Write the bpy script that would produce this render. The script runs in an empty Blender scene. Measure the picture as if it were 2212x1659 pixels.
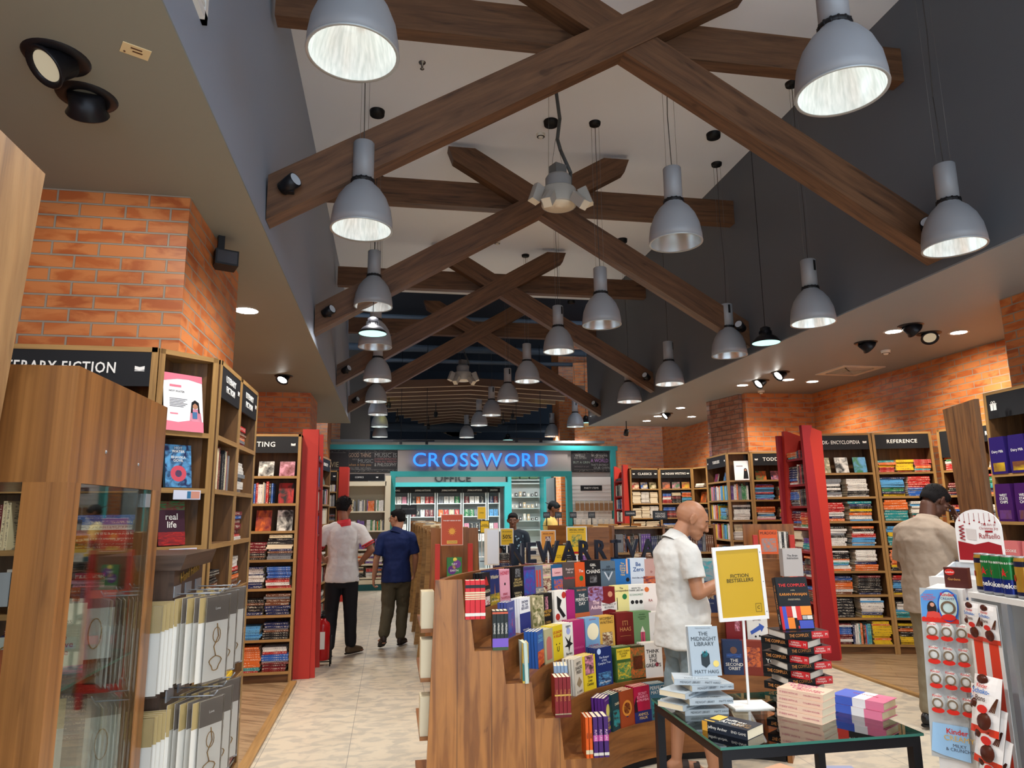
import bpy, bmesh, math, random
from mathutils import Vector as V, Matrix as M
PI=math.pi; random.seed(7)
S=bpy.context.scene; COL=S.collection
# ---------------------------------------------------------------- camera, world, exposure
FPX=1507.; YAW,PIT,ROLL=map(math.radians,(9.84,10.36,0.6)); EYE=V((0,0,1.62))
_f=V((math.sin(YAW)*math.cos(PIT),math.cos(YAW)*math.cos(PIT),math.sin(PIT)))
_r0=V((math.cos(YAW),-math.sin(YAW),0)); _u0=_r0.cross(_f)
_r=_r0*math.cos(ROLL)-_u0*math.sin(ROLL); _u=_u0*math.cos(ROLL)+_r0*math.sin(ROLL)
cd=bpy.data.cameras.new('camera'); cam=bpy.data.objects.new('camera',cd); COL.objects.link(cam); S.camera=cam
cd.sensor_width=36; cd.lens=36*FPX/2212; cd.clip_start=.05; cd.clip_end=200
R3=M((_r,_u,-_f)).transposed(); cam.matrix_world=M.Translation(EYE)@R3.to_4x4()
S.view_settings.view_transform='Standard'; S.view_settings.look='None'; S.view_settings.gamma=1; S.view_settings.exposure=0.31
S.view_settings.use_curve_mapping=False
w=bpy.data.worlds.new('world'); S.world=w; w.use_nodes=True
w.node_tree.nodes['Background'].inputs[0].default_value=(.72,.85,1,1); w.node_tree.nodes['Background'].inputs[1].default_value=2.5
def area(name,loc,rot,sx,sy,power,col=(1,.93,.82)):
    d=bpy.data.lights.new(name,'AREA'); d.shape='RECTANGLE'; d.size=sx; d.size_y=sy; d.energy=power; d.color=col
    o=bpy.data.objects.new(name,d); COL.objects.link(o); o.location=loc; o.rotation_euler=rot; return o
def proj(p):
    d=V(p)-EYE; z=d.dot(_f); return (1106+FPX*d.dot(_r)/z, 829.5-FPX*d.dot(_u)/z, z)
def at(px,py,Y=None,z=None,x=None):       # a pixel of the survey picture -> the point at a known depth, height or side
    d=_r*((px-1106)/FPX)+_u*((829.5-py)/FPX)+_f
    t=Y/d.y if Y is not None else (z-EYE.z)/d.z if z is not None else x/d.x
    return EYE+d*t
# ---------------------------------------------------------------- materials
def s2l(c): return tuple(((v/255)/12.92 if v/255<.04045 else ((v/255+.055)/1.055)**2.4) for v in c)
_m={}
def newmat(name):
    m=bpy.data.materials.new(name); m.use_nodes=True; n=m.node_tree; return m,n,n.nodes['Principled BSDF']
def mat(c,rough=.5,metal=0,emit=0,spec=.28,name=None,bump=0):
    k=(tuple(c),rough,metal,emit,spec,bump)
    if k in _m: return _m[k]
    m,n,b=newmat(name or 'paint'); b.inputs['Base Color'].default_value=(*s2l(c),1); b.inputs['Roughness'].default_value=rough
    b.inputs['Metallic'].default_value=metal; b.inputs['Specular IOR Level'].default_value=spec
    if emit: b.inputs['Emission Color'].default_value=(*s2l(c),1); b.inputs['Emission Strength'].default_value=emit
    if bump:
        t=n.nodes.new('ShaderNodeTexNoise'); t.inputs['Scale'].default_value=9; t.inputs['Detail'].default_value=3
        tc=n.nodes.new('ShaderNodeTexCoord'); n.links.new(tc.outputs['Object'],t.inputs['Vector'])
        bp=n.nodes.new('ShaderNodeBump'); bp.inputs['Strength'].default_value=bump; bp.inputs['Distance'].default_value=.05
        n.links.new(t.outputs['Fac'],bp.inputs['Height']); n.links.new(bp.outputs['Normal'],b.inputs['Normal'])
    _m[k]=m; return m
def ramp(n,stops):
    r=n.nodes.new('ShaderNodeValToRGB'); e=r.color_ramp.elements
    while len(e)<len(stops): e.new(.5)
    for i,(p,c) in enumerate(stops): e[i].position=p; e[i].color=(*c,1)
    return r
def wood(name,c1,c2,knot,rough=.45,sc=(1.2,16),band=None,spec=.4):
    m,n,b=newmat(name); uv=n.nodes.new('ShaderNodeUVMap'); mp=n.nodes.new('ShaderNodeMapping'); mp.inputs['Scale'].default_value=(sc[0],sc[1],1)
    n.links.new(uv.outputs[0],mp.inputs[0]); t=n.nodes.new('ShaderNodeTexNoise'); t.inputs['Scale'].default_value=1.6; t.inputs['Detail'].default_value=7
    t.inputs['Roughness'].default_value=.62; t.inputs['Distortion'].default_value=.5; n.links.new(mp.outputs[0],t.inputs['Vector'])
    r=ramp(n,[(.28,s2l(knot)),(.42,s2l(c1)),(.62,s2l(c2))]); n.links.new(t.outputs['Fac'],r.inputs[0])
    mp2=n.nodes.new('ShaderNodeMapping'); mp2.inputs['Scale'].default_value=(.7,4,1); n.links.new(uv.outputs[0],mp2.inputs[0])
    t2=n.nodes.new('ShaderNodeTexNoise'); t2.inputs['Scale'].default_value=2.2; t2.inputs['Detail'].default_value=2; t2.inputs['Distortion'].default_value=1.2; n.links.new(mp2.outputs[0],t2.inputs['Vector'])
    r2=ramp(n,[(.27,(.38,.34,.30)),(.36,(.88,.88,.88)),(.7,(1.1,1.08,1.05))]); n.links.new(t2.outputs['Fac'],r2.inputs[0])
    mx=n.nodes.new('ShaderNodeMixRGB'); mx.blend_type='MULTIPLY'; mx.inputs[0].default_value=.75; n.links.new(r.outputs[0],mx.inputs[1]); n.links.new(r2.outputs[0],mx.inputs[2])
    n.links.new(mx.outputs[0],b.inputs['Base Color']); b.inputs['Roughness'].default_value=rough; b.inputs['Specular IOR Level'].default_value=spec
    bp=n.nodes.new('ShaderNodeBump'); bp.inputs['Strength'].default_value=.12; bp.inputs['Distance'].default_value=.01; n.links.new(t.outputs['Fac'],bp.inputs['Height']); n.links.new(bp.outputs['Normal'],b.inputs['Normal'])
    return m
WBEAM=wood('beam_wood',(94,64,43),(114,80,54),(60,42,30),.5,(1,13))
WCASE=wood('bookcase_wood',(94,64,37),(118,82,47),(60,40,25),.42,(1,14))
WEDGE=wood('edge_wood',(152,116,68),(170,132,80),(118,86,50),.45,(1,20))
WGOND=wood('gondola_wood',(126,78,38),(152,98,50),(74,46,26),.4,(.9,9))
WCAB=wood('cabinet_veneer',(128,84,44),(160,108,58),(104,66,38),.3,(.12,11),spec=.5)
WDARK=wood('dark_veneer',(78,60,48),(92,72,58),(60,46,38),.4,(1,14))
def planks(name,c1,c2,c3,bw,rh,rough,mort=(90,80,70),ms=.002,rot=0,grain=(2,24),bump=0.0,offset=.5,knots=0):
    m,n,b=newmat(name); uv=n.nodes.new('ShaderNodeUVMap'); mp=n.nodes.new('ShaderNodeMapping'); mp.inputs['Rotation'].default_value=(0,0,rot); n.links.new(uv.outputs[0],mp.inputs[0])
    t=n.nodes.new('ShaderNodeTexBrick'); t.offset=offset; t.inputs['Scale'].default_value=1; t.inputs['Brick Width'].default_value=bw; t.inputs['Row Height'].default_value=rh
    t.inputs['Mortar Size'].default_value=ms; t.inputs['Mortar Smooth'].default_value=.2; t.inputs['Bias'].default_value=0
    t.inputs['Color1'].default_value=(*s2l(c1),1); t.inputs['Color2'].default_value=(*s2l(c2),1); t.inputs['Mortar'].default_value=(*s2l(mort),1); n.links.new(mp.outputs[0],t.inputs['Vector'])
    g=n.nodes.new('ShaderNodeMapping'); g.inputs['Scale'].default_value=(grain[0],grain[1],1); n.links.new(mp.outputs[0],g.inputs[0])
    ns=n.nodes.new('ShaderNodeTexNoise'); ns.inputs['Scale'].default_value=1.5; ns.inputs['Detail'].default_value=6; ns.inputs['Distortion'].default_value=.6; n.links.new(g.outputs[0],ns.inputs['Vector'])
    mx=n.nodes.new('ShaderNodeMixRGB'); mx.blend_type='MIX'; r=ramp(n,[(.4,(0,0,0)),(.75,(1,1,1))]); n.links.new(ns.outputs['Fac'],r.inputs[0])
    ml=n.nodes.new('ShaderNodeMath'); ml.operation='MULTIPLY'; ml.inputs[1].default_value=2.5; n.links.new(r.outputs[0],ml.inputs[0]); n.links.new(ml.outputs[0],mx.inputs[0])
    n.links.new(t.outputs['Color'],mx.inputs[1]); mx.inputs[2].default_value=(*s2l(c3),1)
    mm=n.nodes.new('ShaderNodeMixRGB'); n.links.new(t.outputs['Fac'],mm.inputs[0]); n.links.new(mx.outputs[0],mm.inputs[1]); mm.inputs[2].default_value=(*s2l(mort),1)
    out=mm.outputs[0]
    if knots:
        k2=n.nodes.new('ShaderNodeMapping'); k2.inputs['Scale'].default_value=(1.3,5,1); n.links.new(mp.outputs[0],k2.inputs[0]); kn=n.nodes.new('ShaderNodeTexNoise'); kn.inputs['Scale'].default_value=2.4; kn.inputs['Detail'].default_value=3; kn.inputs['Distortion'].default_value=1.6; n.links.new(k2.outputs[0],kn.inputs['Vector'])
        kr=ramp(n,[(.25,(.30,.24,.2)),(.34,(.85,.82,.8)),(.7,(1.12,1.1,1.05))]); n.links.new(kn.outputs['Fac'],kr.inputs[0]); kx=n.nodes.new('ShaderNodeMixRGB'); kx.blend_type='MULTIPLY'; kx.inputs[0].default_value=knots; n.links.new(out,kx.inputs[1]); n.links.new(kr.outputs[0],kx.inputs[2]); out=kx.outputs[0]
    n.links.new(out,b.inputs['Base Color']); b.inputs['Roughness'].default_value=rough
    if bump:
        bp=n.nodes.new('ShaderNodeBump'); bp.invert=True; bp.inputs['Strength'].default_value=bump; bp.inputs['Distance'].default_value=.01; n.links.new(t.outputs['Fac'],bp.inputs['Height']); n.links.new(bp.outputs['Normal'],b.inputs['Normal'])
    return m
BRICK=planks('brick',(186,100,46),(164,82,36),(200,122,66),.235,.0755,.42,(150,136,120),.006,0,(3,8),.8)
FLOORG=planks('floor_vinyl',(184,176,160),(179,171,156),(206,194,172),.59,3.1,.42,(128,124,118),.002,0,(5,8),0,0)
FLOORW=planks('floor_wood',(136,110,80),(118,94,68),(164,136,102),1.2,.14,.4,(110,84,58),.0015,.5,(1.4,16))
def glassmat(name,tint=(.93,.98,.96),f=1.0,r=.02):
    m=bpy.data.materials.new(name); m.use_nodes=True; n=m.node_tree; n.nodes.clear(); o=n.nodes.new('ShaderNodeOutputMaterial')
    a=n.nodes.new('ShaderNodeBsdfTransparent'); a.inputs[0].default_value=(*tint,1); g=n.nodes.new('ShaderNodeBsdfGlossy'); g.inputs['Roughness'].default_value=r
    fr=n.nodes.new('ShaderNodeFresnel'); fr.inputs[0].default_value=1.5; mu=n.nodes.new('ShaderNodeMath'); mu.operation='MULTIPLY'; mu.inputs[1].default_value=f; n.links.new(fr.outputs[0],mu.inputs[0])
    mx=n.nodes.new('ShaderNodeMixShader'); n.links.new(mu.outputs[0],mx.inputs[0]); n.links.new(a.outputs[0],mx.inputs[1]); n.links.new(g.outputs[0],mx.inputs[2]); n.links.new(mx.outputs[0],o.inputs[0]); return m
GLASS=glassmat('glass',f=.55); GLASST=glassmat('table_glass',(.90,.955,.94),1.8); GEDGE=mat((60,120,105),.15); SLEEVE=glassmat('clear_sleeve',(.97,.97,.97),.8,.15)
BLACK=mat((24,24,26),.45); BLKM=mat((30,30,34),.35,.3); WHITE=mat((232,230,226),.5); SIGNB=mat((27,28,31),.55); LETW=mat((238,236,230),.5)
SILVER=mat((150,152,155),.38,.35); RED=mat((188,56,46),.45); DRED=mat((140,34,36),.45); CREAM=mat((222,212,184),.5); TEAL=mat((52,150,150),.4); PAGES=mat((226,212,182),.7)
# ---------------------------------------------------------------- mesh building
def tf(loc=(0,0,0),rz=0,rx=0,ry=0): return M.Translation(V(loc))@M.Rotation(rz,4,'Z')@M.Rotation(ry,4,'Y')@M.Rotation(rx,4,'X')
class MB:
    def __init__(s): s.v=[];s.f=[];s.mi=[];s.uv=[];s.sm=[];s.T=M.Identity(4)
    def face(s,pts,mi=0,uv=None,sm=False):
        k=len(s.v); s.v+= [tuple(s.T@V(p)) for p in pts]; s.f.append(tuple(range(k,k+len(pts)))); s.mi.append(mi); s.sm.append(sm)
        if uv is None:
            a=[V(p) for p in pts]; e=max(((a[(i+1)%len(a)]-a[i]) for i in range(len(a))),key=lambda q:q.length)
            e=e.normalized() if e.length else V((1,0,0)); nn=(a[1]-a[0]).cross(a[2]-a[1]); nn=nn.normalized() if nn.length else V((0,0,1)); q=nn.cross(e); r=random.random()*7
            uv=[(p.dot(e)+r,p.dot(q)+r) for p in a]
        s.uv.append(uv)
    def box(s,lo,hi,mi=0,T=None):
        (x0,y0,z0),(x1,y1,z1)=lo,hi; c=[V(p) for p in((x0,y0,z0),(x1,y0,z0),(x1,y1,z0),(x0,y1,z0),(x0,y0,z1),(x1,y0,z1),(x1,y1,z1),(x0,y1,z1))]
        if T: c=[T@p for p in c]
        d=(x1-x0,y1-y0,z1-z0); L=max(range(3),key=lambda i:d[i]); r=random.random()*9
        loc=[(x0,y0,z0),(x1,y0,z0),(x1,y1,z0),(x0,y1,z0),(x0,y0,z1),(x1,y0,z1),(x1,y1,z1),(x0,y1,z1)]
        for n,(f,ax) in enumerate((((0,3,2,1),2),((4,5,6,7),2),((0,1,5,4),1),((2,3,7,6),1),((1,2,6,5),0),((3,0,4,7),0))):
            oth=[i for i in range(3) if i!=ax]; u=L if L in oth else oth[0]; w=[i for i in oth if i!=u][0]
            s.face([c[i] for i in f],mi,[(loc[i][u]+r,loc[i][w]+r+n*.37) for i in f])
    def prism(s,poly,y0,y1,mi=0,axis='y'):            # polygon in (a,b), extruded along an axis
        P={'y':lambda a,b,t:(a,t,b),'x':lambda a,b,t:(t,a,b),'z':lambda a,b,t:(a,b,t)}[axis]; n=len(poly)
        s.face([P(a,b,y0) for a,b in poly],mi); s.face([P(a,b,y1) for a,b in reversed(poly)],mi)
        for i in range(n): (a,b),(c,d)=poly[i],poly[(i+1)%n]; s.face([P(a,b,y0),P(a,b,y1),P(c,d,y1),P(c,d,y0)],mi)
    def lathe(s,prof,n=24,mi=0,T=None,sm=True):
        T=T or M.Identity(4); k=len(s.v)
        for r,z in prof:
            for i in range(n): a=2*PI*i/n; s.v.append(tuple(s.T@T@V((r*math.cos(a),r*math.sin(a),z))))
        for j in range(len(prof)-1):
            for i in range(n):
                i2=(i+1)%n; s.f.append((k+j*n+i,k+j*n+i2,k+(j+1)*n+i2,k+(j+1)*n+i)); s.mi.append(mi); s.sm.append(sm); s.uv.append([(i/n,j/8),(i/n+1/n,j/8),(i/n+1/n,j/8+.12),(i/n,j/8+.12)])
    def cyl(s,p,q,r,n=12,mi=0,r2=None,cap=True):
        p,q=V(p),V(q); d=q-p; L=d.length; T=M.Translation(p)@d.to_track_quat('Z','Y').to_matrix().to_4x4(); r2=r if r2 is None else r2
        s.lathe(([(0,0)] if cap else [])+[(r,0),(r2,L)]+([(0,L)] if cap else []),n,mi,T)
    def tube(s,pts,r,n=8,mi=0):
        for a,b in zip(pts,pts[1:]): s.cyl(a,b,r,n,mi)
    def ball(s,c,r,n=12,mi=0,sc=(1,1,1)):
        s.lathe([(math.sin(PI*i/n)*r,-math.cos(PI*i/n)*r) for i in range(n+1)],n*2,mi,M.Translation(V(c))@M.Diagonal((*sc,1)))
    def build(s,name,mats,parent=None,T=None,smooth=False):
        me=bpy.data.meshes.new(name); me.from_pydata(s.v,[],s.f)
        for m in (mats if isinstance(mats,(list,tuple)) else [mats]): me.materials.append(m)
        ul=me.uv_layers.new(name='UVMap'); 
        me.polygons.foreach_set('material_index',s.mi); me.polygons.foreach_set('use_smooth',[x or smooth for x in s.sm])
        ul.data.foreach_set('uv',[c for f in s.uv for p in f for c in p]); me.validate()
        return link(name,me,parent,T)
def link(name,data,parent=None,T=None):
    o=bpy.data.objects.new(name,data); COL.objects.link(o)
    if parent: o.parent=parent
    if T is not None: o.matrix_local=T
    return o
def tag(o,label,cat,group=None,kind=None):
    w=label.split(); 
    if len(w)>16 or len(w)<4: print('LABELLEN',len(w),label)
    o['label']=label; o['category']=cat
    if group: o['group']=group
    if kind: o['kind']=kind
    return o
def thing(name,label,cat,T=None,group=None):
    o=bpy.data.objects.new(name,None); COL.objects.link(o); o.empty_display_size=.1
    if T is not None: o.matrix_world=T
    return tag(o,label,cat,group)
def struct(name,b,m): o=b.build(name,m); o['kind']='structure'; return o
def copy_tree(o,parent=None,T=None):
    c=o.copy(); COL.objects.link(c); c.parent=parent
    for ch in o.children: copy_tree(ch,c,ch.matrix_local.copy())
    if T is not None: c.matrix_local=T
    return c
_t={}
def textmesh(s,size,depth=.0,bold=0,align='CENTER',fit=None,space=1):
    k=(s,size,depth,bold,align,fit,space)
    if k in _t: return _t[k]
    c=bpy.data.curves.new('lettering','FONT'); c.body=s; c.size=size; c.extrude=depth/2; c.offset=bold*size; c.align_x=align; c.align_y='CENTER'; c.resolution_u=2 if size<.3 else 4; c.space_character=space; c.space_line=.9
    o=bpy.data.objects.new('t',c); me=bpy.data.meshes.new_from_object(o); bpy.data.objects.remove(o)
    if fit and len(me.vertices):
        xs=[v.co.x for v in me.vertices]; wd=max(xs)-min(xs)
        if wd>fit:
            for v in me.vertices: v.co.x*=fit/wd
    me.name='lettering'; _t[k]=me; return me
def text(parent,s,size,m,T,depth=.0,bold=.012,align='CENTER',fit=None,name='lettering',space=1):
    if 'M' in s.upper(): bold=0
    else: bold=min(bold,.013)
    me=textmesh(s,size,depth,bold,align,fit,space)
    if not me.materials: me.materials.append(m)
    elif me.materials[0]!=m: me=me.copy(); me.materials[0]=m
    return link(name,me,parent,T)
FRONT=M.Rotation(PI/2,4,'X')      # stands text up, facing -Y
PAL=dict(red=(178,38,36),blue=(40,92,170),navy=(28,38,82),green=(40,120,70),yellow=(222,184,40),orange=(214,104,40),purple=(96,56,140),pink=(216,140,158),teal=(36,140,144),white=(226,222,212),cream=(222,206,168),black=(28,28,30),brown=(110,66,42),grey=(128,130,132),sky=(92,160,208),maroon=(112,28,36),olive=(96,98,52),lilac=(160,140,190))
CN=dict(sky='light blue',navy='navy blue',olive='olive green')
def cname(c): return CN.get(c,c)
_bm={}
def bookmat(c):
    if c in _bm: return _bm[c]
    m,n,b=newmat('book_'+c); uv=n.nodes.new('ShaderNodeUVMap'); oi=n.nodes.new('ShaderNodeObjectInfo')
    dark=sum(PAL[c])<390; acc=(232,226,206) if dark else (40,40,60)
    ad=n.nodes.new('ShaderNodeVectorMath'); ad.operation='ADD'; n.links.new(uv.outputs[0],ad.inputs[0])
    sc=n.nodes.new('ShaderNodeMath'); sc.operation='MULTIPLY'; sc.inputs[1].default_value=37; n.links.new(oi.outputs['Random'],sc.inputs[0])
    cb=n.nodes.new('ShaderNodeCombineXYZ'); n.links.new(sc.outputs[0],cb.inputs[0]); n.links.new(sc.outputs[0],cb.inputs[2]); n.links.new(cb.outputs[0],ad.inputs[1])
    mp=n.nodes.new('ShaderNodeMapping'); mp.inputs['Scale'].default_value=(44,2.6,1); n.links.new(ad.outputs[0],mp.inputs[0])
    t=n.nodes.new('ShaderNodeTexNoise'); t.inputs['Scale'].default_value=1; t.inputs['Detail'].default_value=1; n.links.new(mp.outputs[0],t.inputs['Vector'])
    t2=n.nodes.new('ShaderNodeTexNoise'); t2.inputs['Scale'].default_value=3; t2.inputs['Detail'].default_value=0; n.links.new(ad.outputs[0],t2.inputs['Vector'])
    sx=n.nodes.new('ShaderNodeSeparateXYZ'); n.links.new(uv.outputs[0],sx.inputs[0])
    def math_(op,a,bv):
        q=n.nodes.new('ShaderNodeMath'); q.operation=op
        for i,x in enumerate((a,bv)):
            if isinstance(x,(int,float)): q.inputs[i].default_value=x
            else: n.links.new(x,q.inputs[i])
        return q.outputs[0]
    d=math_('ABSOLUTE',math_('SUBTRACT',sx.outputs[1],.5),0); band=math_('LESS_THAN',d,.24); a=math_('MULTIPLY',math_('GREATER_THAN',t.outputs['Fac'],.5),math_('GREATER_THAN',t2.outputs['Fac'],.44)); msk=math_('MULTIPLY',a,band)
    mx=n.nodes.new('ShaderNodeMixRGB'); n.links.new(math_('MULTIPLY',msk,.62),mx.inputs[0]); mx.inputs[1].default_value=(*s2l(PAL[c]),1); mx.inputs[2].default_value=(*s2l(acc),1)
    n.links.new(mx.outputs[0],b.inputs['Base Color']); b.inputs['Roughness'].default_value=.45; b.inputs['Specular IOR Level'].default_value=.3; _bm[c]=m; return m
_am={}
def artmat(c,acc,k=0):                   # a printed cover picture: soft shapes of a second colour
    key=(c,acc,k)
    if key in _am: return _am[key]
    m,n,b=newmat('cover_print'); uv=n.nodes.new('ShaderNodeUVMap'); oi=n.nodes.new('ShaderNodeObjectInfo'); ad=n.nodes.new('ShaderNodeVectorMath'); ad.operation='ADD'
    sc=n.nodes.new('ShaderNodeMath'); sc.operation='MULTIPLY'; sc.inputs[1].default_value=50; n.links.new(oi.outputs['Random'],sc.inputs[0]); n.links.new(uv.outputs[0],ad.inputs[0]); n.links.new(sc.outputs[0],ad.inputs[1])
    t=n.nodes.new('ShaderNodeTexNoise'); t.inputs['Scale'].default_value=2.2+k*.5; t.inputs['Detail'].default_value=5; t.inputs['Distortion'].default_value=.8; n.links.new(ad.outputs[0],t.inputs['Vector'])
    c1_,c2_=s2l(PAL.get(c,c)),s2l(PAL.get(acc,acc)); r=ramp(n,[(.38,c1_),(.48,tuple(.65*a+.35*b_ for a,b_ in zip(c1_,c2_))),(.53,tuple(.4*a+.45*b_ for a,b_ in zip(c1_,c2_))),(.62,c2_)]); n.links.new(t.outputs['Fac'],r.inputs[0]); n.links.new(r.outputs[0],b.inputs['Base Color']); b.inputs['Roughness'].default_value=.35; _am[key]=m; return m
# ================================================================= the room
ZS=3.4; ZC=5.82; XL,XLT=-.83,-.95; XR=4.13; YE=13.05
b=MB(); b.face([(-3.4,-4,0),(7.4,-4,0),(7.4,24.5,0),(-3.4,24.5,0)],0,[(-3.4+.25,-4),(7.4+.25,-4),(7.4+.25,24.5),(-3.4+.25,24.5)]); struct('floor',b,FLOORG)
b=MB(); 
for x0,x1,y0,y1 in((-3.4,-.93,-4,7.46),(4.58,6.7,-1,9.4)): b.box((x0,y0,.0),(x1,y1,.012),0)
b.uv=[[(p[0]*1.0,p[1]) for p in (b.v[i] for i in f)] for f in b.f]
o=struct('floor',b,FLOORW)
b=MB(); b.box((-.935,-4,0),(-.865,7.46,.022)); struct('trim_1',b,WEDGE)
b=MB(); b.box((4.53,-1,0),(4.585,7.4,.02)); struct('trim_2',b,WEDGE)
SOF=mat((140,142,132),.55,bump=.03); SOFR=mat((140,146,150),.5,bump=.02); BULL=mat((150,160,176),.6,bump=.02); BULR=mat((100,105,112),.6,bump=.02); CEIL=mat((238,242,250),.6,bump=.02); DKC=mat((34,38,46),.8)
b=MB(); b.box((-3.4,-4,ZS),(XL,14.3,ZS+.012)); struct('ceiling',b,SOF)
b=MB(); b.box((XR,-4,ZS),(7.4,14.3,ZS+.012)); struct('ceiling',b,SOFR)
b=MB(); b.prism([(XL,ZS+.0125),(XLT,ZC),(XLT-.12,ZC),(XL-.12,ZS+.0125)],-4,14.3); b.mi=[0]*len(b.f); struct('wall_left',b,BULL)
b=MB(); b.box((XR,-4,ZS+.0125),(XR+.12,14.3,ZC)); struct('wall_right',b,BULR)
b=MB(); b.box((XLT-.1,-4,ZC),(XR+.1,YE,ZC+.1)); b.box((XLT-.1,YE,ZC),(XR+.1,YE+.08,ZC+.5)); struct('ceiling',b,CEIL)
b=MB(); b.box((-6,YE,6.6),(10,25,6.7)); struct('ceiling',b,DKC)
b=MB(); b.box((-6,24.6,0),(10,24.8,6.6)); b.box((-5.2,14,0),(-5.0,24.6,6.6)); b.box((9.2,14,0),(9.4,24.6,6.6)); struct('wall_back',b,mat((48,56,66),.8))
# outer side walls
b=MB(); b.box((-3.5,-4,0),(-3.4,16,ZS)); struct('wall_left',b,BRICK)
def wallseg(b,p,q,z0,z1,th=.12):
    p,q=V((*p,0)),V((*q,0)); d=(q-p); L=d.length; n=V((-d.y,d.x,0)).normalized()*th; u0=random.random()*0
    a=[p,q,q+n,p+n]; off=p.x*.37
    for i,j,ln in((0,1,L),(1,2,th),(2,3,L),(3,0,th)):
        A,B=a[i],a[j]; b.face([(A.x,A.y,z0),(B.x,B.y,z0),(B.x,B.y,z1),(A.x,A.y,z1)],0,[(off,z0),(off+ln,z0),(off+ln,z1),(off,z1)])
b=MB()      # right brick wall with its corner, return and pillar
for p,q in(((6.62,-2),(6.62,9.98)),((6.62,9.98),(5.40,10.05))): wallseg(b,p,q,0,ZS)
struct('wall_right',b,BRICK)
b=MB(); wallseg(b,(6.3,15.6),(6.3,10.6),0,5.2); wallseg(b,(4.35,16.3),(6.3,15.6),0,5.2); struct('wall_right',b,BRICK)
def pillar(x0,y0,x1,y1,z0=0,z1=ZS,m=BRICK):
    b=MB(); o=0
    for (ax,ay),(bx,by) in(((x0,y0),(x1,y0)),((x1,y0),(x1,y1)),((x1,y1),(x0,y1)),((x0,y1),(x0,y0))):
        L=abs(bx-ax)+abs(by-ay); b.face([(ax,ay,z0),(bx,by,z0),(bx,by,z1),(ax,ay,z1)],0,[(o,z0),(o+L,z0),(o+L,z1),(o,z1)]); o+=L
    return struct('wall_pillar',b,m)
pillar(-2.9,3.966,-1.158,5.27); pillar(-2.9,10.62,-1.205,11.6); pillar(5.22,3.2,6.4,5.07)
b=MB(); 
GL=planks('brick_glazed',(150,96,74),(140,88,68),(168,120,98),.235,.0755,.22,(104,92,84),.006,0,(3,8),1.0)
b=MB(); wallseg(b,(5.36,10.06),(5.21,10.9),0,ZS,-.1); wallseg(b,(5.21,10.9),(6.3,10.9),0,ZS,-.1); struct('wall_pillar',b,GL)
pillar(-2.2,15.2,-1.35,16.2,0,5.0); pillar(-1.25,17.5,-.55,18.2,0,6.5,mat((86,80,76),.8)); pillar(-2.6,18.5,-.9,19.2,0,6.5); pillar(4.3,17.6,6.4,18.4,0,6.5); pillar(5.5,17.0,6.0,17.4,0,6.5,mat((92,84,78),.8))
# ---------------------------------------------------------------- timber trusses
TR=[(4.52,('Nearest','overhead in front of the others','nearest truss')),(7.46,('Second','one behind the nearest','second truss')),(10.55,('Third','two behind the nearest','third truss')),(13.45,('Farthest','in front of the dark open ceiling','farthest truss')),(1.55,('Overhead','mostly above the top of the frame','overhead truss'))]
for k,(y,f) in enumerate(TR):
    _lab='%s timber roof truss of crossed rafters and tie, %s'%(f[0],f[1])
    def _tr(y,f,lab):
        t=thing('roof_truss',lab,'roof truss',tf((0,y,0)),'timber roof trusses'); s=.60; z0=3.49; h=.31; zt=ZC-.07
        for sg,xa in((1,XL),(-1,XR)):
            xb=xa+sg*((zt-.16-z0)/s); xt=xa+sg*((zt-z0-h)/s); poly=[(xa,z0),(xb,z0+s*abs(xb-xa)),(xb+sg*.06,zt),(xt,zt),(xa,z0+h)]
            if sg<0: poly=poly[::-1]
            b=MB(); off=0 if sg>0 else .012; b.prism(poly,-.08+off,.075+off); b.build('rafter',WBEAM,t)
        b=MB(); b.box((XL-.05,.09,5.10),(XR,.22,5.40)); b.build('tie_beam',WBEAM,t)
        if y<2: return
        for x,sx in((XL+.14,1),(XR-.14,-1)):
            l=thing('beam_spotlight','small black spotlight fixed on the %s foot of the %s'%('left' if sx>0 else 'right',f[2]),'spotlight',tf((x,y-.13,3.72)),'spotlights on the rafter feet')
            b=MB(); b.box((-.03,0,-.05),(.03,.045,.05)); b.build('bracket',BLKM,l)
            T=M.Rotation(sx*.9,4,'Z')@M.Rotation(1.25,4,'X'); b=MB(); b.lathe([(0,-.06),(.045,-.06),(.05,.06),(.04,.06)],16,0,T); b.build('lamp_body',BLKM,l)
            b=MB(); b.lathe([(0,.062),(.042,.062)],16,0,T); b.build('lens',mat((190,200,210),.2),l)
    _tr(y,f,_lab)
# ---------------------------------------------------------------- pendant lamps
def lit_reflector():      # faceted glass reflector glowing around its lamp
    m,n,b=newmat('lit_reflector'); uv=n.nodes.new('ShaderNodeUVMap'); mp=n.nodes.new('ShaderNodeMapping'); mp.inputs['Scale'].default_value=(70,6,1); n.links.new(uv.outputs[0],mp.inputs[0])
    t=n.nodes.new('ShaderNodeTexNoise'); t.inputs['Scale'].default_value=1; t.inputs['Detail'].default_value=2; n.links.new(mp.outputs[0],t.inputs['Vector']); r=ramp(n,[(.35,(.42,.46,.45)),(.65,(1,1,.97))]); n.links.new(t.outputs['Fac'],r.inputs[0])
    n.links.new(r.outputs[0],b.inputs['Emission Color']); b.inputs['Emission Strength'].default_value=.26; b.inputs['Base Color'].default_value=(.8,.85,.84,1); b.inputs['Roughness'].default_value=.2; b.inputs['Metallic'].default_value=.6; return m
SHADEM=mat((150,152,156),.5,.15); REFL=mat((214,220,222),.25,.75); REFLIT=lit_reflector(); BULB=mat((255,255,250),.5,0,2.6)
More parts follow.
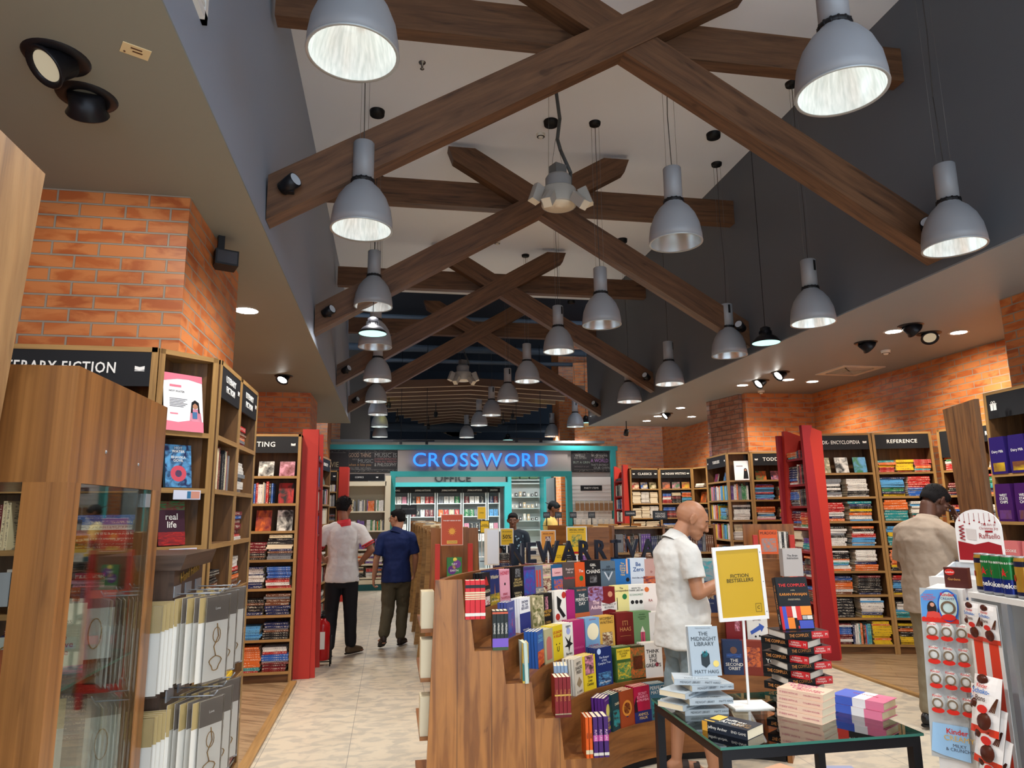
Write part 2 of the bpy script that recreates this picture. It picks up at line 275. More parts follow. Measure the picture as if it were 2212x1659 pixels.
def spot(parent,loc,power,size=2.0,col=(1,.975,.94),rad=.08,blend=.6,rot=None):
    d=bpy.data.lights.new('lamp_light','SPOT'); d.energy=power; d.spot_size=size; d.spot_blend=blend; d.color=col; d.shadow_soft_size=rad
    o=bpy.data.objects.new('lamp_light',d); COL.objects.link(o); o.parent=parent; o.matrix_local=(rot or M.Identity(4)) if loc is None else M.Translation(V(loc))@(rot or M.Identity(4)); return o
_pm={}
def pendant(x,y,z,lit,label,power=95):
    t=thing('pendant_lamp',label,'pendant lamp',tf((x,y,z),random.random()*6),'silver bell pendant lamps')
    if not _pm:
        b=MB(); b.lathe([(.197,.004),(.2,0),(.203,.0),(.2,.06),(.188,.14),(.158,.22),(.118,.28),(.078,.318),(.072,.33)],40); _pm['shade']=(b,SHADEM)
        b=MB(); b.lathe([(.0,.262),(.07,.262),(.10,.25),(.14,.2),(.172,.13),(.188,.06),(.195,.004)],36); _pm['reflector']=(b,REFL)
        b=MB(); b.lathe([(.066,.325),(.078,.33),(.078,.35),(.066,.355)],28)
        for i in range(14): a=2*PI*i/14; b.cyl((.073*math.cos(a),.073*math.sin(a),.326),(.073*math.cos(a),.073*math.sin(a),.354),.007,5)
        _pm['collar']=(b,BLACK)
        b=MB(); b.lathe([(0,.352),(.07,.352),(.07,.615),(.066,.62),(0,.62)],32); _pm['housing']=(b,SHADEM)
        b=MB(); b.box((-.013,-.072,.50),(.013,-.060,.60)); _pm['vent_slot']=(b,BLACK)
        b=MB(); b.lathe([(0,.255),(.062,.255),(.062,.25)],20); _pm['bulb']=(b,BULB)
        b=MB(); b.lathe([(.19,.0),(.203,-.004),(.205,.004),(.198,.01)],40); _pm['rim']=(b,mat((176,182,184),.3,.3))
        for k,(b,m) in list(_pm.items()):
            o=b.build(k,m,t); _pm[k]=o.data
        o=bpy.data.objects
        kids=[c for c in COL.objects if c.parent==t]
    else:
        for k in('shade','reflector','collar','housing','vent_slot','bulb','rim'): link(k,_pm[k],t)
    for c in [c for c in COL.objects if c.parent==t]:
        nm=c.name.split('.')[0]
        if nm=='reflector' and lit:
            if 'rl' not in _pm: me=c.data.copy(); me.materials[0]=REFLIT; _pm['rl']=me
            c.data=_pm['rl']
        if nm=='bulb' and not lit: bpy.data.objects.remove(c)
    L=ZC-z-.62
    b=MB(); b.tube([(0,0,.62),(.012,.0,.62+L*.3),(-.006,.004,.62+L*.6),(0,0,.62+L)],.0035,6); b.build('cable',mat((70,68,66),.6),t)
    if y<YE-.2 and x>XL+.1:
        b=MB(); b.tube([(.045,0,.62),(.045,0,.62+L)],.0015,5); b.tube([(-.045,.0,.62),(-.045,0,.62+L)],.0015,5); b.build('steel_wire',mat((120,120,120),.4,.5),t)
        b=MB(); b.lathe([(0,.59+L),(.06,.59+L),(.065,.62+L)],24); b.build('canopy',BLACK,t)
    if lit: spot(t,(0,0,.015),power,2.35,(1,.975,.94),.07)
ROWL=[(762,118,1),(781,497,1),(806,663,1),(810,750,0),(815,822,1),(812,868,1),(816,896,1),(820,922,1),(821,944,1)]
ROWC=[(1818,200,1),(1460,525,0),(1300,702,0),(1207,760,1),(1139,824,1),(1097,866,1),(1062,897,1),(1035,919,1),(1008,945,1)]
ROWR=[(2062,535,1),(1757,698,1),(1576,768,0),(1447,830,1),(1360,868,1),(1294,899,1),(1243,922,1),(1193,943,1)]
ordn=['nearest','second','third','fourth','fifth','sixth','seventh','eighth','farthest']
def ordl(i,n): return 'farthest' if i==n-1 else ordn[i]
for row,nm,x in((ROWL,'left',-.225),(ROWC,'centre',2.13),(ROWR,'right',3.84)):
    for i,(px,py,lit) in enumerate(row):
        p=at(px,py,x=x) if px not in(1818,) else at(px,py,z=3.52)
        if px in(762,): p=at(px,py,z=3.62)
        if i>4 and nm!='right': p=at(px,py,z=3.66)
        elif nm=='right' and i>0: p=at(px,py,z=3.56)
        if nm=='right': p.x=min(p.x,3.9) if i<5 else p.x
        if p.y>19: p=at(px,py,Y=19)
        if nm=='right' and abs(at(px,py,Y=p.y).x-p.x)>.01:
            q=at(px,py,x=3.88); p=q
        pendant(p.x,p.y,p.z,lit,'%s silver bell pendant of the %s row, %s'%(ordl(i,len(row)).capitalize(),nm,'lit' if lit else 'unlit'),110 if p.y<9 else 80)
def lowbay(px,py,wid,label):
    t=thing('low_bay_lamp',label,'pendant lamp'); z=EYE
    d=_r*((px-1106)/FPX)+_u*((829.5-py)/FPX)+_f; p=EYE+d*(.29*FPX/wid); t.matrix_world=tf(p)
    b=MB(); b.lathe([(.145,0),(.148,.01),(.11,.06),(.07,.085),(.06,.11)],32); b.build('shade',BLKM,t)
    b=MB(); b.lathe([(0,.18),(.03,.18),(.055,.165),(.06,.10),(.05,.08)],20)
    for i in range(16): a=2*PI*i/16; b.box((.05,-.002,.085),(.068,.002,.13),0,M.Rotation(a,4,'Z'))
    b.build('heat_sink',BLKM,t)
    b=MB(); b.lathe([(0,.008),(.14,.008),(.145,.002)],28); b.build('diffuser',mat((170,225,215),.5,0,1.3),t)
    b=MB(); b.tube([(0,0,.18),(0,0,(ZC if p.y<YE else 6.6)-p.z)],.004,6); b.build('cable',BLACK,t)
lowbay(805,721,59,'Small dark low bay pendant in front of the left row of bells')
lowbay(1655,741,58,'Small dark low bay pendant under the right foot of the second truss')
lowbay(1266,914,26,'Small dark low bay pendant beside the far end of the right row')
lowbay(1097,951,22,'Small dark low bay pendant hanging above the blue shop sign')
lowbay(817,916,26,'Small dark low bay pendant near the far end of the left row')
for x,y in((-.225,.6),(2.13,.3),(3.84,1.6),(2.13,-1.8),(-.225,-1.8),(3.84,-1.0)): pendant(x,y,3.6,1,'Lit silver bell pendant behind the viewpoint, outside the picture',50)  # unseen pendants, added to throw more light on the foreground
# ---------------------------------------------------------------- speaker cluster / projector
def cluster(px,py,Y,sc,label):
    p=at(px,py,Y=Y); t=thing('speaker_cluster',label,'loudspeaker',tf(p)@M.Scale(sc,4)); W=mat((176,172,164),.5); Wl=mat((226,214,190),.5)
    b=MB(); b.lathe([(0,-.1),(.17,-.1),(.175,-.09),(.175,.06),(.168,.07),(0,.07)],36); b.build('drum',W,t)
    b=MB(); b.lathe([(0,-.104),(.155,-.104),(.155,-.1)],36); b.lathe([(0,-.112),(.045,-.110),(.05,-.104)],20); b.build('base_plate',Wl,t)
    b=MB(); b.lathe([(0,.22),(.11,.22),(.13,.19),(.13,.07)],30); b.build('neck',mat((150,150,150),.5),t)
    b=MB(); b.box((-.07,-.06,.22),(.06,.06,.33),0,M.Rotation(.4,4,'Z')); b.build('junction_box',mat((110,110,108),.5),t)
    for i,(a,tilt) in enumerate(((200,-.35),(235,-.75),(305,-.75),(340,-.35))):
        a=math.radians(a); T=tf((.26*math.cos(a),.26*math.sin(a),-.03 if i in(0,3) else -.13),a)@M.Rotation(tilt,4,'Y')
        b=MB(); b.prism([(-.045,-.04),(.045,-.05),(.055,.0),(.045,.05),(-.045,.04)],-.09,.09,0,'z'); b.v=[tuple(T@V(q)) for q in b.v]
        s=b.build('satellite_speaker',W,t); b=MB(); b.box((-.045,-.04,-.094),(.048,.045,-.09)); b.v=[tuple(T@V(q)) for q in b.v]; b.build('grille',Wl,s)
        b=MB(); b.cyl((.17*math.cos(a),.17*math.sin(a),-.05),(.24*math.cos(a),.24*math.sin(a),-.06),.012,8); b.build('arm',W,t)
    H_=(ZC-p.z)/sc; b=MB(); b.tube([(.10,-.05,.05),(.12,-.03,.25),(.03,0,.5),(.0,.0,.62),(.03,0,.85),(.0,0,H_)],.018,10); b.build('conduit',mat((78,80,80),.5),t)
    b=MB(); b.tube([(-.1,0,.07),(-.02,0,.62)],.002,4); b.tube([(.1,.05,.07),(.0,0,.62)],.002,4); b.tube([(-.1,0,.2),(-.08,0,H_)],.002,4); b.build('wire',mat((90,90,90),.5),t)
cluster(1207,425,6.3,1.0,'Near ceiling cluster of small white loudspeakers hung on a grey conduit')
cluster(1000,812,14.0,1.0,'Far cluster of small white loudspeakers beneath the dark ceiling')
# ---------------------------------------------------------------- ceiling fittings
def smoke(px,py,z,label):
    p=at(px,py,z=z); t=thing('smoke_detector',label,'smoke detector',tf(p)); b=MB(); b.lathe([(0,-.05),(.02,-.05),(.03,-.035),(.045,-.033),(.05,-.015),(.052,0)],20); b.build('housing',mat((228,224,214),.5),t)
    b=MB(); b.lathe([(.031,-.036),(.044,-.034),(.046,-.028)],20); b.build('sensor_ring',BLACK,t)
smoke(1168,290,ZC,'White smoke detector on the white ceiling near the loudspeaker cluster')
smoke(1074,522,ZC,'Tiny white smoke detector on the ceiling behind the second truss')
smoke(1913,757,ZS,'White smoke detector on the right soffit near the vent')
smoke(1644,844,ZS,'White smoke detector on the right soffit beside the brick pillar')
p=at(912,135,z=ZC); t=thing('sprinkler','Chrome sprinkler head on the white ceiling, upper left','sprinkler',tf(p)); b=MB(); b.lathe([(.035,0),(.03,-.01),(.012,-.012),(.01,-.05),(0,-.05)],14); b.build('body',mat((150,150,150),.25,.8),t); b=MB(); b.lathe([(0,-.07),(.02,-.07),(.02,-.066)],12); b.build('deflector',mat((150,150,150),.25,.8),t)
for px,py in((815,240),(1190,262),(1541,289),(1344,517),(1234,650)):
    p=at(px,py,z=ZC); o=MB(); o.lathe([(0,-.05),(.075,-.05),(.08,0)],24); tag(o.build('ceiling_rose',BLACK,None,tf(p)),{815:'Black ceiling rose on the white ceiling, leftmost of five',1190:'Black ceiling rose above the near loudspeaker cluster',1541:'Black ceiling rose beside the right bulkhead, nearest of the right ones',1344:'Black ceiling rose between second and third truss, right side',1234:'Black ceiling rose behind the third truss'}[px],'ceiling rose','black ceiling roses')
LITD=mat((255,252,244),.5,0,22); HOLE=mat((20,20,22),.6)
def downlight(px,py,kind,label,aim=None,power=60,col=(1,.9,.76)):
    p=at(px,py,z=ZS); t=thing('downlight',label,'recessed light',tf(p),'recessed lights in the soffit')
    if kind=='flat':
        b=MB(); b.lathe([(.075,-.004),(.095,-.006),(.1,0)],28); b.build('trim_ring',mat((200,200,200),.4),t)
        b=MB(); b.lathe([(0,-.002),(.078,-.003)],24); b.build('lens',LITD,t); spot(t,(0,0,-.03),power,2.4,col,.07)
    else:
        b=MB(); b.lathe([(.06,-.002),(.085,-.012),(.115,-.008),(.12,0)],30); b.build('trim_ring',BLKM,t)
        a=aim if aim else (0,-.3); T=M.Translation((0,0,-.02))@M.Rotation(a[0],4,'Z')@M.Rotation(a[1],4,'X')
        b=MB(); b.lathe([(0,.04),(.07,.04),(.07,-.03),(.085,-.055),(.08,-.062),(.062,-.05),(.06,-.045),(.06,-.045)],28,0,T); b.build('gimbal',BLKM,t)
        b=MB(); b.lathe([(0,-.046),(.06,-.046)],24,0,T); b.build('lens',LITD if kind=='lit' else mat((206,200,172),.3,0,.25),t)
        if kind!='off': spot(t,None,power,1.5,col,.05,.7,T@M.Translation((0,0,-.07)))
downlight(122,125,'off','Black gimbal spotlight with visible lens on the left soffit',(2.4,.75)); downlight(188,210,'hid','Black gimbal spotlight turned away, second on the left soffit',(.2,.9),12)
downlight(613,812,'lit','Small bright spotlight on the left soffit above the second brick pillar',(2.6,.6),60)
DL=[(1604,832,'flat'),(1643,822,'lit'),(1686,804,'lit'),(1702,820,'flat'),(1755,824,'flat'),(1930,716,'flat'),(1967,703,'hid'),(2006,720,'off'),(2071,718,'flat'),(1870,740,'hid'),(1397,909,'flat'),(1421,899,'flat'),(1440,893,'lit'),(1470,881,'flat'),(1494,900,'flat')]
for i,(x,y,k) in enumerate(DL):
    downlight(x,y,k,'%s on right soffit, %s one counted from the %s'%({'flat':'Round glowing recessed lamp','lit':'Bright gimbal lamp','hid':'Dark gimbal cone turned away','off':'Dark gimbal lamp showing lens'}[k],['first','second','third','fourth','fifth','sixth','seventh','eighth','ninth','tenth','eleventh','twelfth','13th','14th','15th'][i],'brick pillar row'),(1.57*(-1),.9) if k=='hid' else (-1.57,-.9) if k=='lit' else (2.6,.7),62 if k!='hid' else 110)
# extra lamps added along both soffits to brighten the walls and cases
for x,y,e in((-1.45,1.6,28),(-1.45,-.5,50),(5.0,3.4,50),(5.0,1.2,60),(-2.3,6.6,110),(-1.3,6.3,110),(-2.4,8.8,90)):
    t=thing('downlight','Round recessed soffit lamp outside the edges of the picture','recessed light',tf((x,y,ZS)),'recessed lights in the soffit'); b=MB(); b.lathe([(0,-.003),(.078,-.003),(.1,0)],24); b.build('lens',LITD,t); spot(t,(0,0,-.03),e,2.5,(1,.89,.74),.08)
# vent, wall grille, tag
p=at(1835,800,z=ZS); t=thing('ceiling_vent','Square white louvred air vent in the right soffit','vent',tf(p,.0)); b=MB()
for a,c in((.3,.22),): 
    for q in(((-a,-a,-.012),(a,-c,0)),((-a,c,-.012),(a,a,0)),((-a,-c,-.012),(-c,c,0)),((c,-c,-.012),(a,c,0))): b.box(*q)
b.build('frame',mat((208,200,186),.5),t)
for i in range(5): b=MB(); r=.2-.038*i; T=None; [b.box(*q) for q in(((-r,-r,-.02),(r,-r+.012,0)),((-r,r-.012,-.02),(r,r,0)),((-r,-r,-.02),(-r+.012,r,0)),((r-.012,-r,-.02),(r,r,0)))]; b.build('louvre',mat((190,182,168),.5),t)
b=MB(); b.box((-.23,-.23,-.002),(.23,.23,.0)); b.build('duct_opening',mat((60,56,52),.7),t)
t=thing('wall_grille','White slotted air grille high on the left bulkhead','vent'); b=MB(); b.box((XL-.06,2.12,3.70),(XL+.006,2.87,3.74)); b.box((XL-.06,2.12,4.02),(XL+.006,2.87,4.06)); b.box((XL-.06,2.83,3.70),(XL+.006,2.87,4.06)); b.box((XL-.06,2.12,3.70),(XL+.006,2.16,4.06)); b.build('frame',WHITE,t)
for i in range(7): b=MB(); b.box((XL-.06,2.16,3.76+i*.038),(XL+.005,2.83,3.772+i*.038)); b.build('slat',WHITE,t)
p=at(293,110,z=ZS); t=thing('access_tag','Cream paper tag stuck on the left soffit','tag',tf(p,.5)); b=MB(); b.box((-.05,-.035,-.003),(.05,.035,0)); b.build('card',mat((226,206,160),.6),t)
b=MB(); b.box((-.02,-.02,-.004),(.02,-.012,-.003)); b.box((-.01,.0,-.004),(.025,.008,-.003)); b.ball((-.035,.02,-.004),.004,6); b.build('print',mat((90,60,40),.6),t)
# left spot on second pillar side
t=thing('camera_spotlight','Black box spotlight under the left soffit beside the brick pillar','spotlight',tf((-1.12,4.55,3.26),.4)); b=MB(); b.box((-.02,-.02,0),(.02,.02,.14)); b.build('stem',BLACK,t); b=MB(); b.box((-.04,-.08,-.07),(.1,.06,.03)); b.build('lamp_body',BLACK,t); b=MB(); b.box((-.03,-.083,-.06),(.09,-.08,.02)); b.build('lens',mat((60,60,64),.15),t)
# ---------------------------------------------------------------- dark back zone: slatted baffles and services
SLW=mat((92,66,48),.6); 
for i in range(17):
    f=i/16; y=14.9+f*9.2; xl=-.55+ (max(0,(f-.25)/.75))*2.6 ; xr=4.25-f*1.5; xm=1.75; z=4.22
    b=MB(); pk=.12
    for th,zz0,mi in((.03,0,0),):
        b.prism([(xl,z),(xm,z+pk),(xr,z),(xr,z+.16),(xm,z+.16+pk),(xl,z+.16)],y,y+.05,0)
        b.prism([(xl,z-.008),(xm,z+pk-.008),(xr,z-.008),(xr,z),(xm,z+pk),(xl,z)],y-.006,y+.056,1)
    t=b.build('ceiling_baffle',[SLW,mat((176,150,118),.6)]); tag(t,'Timber baffle over the far shop, %s from the front of the row'%(['first','second','third','fourth','fifth','sixth','seventh','eighth','ninth','tenth','11th','12th','13th','14th','15th','16th','17th'][i]),'baffle','timber ceiling baffles')
for k,(y,z,r,x0,x1) in enumerate(((16.5,5.2,.05,-2,6),(16.9,5.6,.09,-3,7),(15.2,5.9,.06,-1,5),(19.4,5.0,.04,-3,7),(21.5,4.2,.14,-4,8),(22.5,3.7,.10,-4,8))):
    b=MB(); b.cyl((x0,y,z),(x1,y,z),r,10); tag(b.build('service_pipe',mat((66,74,84),.5)),'Grey service pipe crossing the dark ceiling, %s of six from the front'%['third','fourth','first','fifth','sixth','last'][k],'pipe','service pipes')
for k,(px,py,Y) in enumerate(((838,853,16.2),(1178,852,16.2),(840,880,16.6),(858,910,18),(925,926,19.5),(941,900,17.5),(1086,916,18.5),(1107,903,18),(1352,940,13.5))):
    p=at(px,py,Y=Y); t=thing('track_spotlight','Small lit track spotlight in the dark ceiling, %s from the left'%['first','ninth','second','third','fourth','fifth','sixth','seventh','last'][k],'spotlight',tf(p),'far track spotlights')
    b=MB(); T=M.Rotation(.6,4,'X'); b.lathe([(0,.12),(.045,.12),(.05,0),(.04,0)],14,0,T); b.build('lamp_body',BLACK,t); b=MB(); b.lathe([(0,.004),(.042,.004)],14,0,T); b.build('lens',mat((250,255,255) if k not in(0,1,2) else (250,240,120),.5,0,30),t); b=MB(); b.cyl((0,-.05,.1),(0,-.05,.35),.01,6); b.build('stem',BLACK,t)
for k,(px,py,Y,w_) in enumerate(((894,954,15.4,.9),(1142,950,15.4,.9))):
    p=at(px,py,Y=Y); t=thing('suspended_track','Black suspended rail with small brackets, %s of the blue shop sign'%['above left','above right'][k],'track',tf(p)); b=MB(); b.box((-w_/2,-.02,0),(w_/2,.02,.035)); b.build('rail',BLACK,t)
    for s in(-.28,.28): b=MB(); b.box((s-.03,-.03,-.06),(s+.03,.03,0)); b.cyl((s,0,.03),(s,0,2.2),.006,5); b.build('hanger',BLACK,t)
# ================================================================= books and bookcases
BOOKS=[]     # every shelved book: kind, matrix (unit book -> world), colour, label, group
def unitbook(b,mi0=0,mi1=1):     # unit block: spine on y=0, length along x, thickness along z
    e=.03; g=.07
    b.face([(0,0,0),(1,0,0),(1,0,1),(0,0,1)],mi0,[(0,0),(1,0),(1,1),(0,1)])
    b.face([(0,0,1),(1,0,1),(1,1,1),(0,1,1)],mi0,[(0,0),(1,0),(1,1),(0,1)]); b.face([(0,1,0),(1,1,0),(1,0,0),(0,0,0)],mi0,[(0,0),(1,0),(1,1),(0,1)])
    b.face([(0,1,1-g),(1,1,1-g),(1,1,1),(0,1,1)],mi0); b.face([(0,1,0),(1,1,0),(1,1,g),(0,1,g)][::-1],mi0)
    for x,d in((0,1),(1,-1)):
        b.face([(x,0,0),(x,1,0),(x,1,g),(x,0,g)],mi0); b.face([(x,0,1-g),(x,1,1-g),(x,1,1),(x,0,1)],mi0)
        b.face([(x+d*e*.3,0,g),(x+d*e*.3,.98,g),(x+d*e*.3,.98,1-g),(x+d*e*.3,0,1-g)],mi1)
    b.face([(0,.98,g),(1,.98,g),(1,.98,1-g),(0,.98,1-g)],mi1)
_ub={}
def ubmesh(c,art=None):
    k=(c,art)
    if k not in _ub:
        b=MB(); unitbook(b); o=b.build('book',[bookmat(c),PAGES] if not art else [artmat(c,art),PAGES]); _ub[k]=o.data; bpy.data.objects.remove(o)
    return _ub[k]
ORD=['bottom','2nd','3rd','4th','5th','6th','7th','8th','9th','10th','11th','12th','13th','14th','15th','16th','17th','18th','19th','20th']
def lying(C,x,y,z,L,W,t,rz=0): return C@M.Translation((x,y,z))@M.Rotation(rz,4,'Z')@M.Diagonal((L,W,t,1))
def standing(C,x,y,z,H,W,t,lean=0): # spine towards -y
    return C@M.Translation((x,y,z))@M.Rotation(lean,4,'Y')@M(((0,0,t,0),(0,W,0,0),(H,0,0,0),(0,0,0,1)))@M.Identity(4)
def facing(C,x,y,z,H,W,t,tilt=-.22): # cover towards -y
    return C@M.Translation((x,y,z))@M.Rotation(tilt,4,'X')@M(((0,W,0,0),(0,0,-t,t),(H,0,0,0),(0,0,0,1)))
MIX={'fic':['black','red','maroon','navy','white','grey','cream','blue','orange','black','brown'],'kid':['teal','white','pink','yellow','sky','green','orange','purple','red','white'],
 'ref':['teal','white','red','navy','green','sky','orange','white','black','yellow'],'yel':['yellow','yellow','black','yellow','orange'],'whi':['white','white','cream','grey','white','black'],'cls':['cream','cream','cream','white'],'drk':['black','maroon','navy','black','grey','brown'],'red':['red','red','maroon','white','blue'],'com':['white','grey','white','cream','purple','orange','green'],'set':['teal','orange','yellow','sky','red']}
def stack(C,x,y,z,h,pal,where,kind='book',L=.20,W=.14,rnd=None,run=.5):
    rnd=rnd or random; zz=z; i=0; c=None; dz=0
    while zz<z+h and i<20:
        if c is None or rnd.random()>run: c=rnd.choice(MIX[pal]); t=rnd.uniform(.013,.032); l=L*rnd.uniform(.86,1.05)
        BOOKS.append((kind,lying(C,x+rnd.uniform(-.006,.01)+(L-l)/2,y+rnd.uniform(-.006,.012),zz,l,W,t-.0006,rnd.uniform(-.03,.03)),c,'%s book, %s in the %s'%(cname(c).capitalize(),ORD[i],where),where)); zz+=t; i+=1
def upright(C,x0,x1,y,z,pal,where,kind='book',H=.20,W=.14,rnd=None,run=.3):
    rnd=rnd or random; x=x0; i=0; c=None
    while x<x1-.012 and i<20:
        if c is None or rnd.random()>run: c=rnd.choice(MIX[pal]); t=rnd.uniform(.012,.03); h=H*rnd.uniform(.88,1.04)
        BOOKS.append((kind,standing(C,x+t*0,y+rnd.uniform(0,.012),z,h,W,t-.0006),c,'%s book, %s from left in the %s'%(cname(c).capitalize(),(ORD[i] if i else 'first'),where),where)); x+=t; i+=1
def sizedfont(parent,s,w,h,T,m=LETW,bold=.02,fit=.8): return text(parent,s,h,m,T,.002,bold,'CENTER',w*fit)
def bookicon(parent,x,y,z,s):   # open book emblem on a category board
    b=MB(); 
    for k in(-1,1): b.face([(x,y,z-s*.3),(x+k*s*.8,y,z-s*.15),(x+k*s*.8,y,z+s*.5),(x,y,z+s*.3)][::(1 if k>0 else -1)])
    b.box((x-s*.8,y+.0005,z-s*.42),(x+s*.8,y+.001,z-s*.3)); b.build('book_emblem',LETW,parent)
def giftbow(parent,x,y,z,s):
    b=MB(); b.box((x-s,y,z-s),(x-s*.12,y+.002,z+s*.55)); b.box((x+s*.12,y,z-s),(x+s,y+.002,z+s*.55)); b.box((x-s*1.15,y,z+s*.6),(x+s*1.15,y+.002,z+s*.8))
    for k in(-1,1): b.lathe([(s*.25,-.001),(s*.4,-.001)],16,0,tf((x+k*s*.4,y,z+s*1.1))@M.Rotation(PI/2,4,'X'))
    b.build('gift_emblem',LETW,parent)
def case(name,label,p,q,zs,H=2.43,dep=.33,head=None,lean=0,icons='r',wood_=WCASE,headh=.17,cat='bookcase',group='wooden bookcases with black category boards',plinth=.11,hm=SIGNB,edge=WEDGE,backm=None,twoline=False,headsz=.062):
    """bookcase whose front runs from p to q (left to right seen from its front)"""
    p,q=V((*p,0)),V((*q,0)); d=q-p; Wd=d.length; a=math.atan2(d.y,d.x); C=tf(p,a); t=thing(name,label,cat,C,group); e=.022
    sl=lambda z: lean*z/H
    for k,x in enumerate((0,Wd-e)):
        b=MB(); b.prism([(sl(0),0),(dep,0),(dep,H),(sl(H),H)],x,x+e,0,'x'); b.build('side_panel',wood_,t)
        b=MB(); b.prism([(sl(0)-.006,0),(sl(0),0),(sl(H),H),(sl(H)-.006,H)],x-.004,x+e+.004,0,'x'); b.build('edge_strip',edge,t)
    b=MB(); b.box((e,dep-.014,0),(Wd-e,dep,H-.02)); b.build('back_panel',backm or wood_,t)
    b=MB(); b.box((0,sl(H)-.006,H-.024),(Wd,dep,H)); b.build('top_panel',edge,t)
    b=MB(); b.box((e,.02,0),(Wd-e,.04,plinth)); b.build('plinth',wood_,t)
    for z in zs: b=MB(); b.box((e,sl(z),z-.022),(Wd-e,dep-.014,z)); b.box((e,sl(z)-.008,z-.024),(Wd-e,sl(z),z+.001),1); b.build('shelf',[wood_,edge],t)
    if head is not None:
        y=sl(H)-.004; hb=MB(); hb.box((e,y,H-.024-headh),(Wd-e,y+.012,H-.024)); h=hb.build('category_board',hm,t); zc=H-.024-headh/2
        if head:
            lines=head.split('\n')
            for i,l in enumerate(lines): text(h,l,headsz,LETW,M.Translation((Wd/2-(.02 if icons=='r' else 0),y-.003,zc+(len(lines)-1)*headsz*.55-i*headsz*1.1))@FRONT,.002,.022,'CENTER',Wd*.62,space=1.12)
        if 'r' in icons: bookicon(h,Wd-.075 if Wd>.4 else Wd-.05,y-.003,zc,.028)
        if 'l' in icons: bookicon(h,.075,y-.003,zc,.028)
    return t,C,Wd,e,sl
SH=['top','second','third','fourth','fifth','sixth','seventh','eighth','ninth','tenth']
def fillcase(cs,zs,H,dep,spec,nm,kind='book',seed=1,hmax=None):
    """spec: one string per shelf from the top; letters s stack, S tall stack, u upright run, w wide upright, f face-out, . gap; each followed by palette key list"""
    t,C,Wd,e,sl=cs; rnd=random.Random(seed); zs=sorted(zs,reverse=True)
    for si,(z,row) in enumerate(zip(zs,spec)):
        if not row: continue
        top=(zs[si-1] if si else H-.22)-.024; free=top-z; x=e+.012; n=len(row); cw=(Wd-2*e-.02)/n; y=sl(z)+.012
        side=['left','middle left','middle','middle right','right'] if n>4 else ['left','middle','right'] if n==3 else ['left','right'] if n==2 else ['left','centre left','centre right','right'] if n==4 else ['only']
        for j,(ty,pal) in enumerate(row):
            wh='%s %s, %s shelf, %s'%(side[min(j,len(side)-1)],'stack' if ty in 'sS' else 'row',SH[si],nm.replace('the ',''))
            if ty in 'sS': stack(C,x,y,z,free*(rnd.uniform(.5,.72) if ty=='s' else rnd.uniform(.78,.86)),pal,wh,kind,min(cw*.96,.26),min(.17,dep-.05),rnd,.45 if pal!='cls' else .9)
            elif ty=='u': upright(C,x,x+cw*.95,y,z,pal,wh,kind,min(.22,free*.86),min(.15,dep-.06),rnd)
            elif ty=='f':
                c,c2=pal; w_=min(.15,cw*.8); BOOKS.append((kind+'_front',facing(C,x+cw/2-w_/2,y+.03,z,min(.215,free*.85),w_,.02),(c,c2),'%s book standing face out, %s on %s shelf of %s'%(cname(c).capitalize(),side[min(j,len(side)-1)],SH[si],nm),'face out books on '+nm))
            x+=cw
Z7=[2.03,1.75,1.47,1.18,.90,.64,.40]; ZT=[.115]
allz=Z7[1:]+ZT+[2.03]
ZZ=[2.03,1.75,1.47,1.19,.91,.65,.40,.115]
# --- left side cases
cs=case('bookcase','Front-facing wooden bookcase with LITERARY FICTION board behind the glass cabinet',(-2.0,3.585),(-1.14,3.585),ZZ,head='LITERARY FICTION',headsz=.075,dep=.35)
fillcase(cs,ZZ,2.43,.35,[[('f',('white','black')),('u','fic'),('f',('white','black'))],[('s','fic'),('f',('navy','red')),('s','drk')],[('u','fic'),('f',('maroon','cream')),('s','red')],[('S','fic'),('s','fic'),('s','kid')],[('s','drk'),('S','drk'),('u','fic')],[('s','fic'),('S','fic'),('s','drk')],[],[]],'front fiction case',seed=3)
ch=case('bookcase','Narrow angled corner bookcase unit holding the pink poster',(-1.135,3.60),(-.915,3.815),ZZ,head=None,dep=.2)
ca=case('bookcase','Side bookcase unit facing the aisle with first small LITERARY FICTION board',(-.905,3.84),(-.905,4.36),ZZ,head='LITERARY\nFICTION',dep=.24,headsz=.05)
cb=case('bookcase','Side bookcase unit facing the aisle, beside the second brick pillar gap',(-.905,4.365),(-.905,4.90),ZZ,head='LITERARY\nFICTION',dep=.24,headsz=.05)
fillcase(ca,ZZ,2.43,.24,[[],[('u','fic')],[],[('s','drk')],[('s','fic')],[('s','red')],[('s','whi')],[('s','drk')]],'first side case',seed=5)
fillcase(cb,ZZ,2.43,.24,[[('s','fic')],[('s','whi')],[('s','red')],[('s','fic')],[('s','fic')],[('s','kid')],[('s','red')],[('s','fic'),('s','drk')]],'second side case',seed=6)
IZ=[2.0,1.725,1.452,1.172,.895,.64,.41,.109]
iw=case('bookcase','Wooden bookcase with a WRITING board left of the red tower',(-2.02,7.47),(-.925,7.47),IZ,head='INDIAN WRITING',H=2.43,dep=.32,headsz=.072)
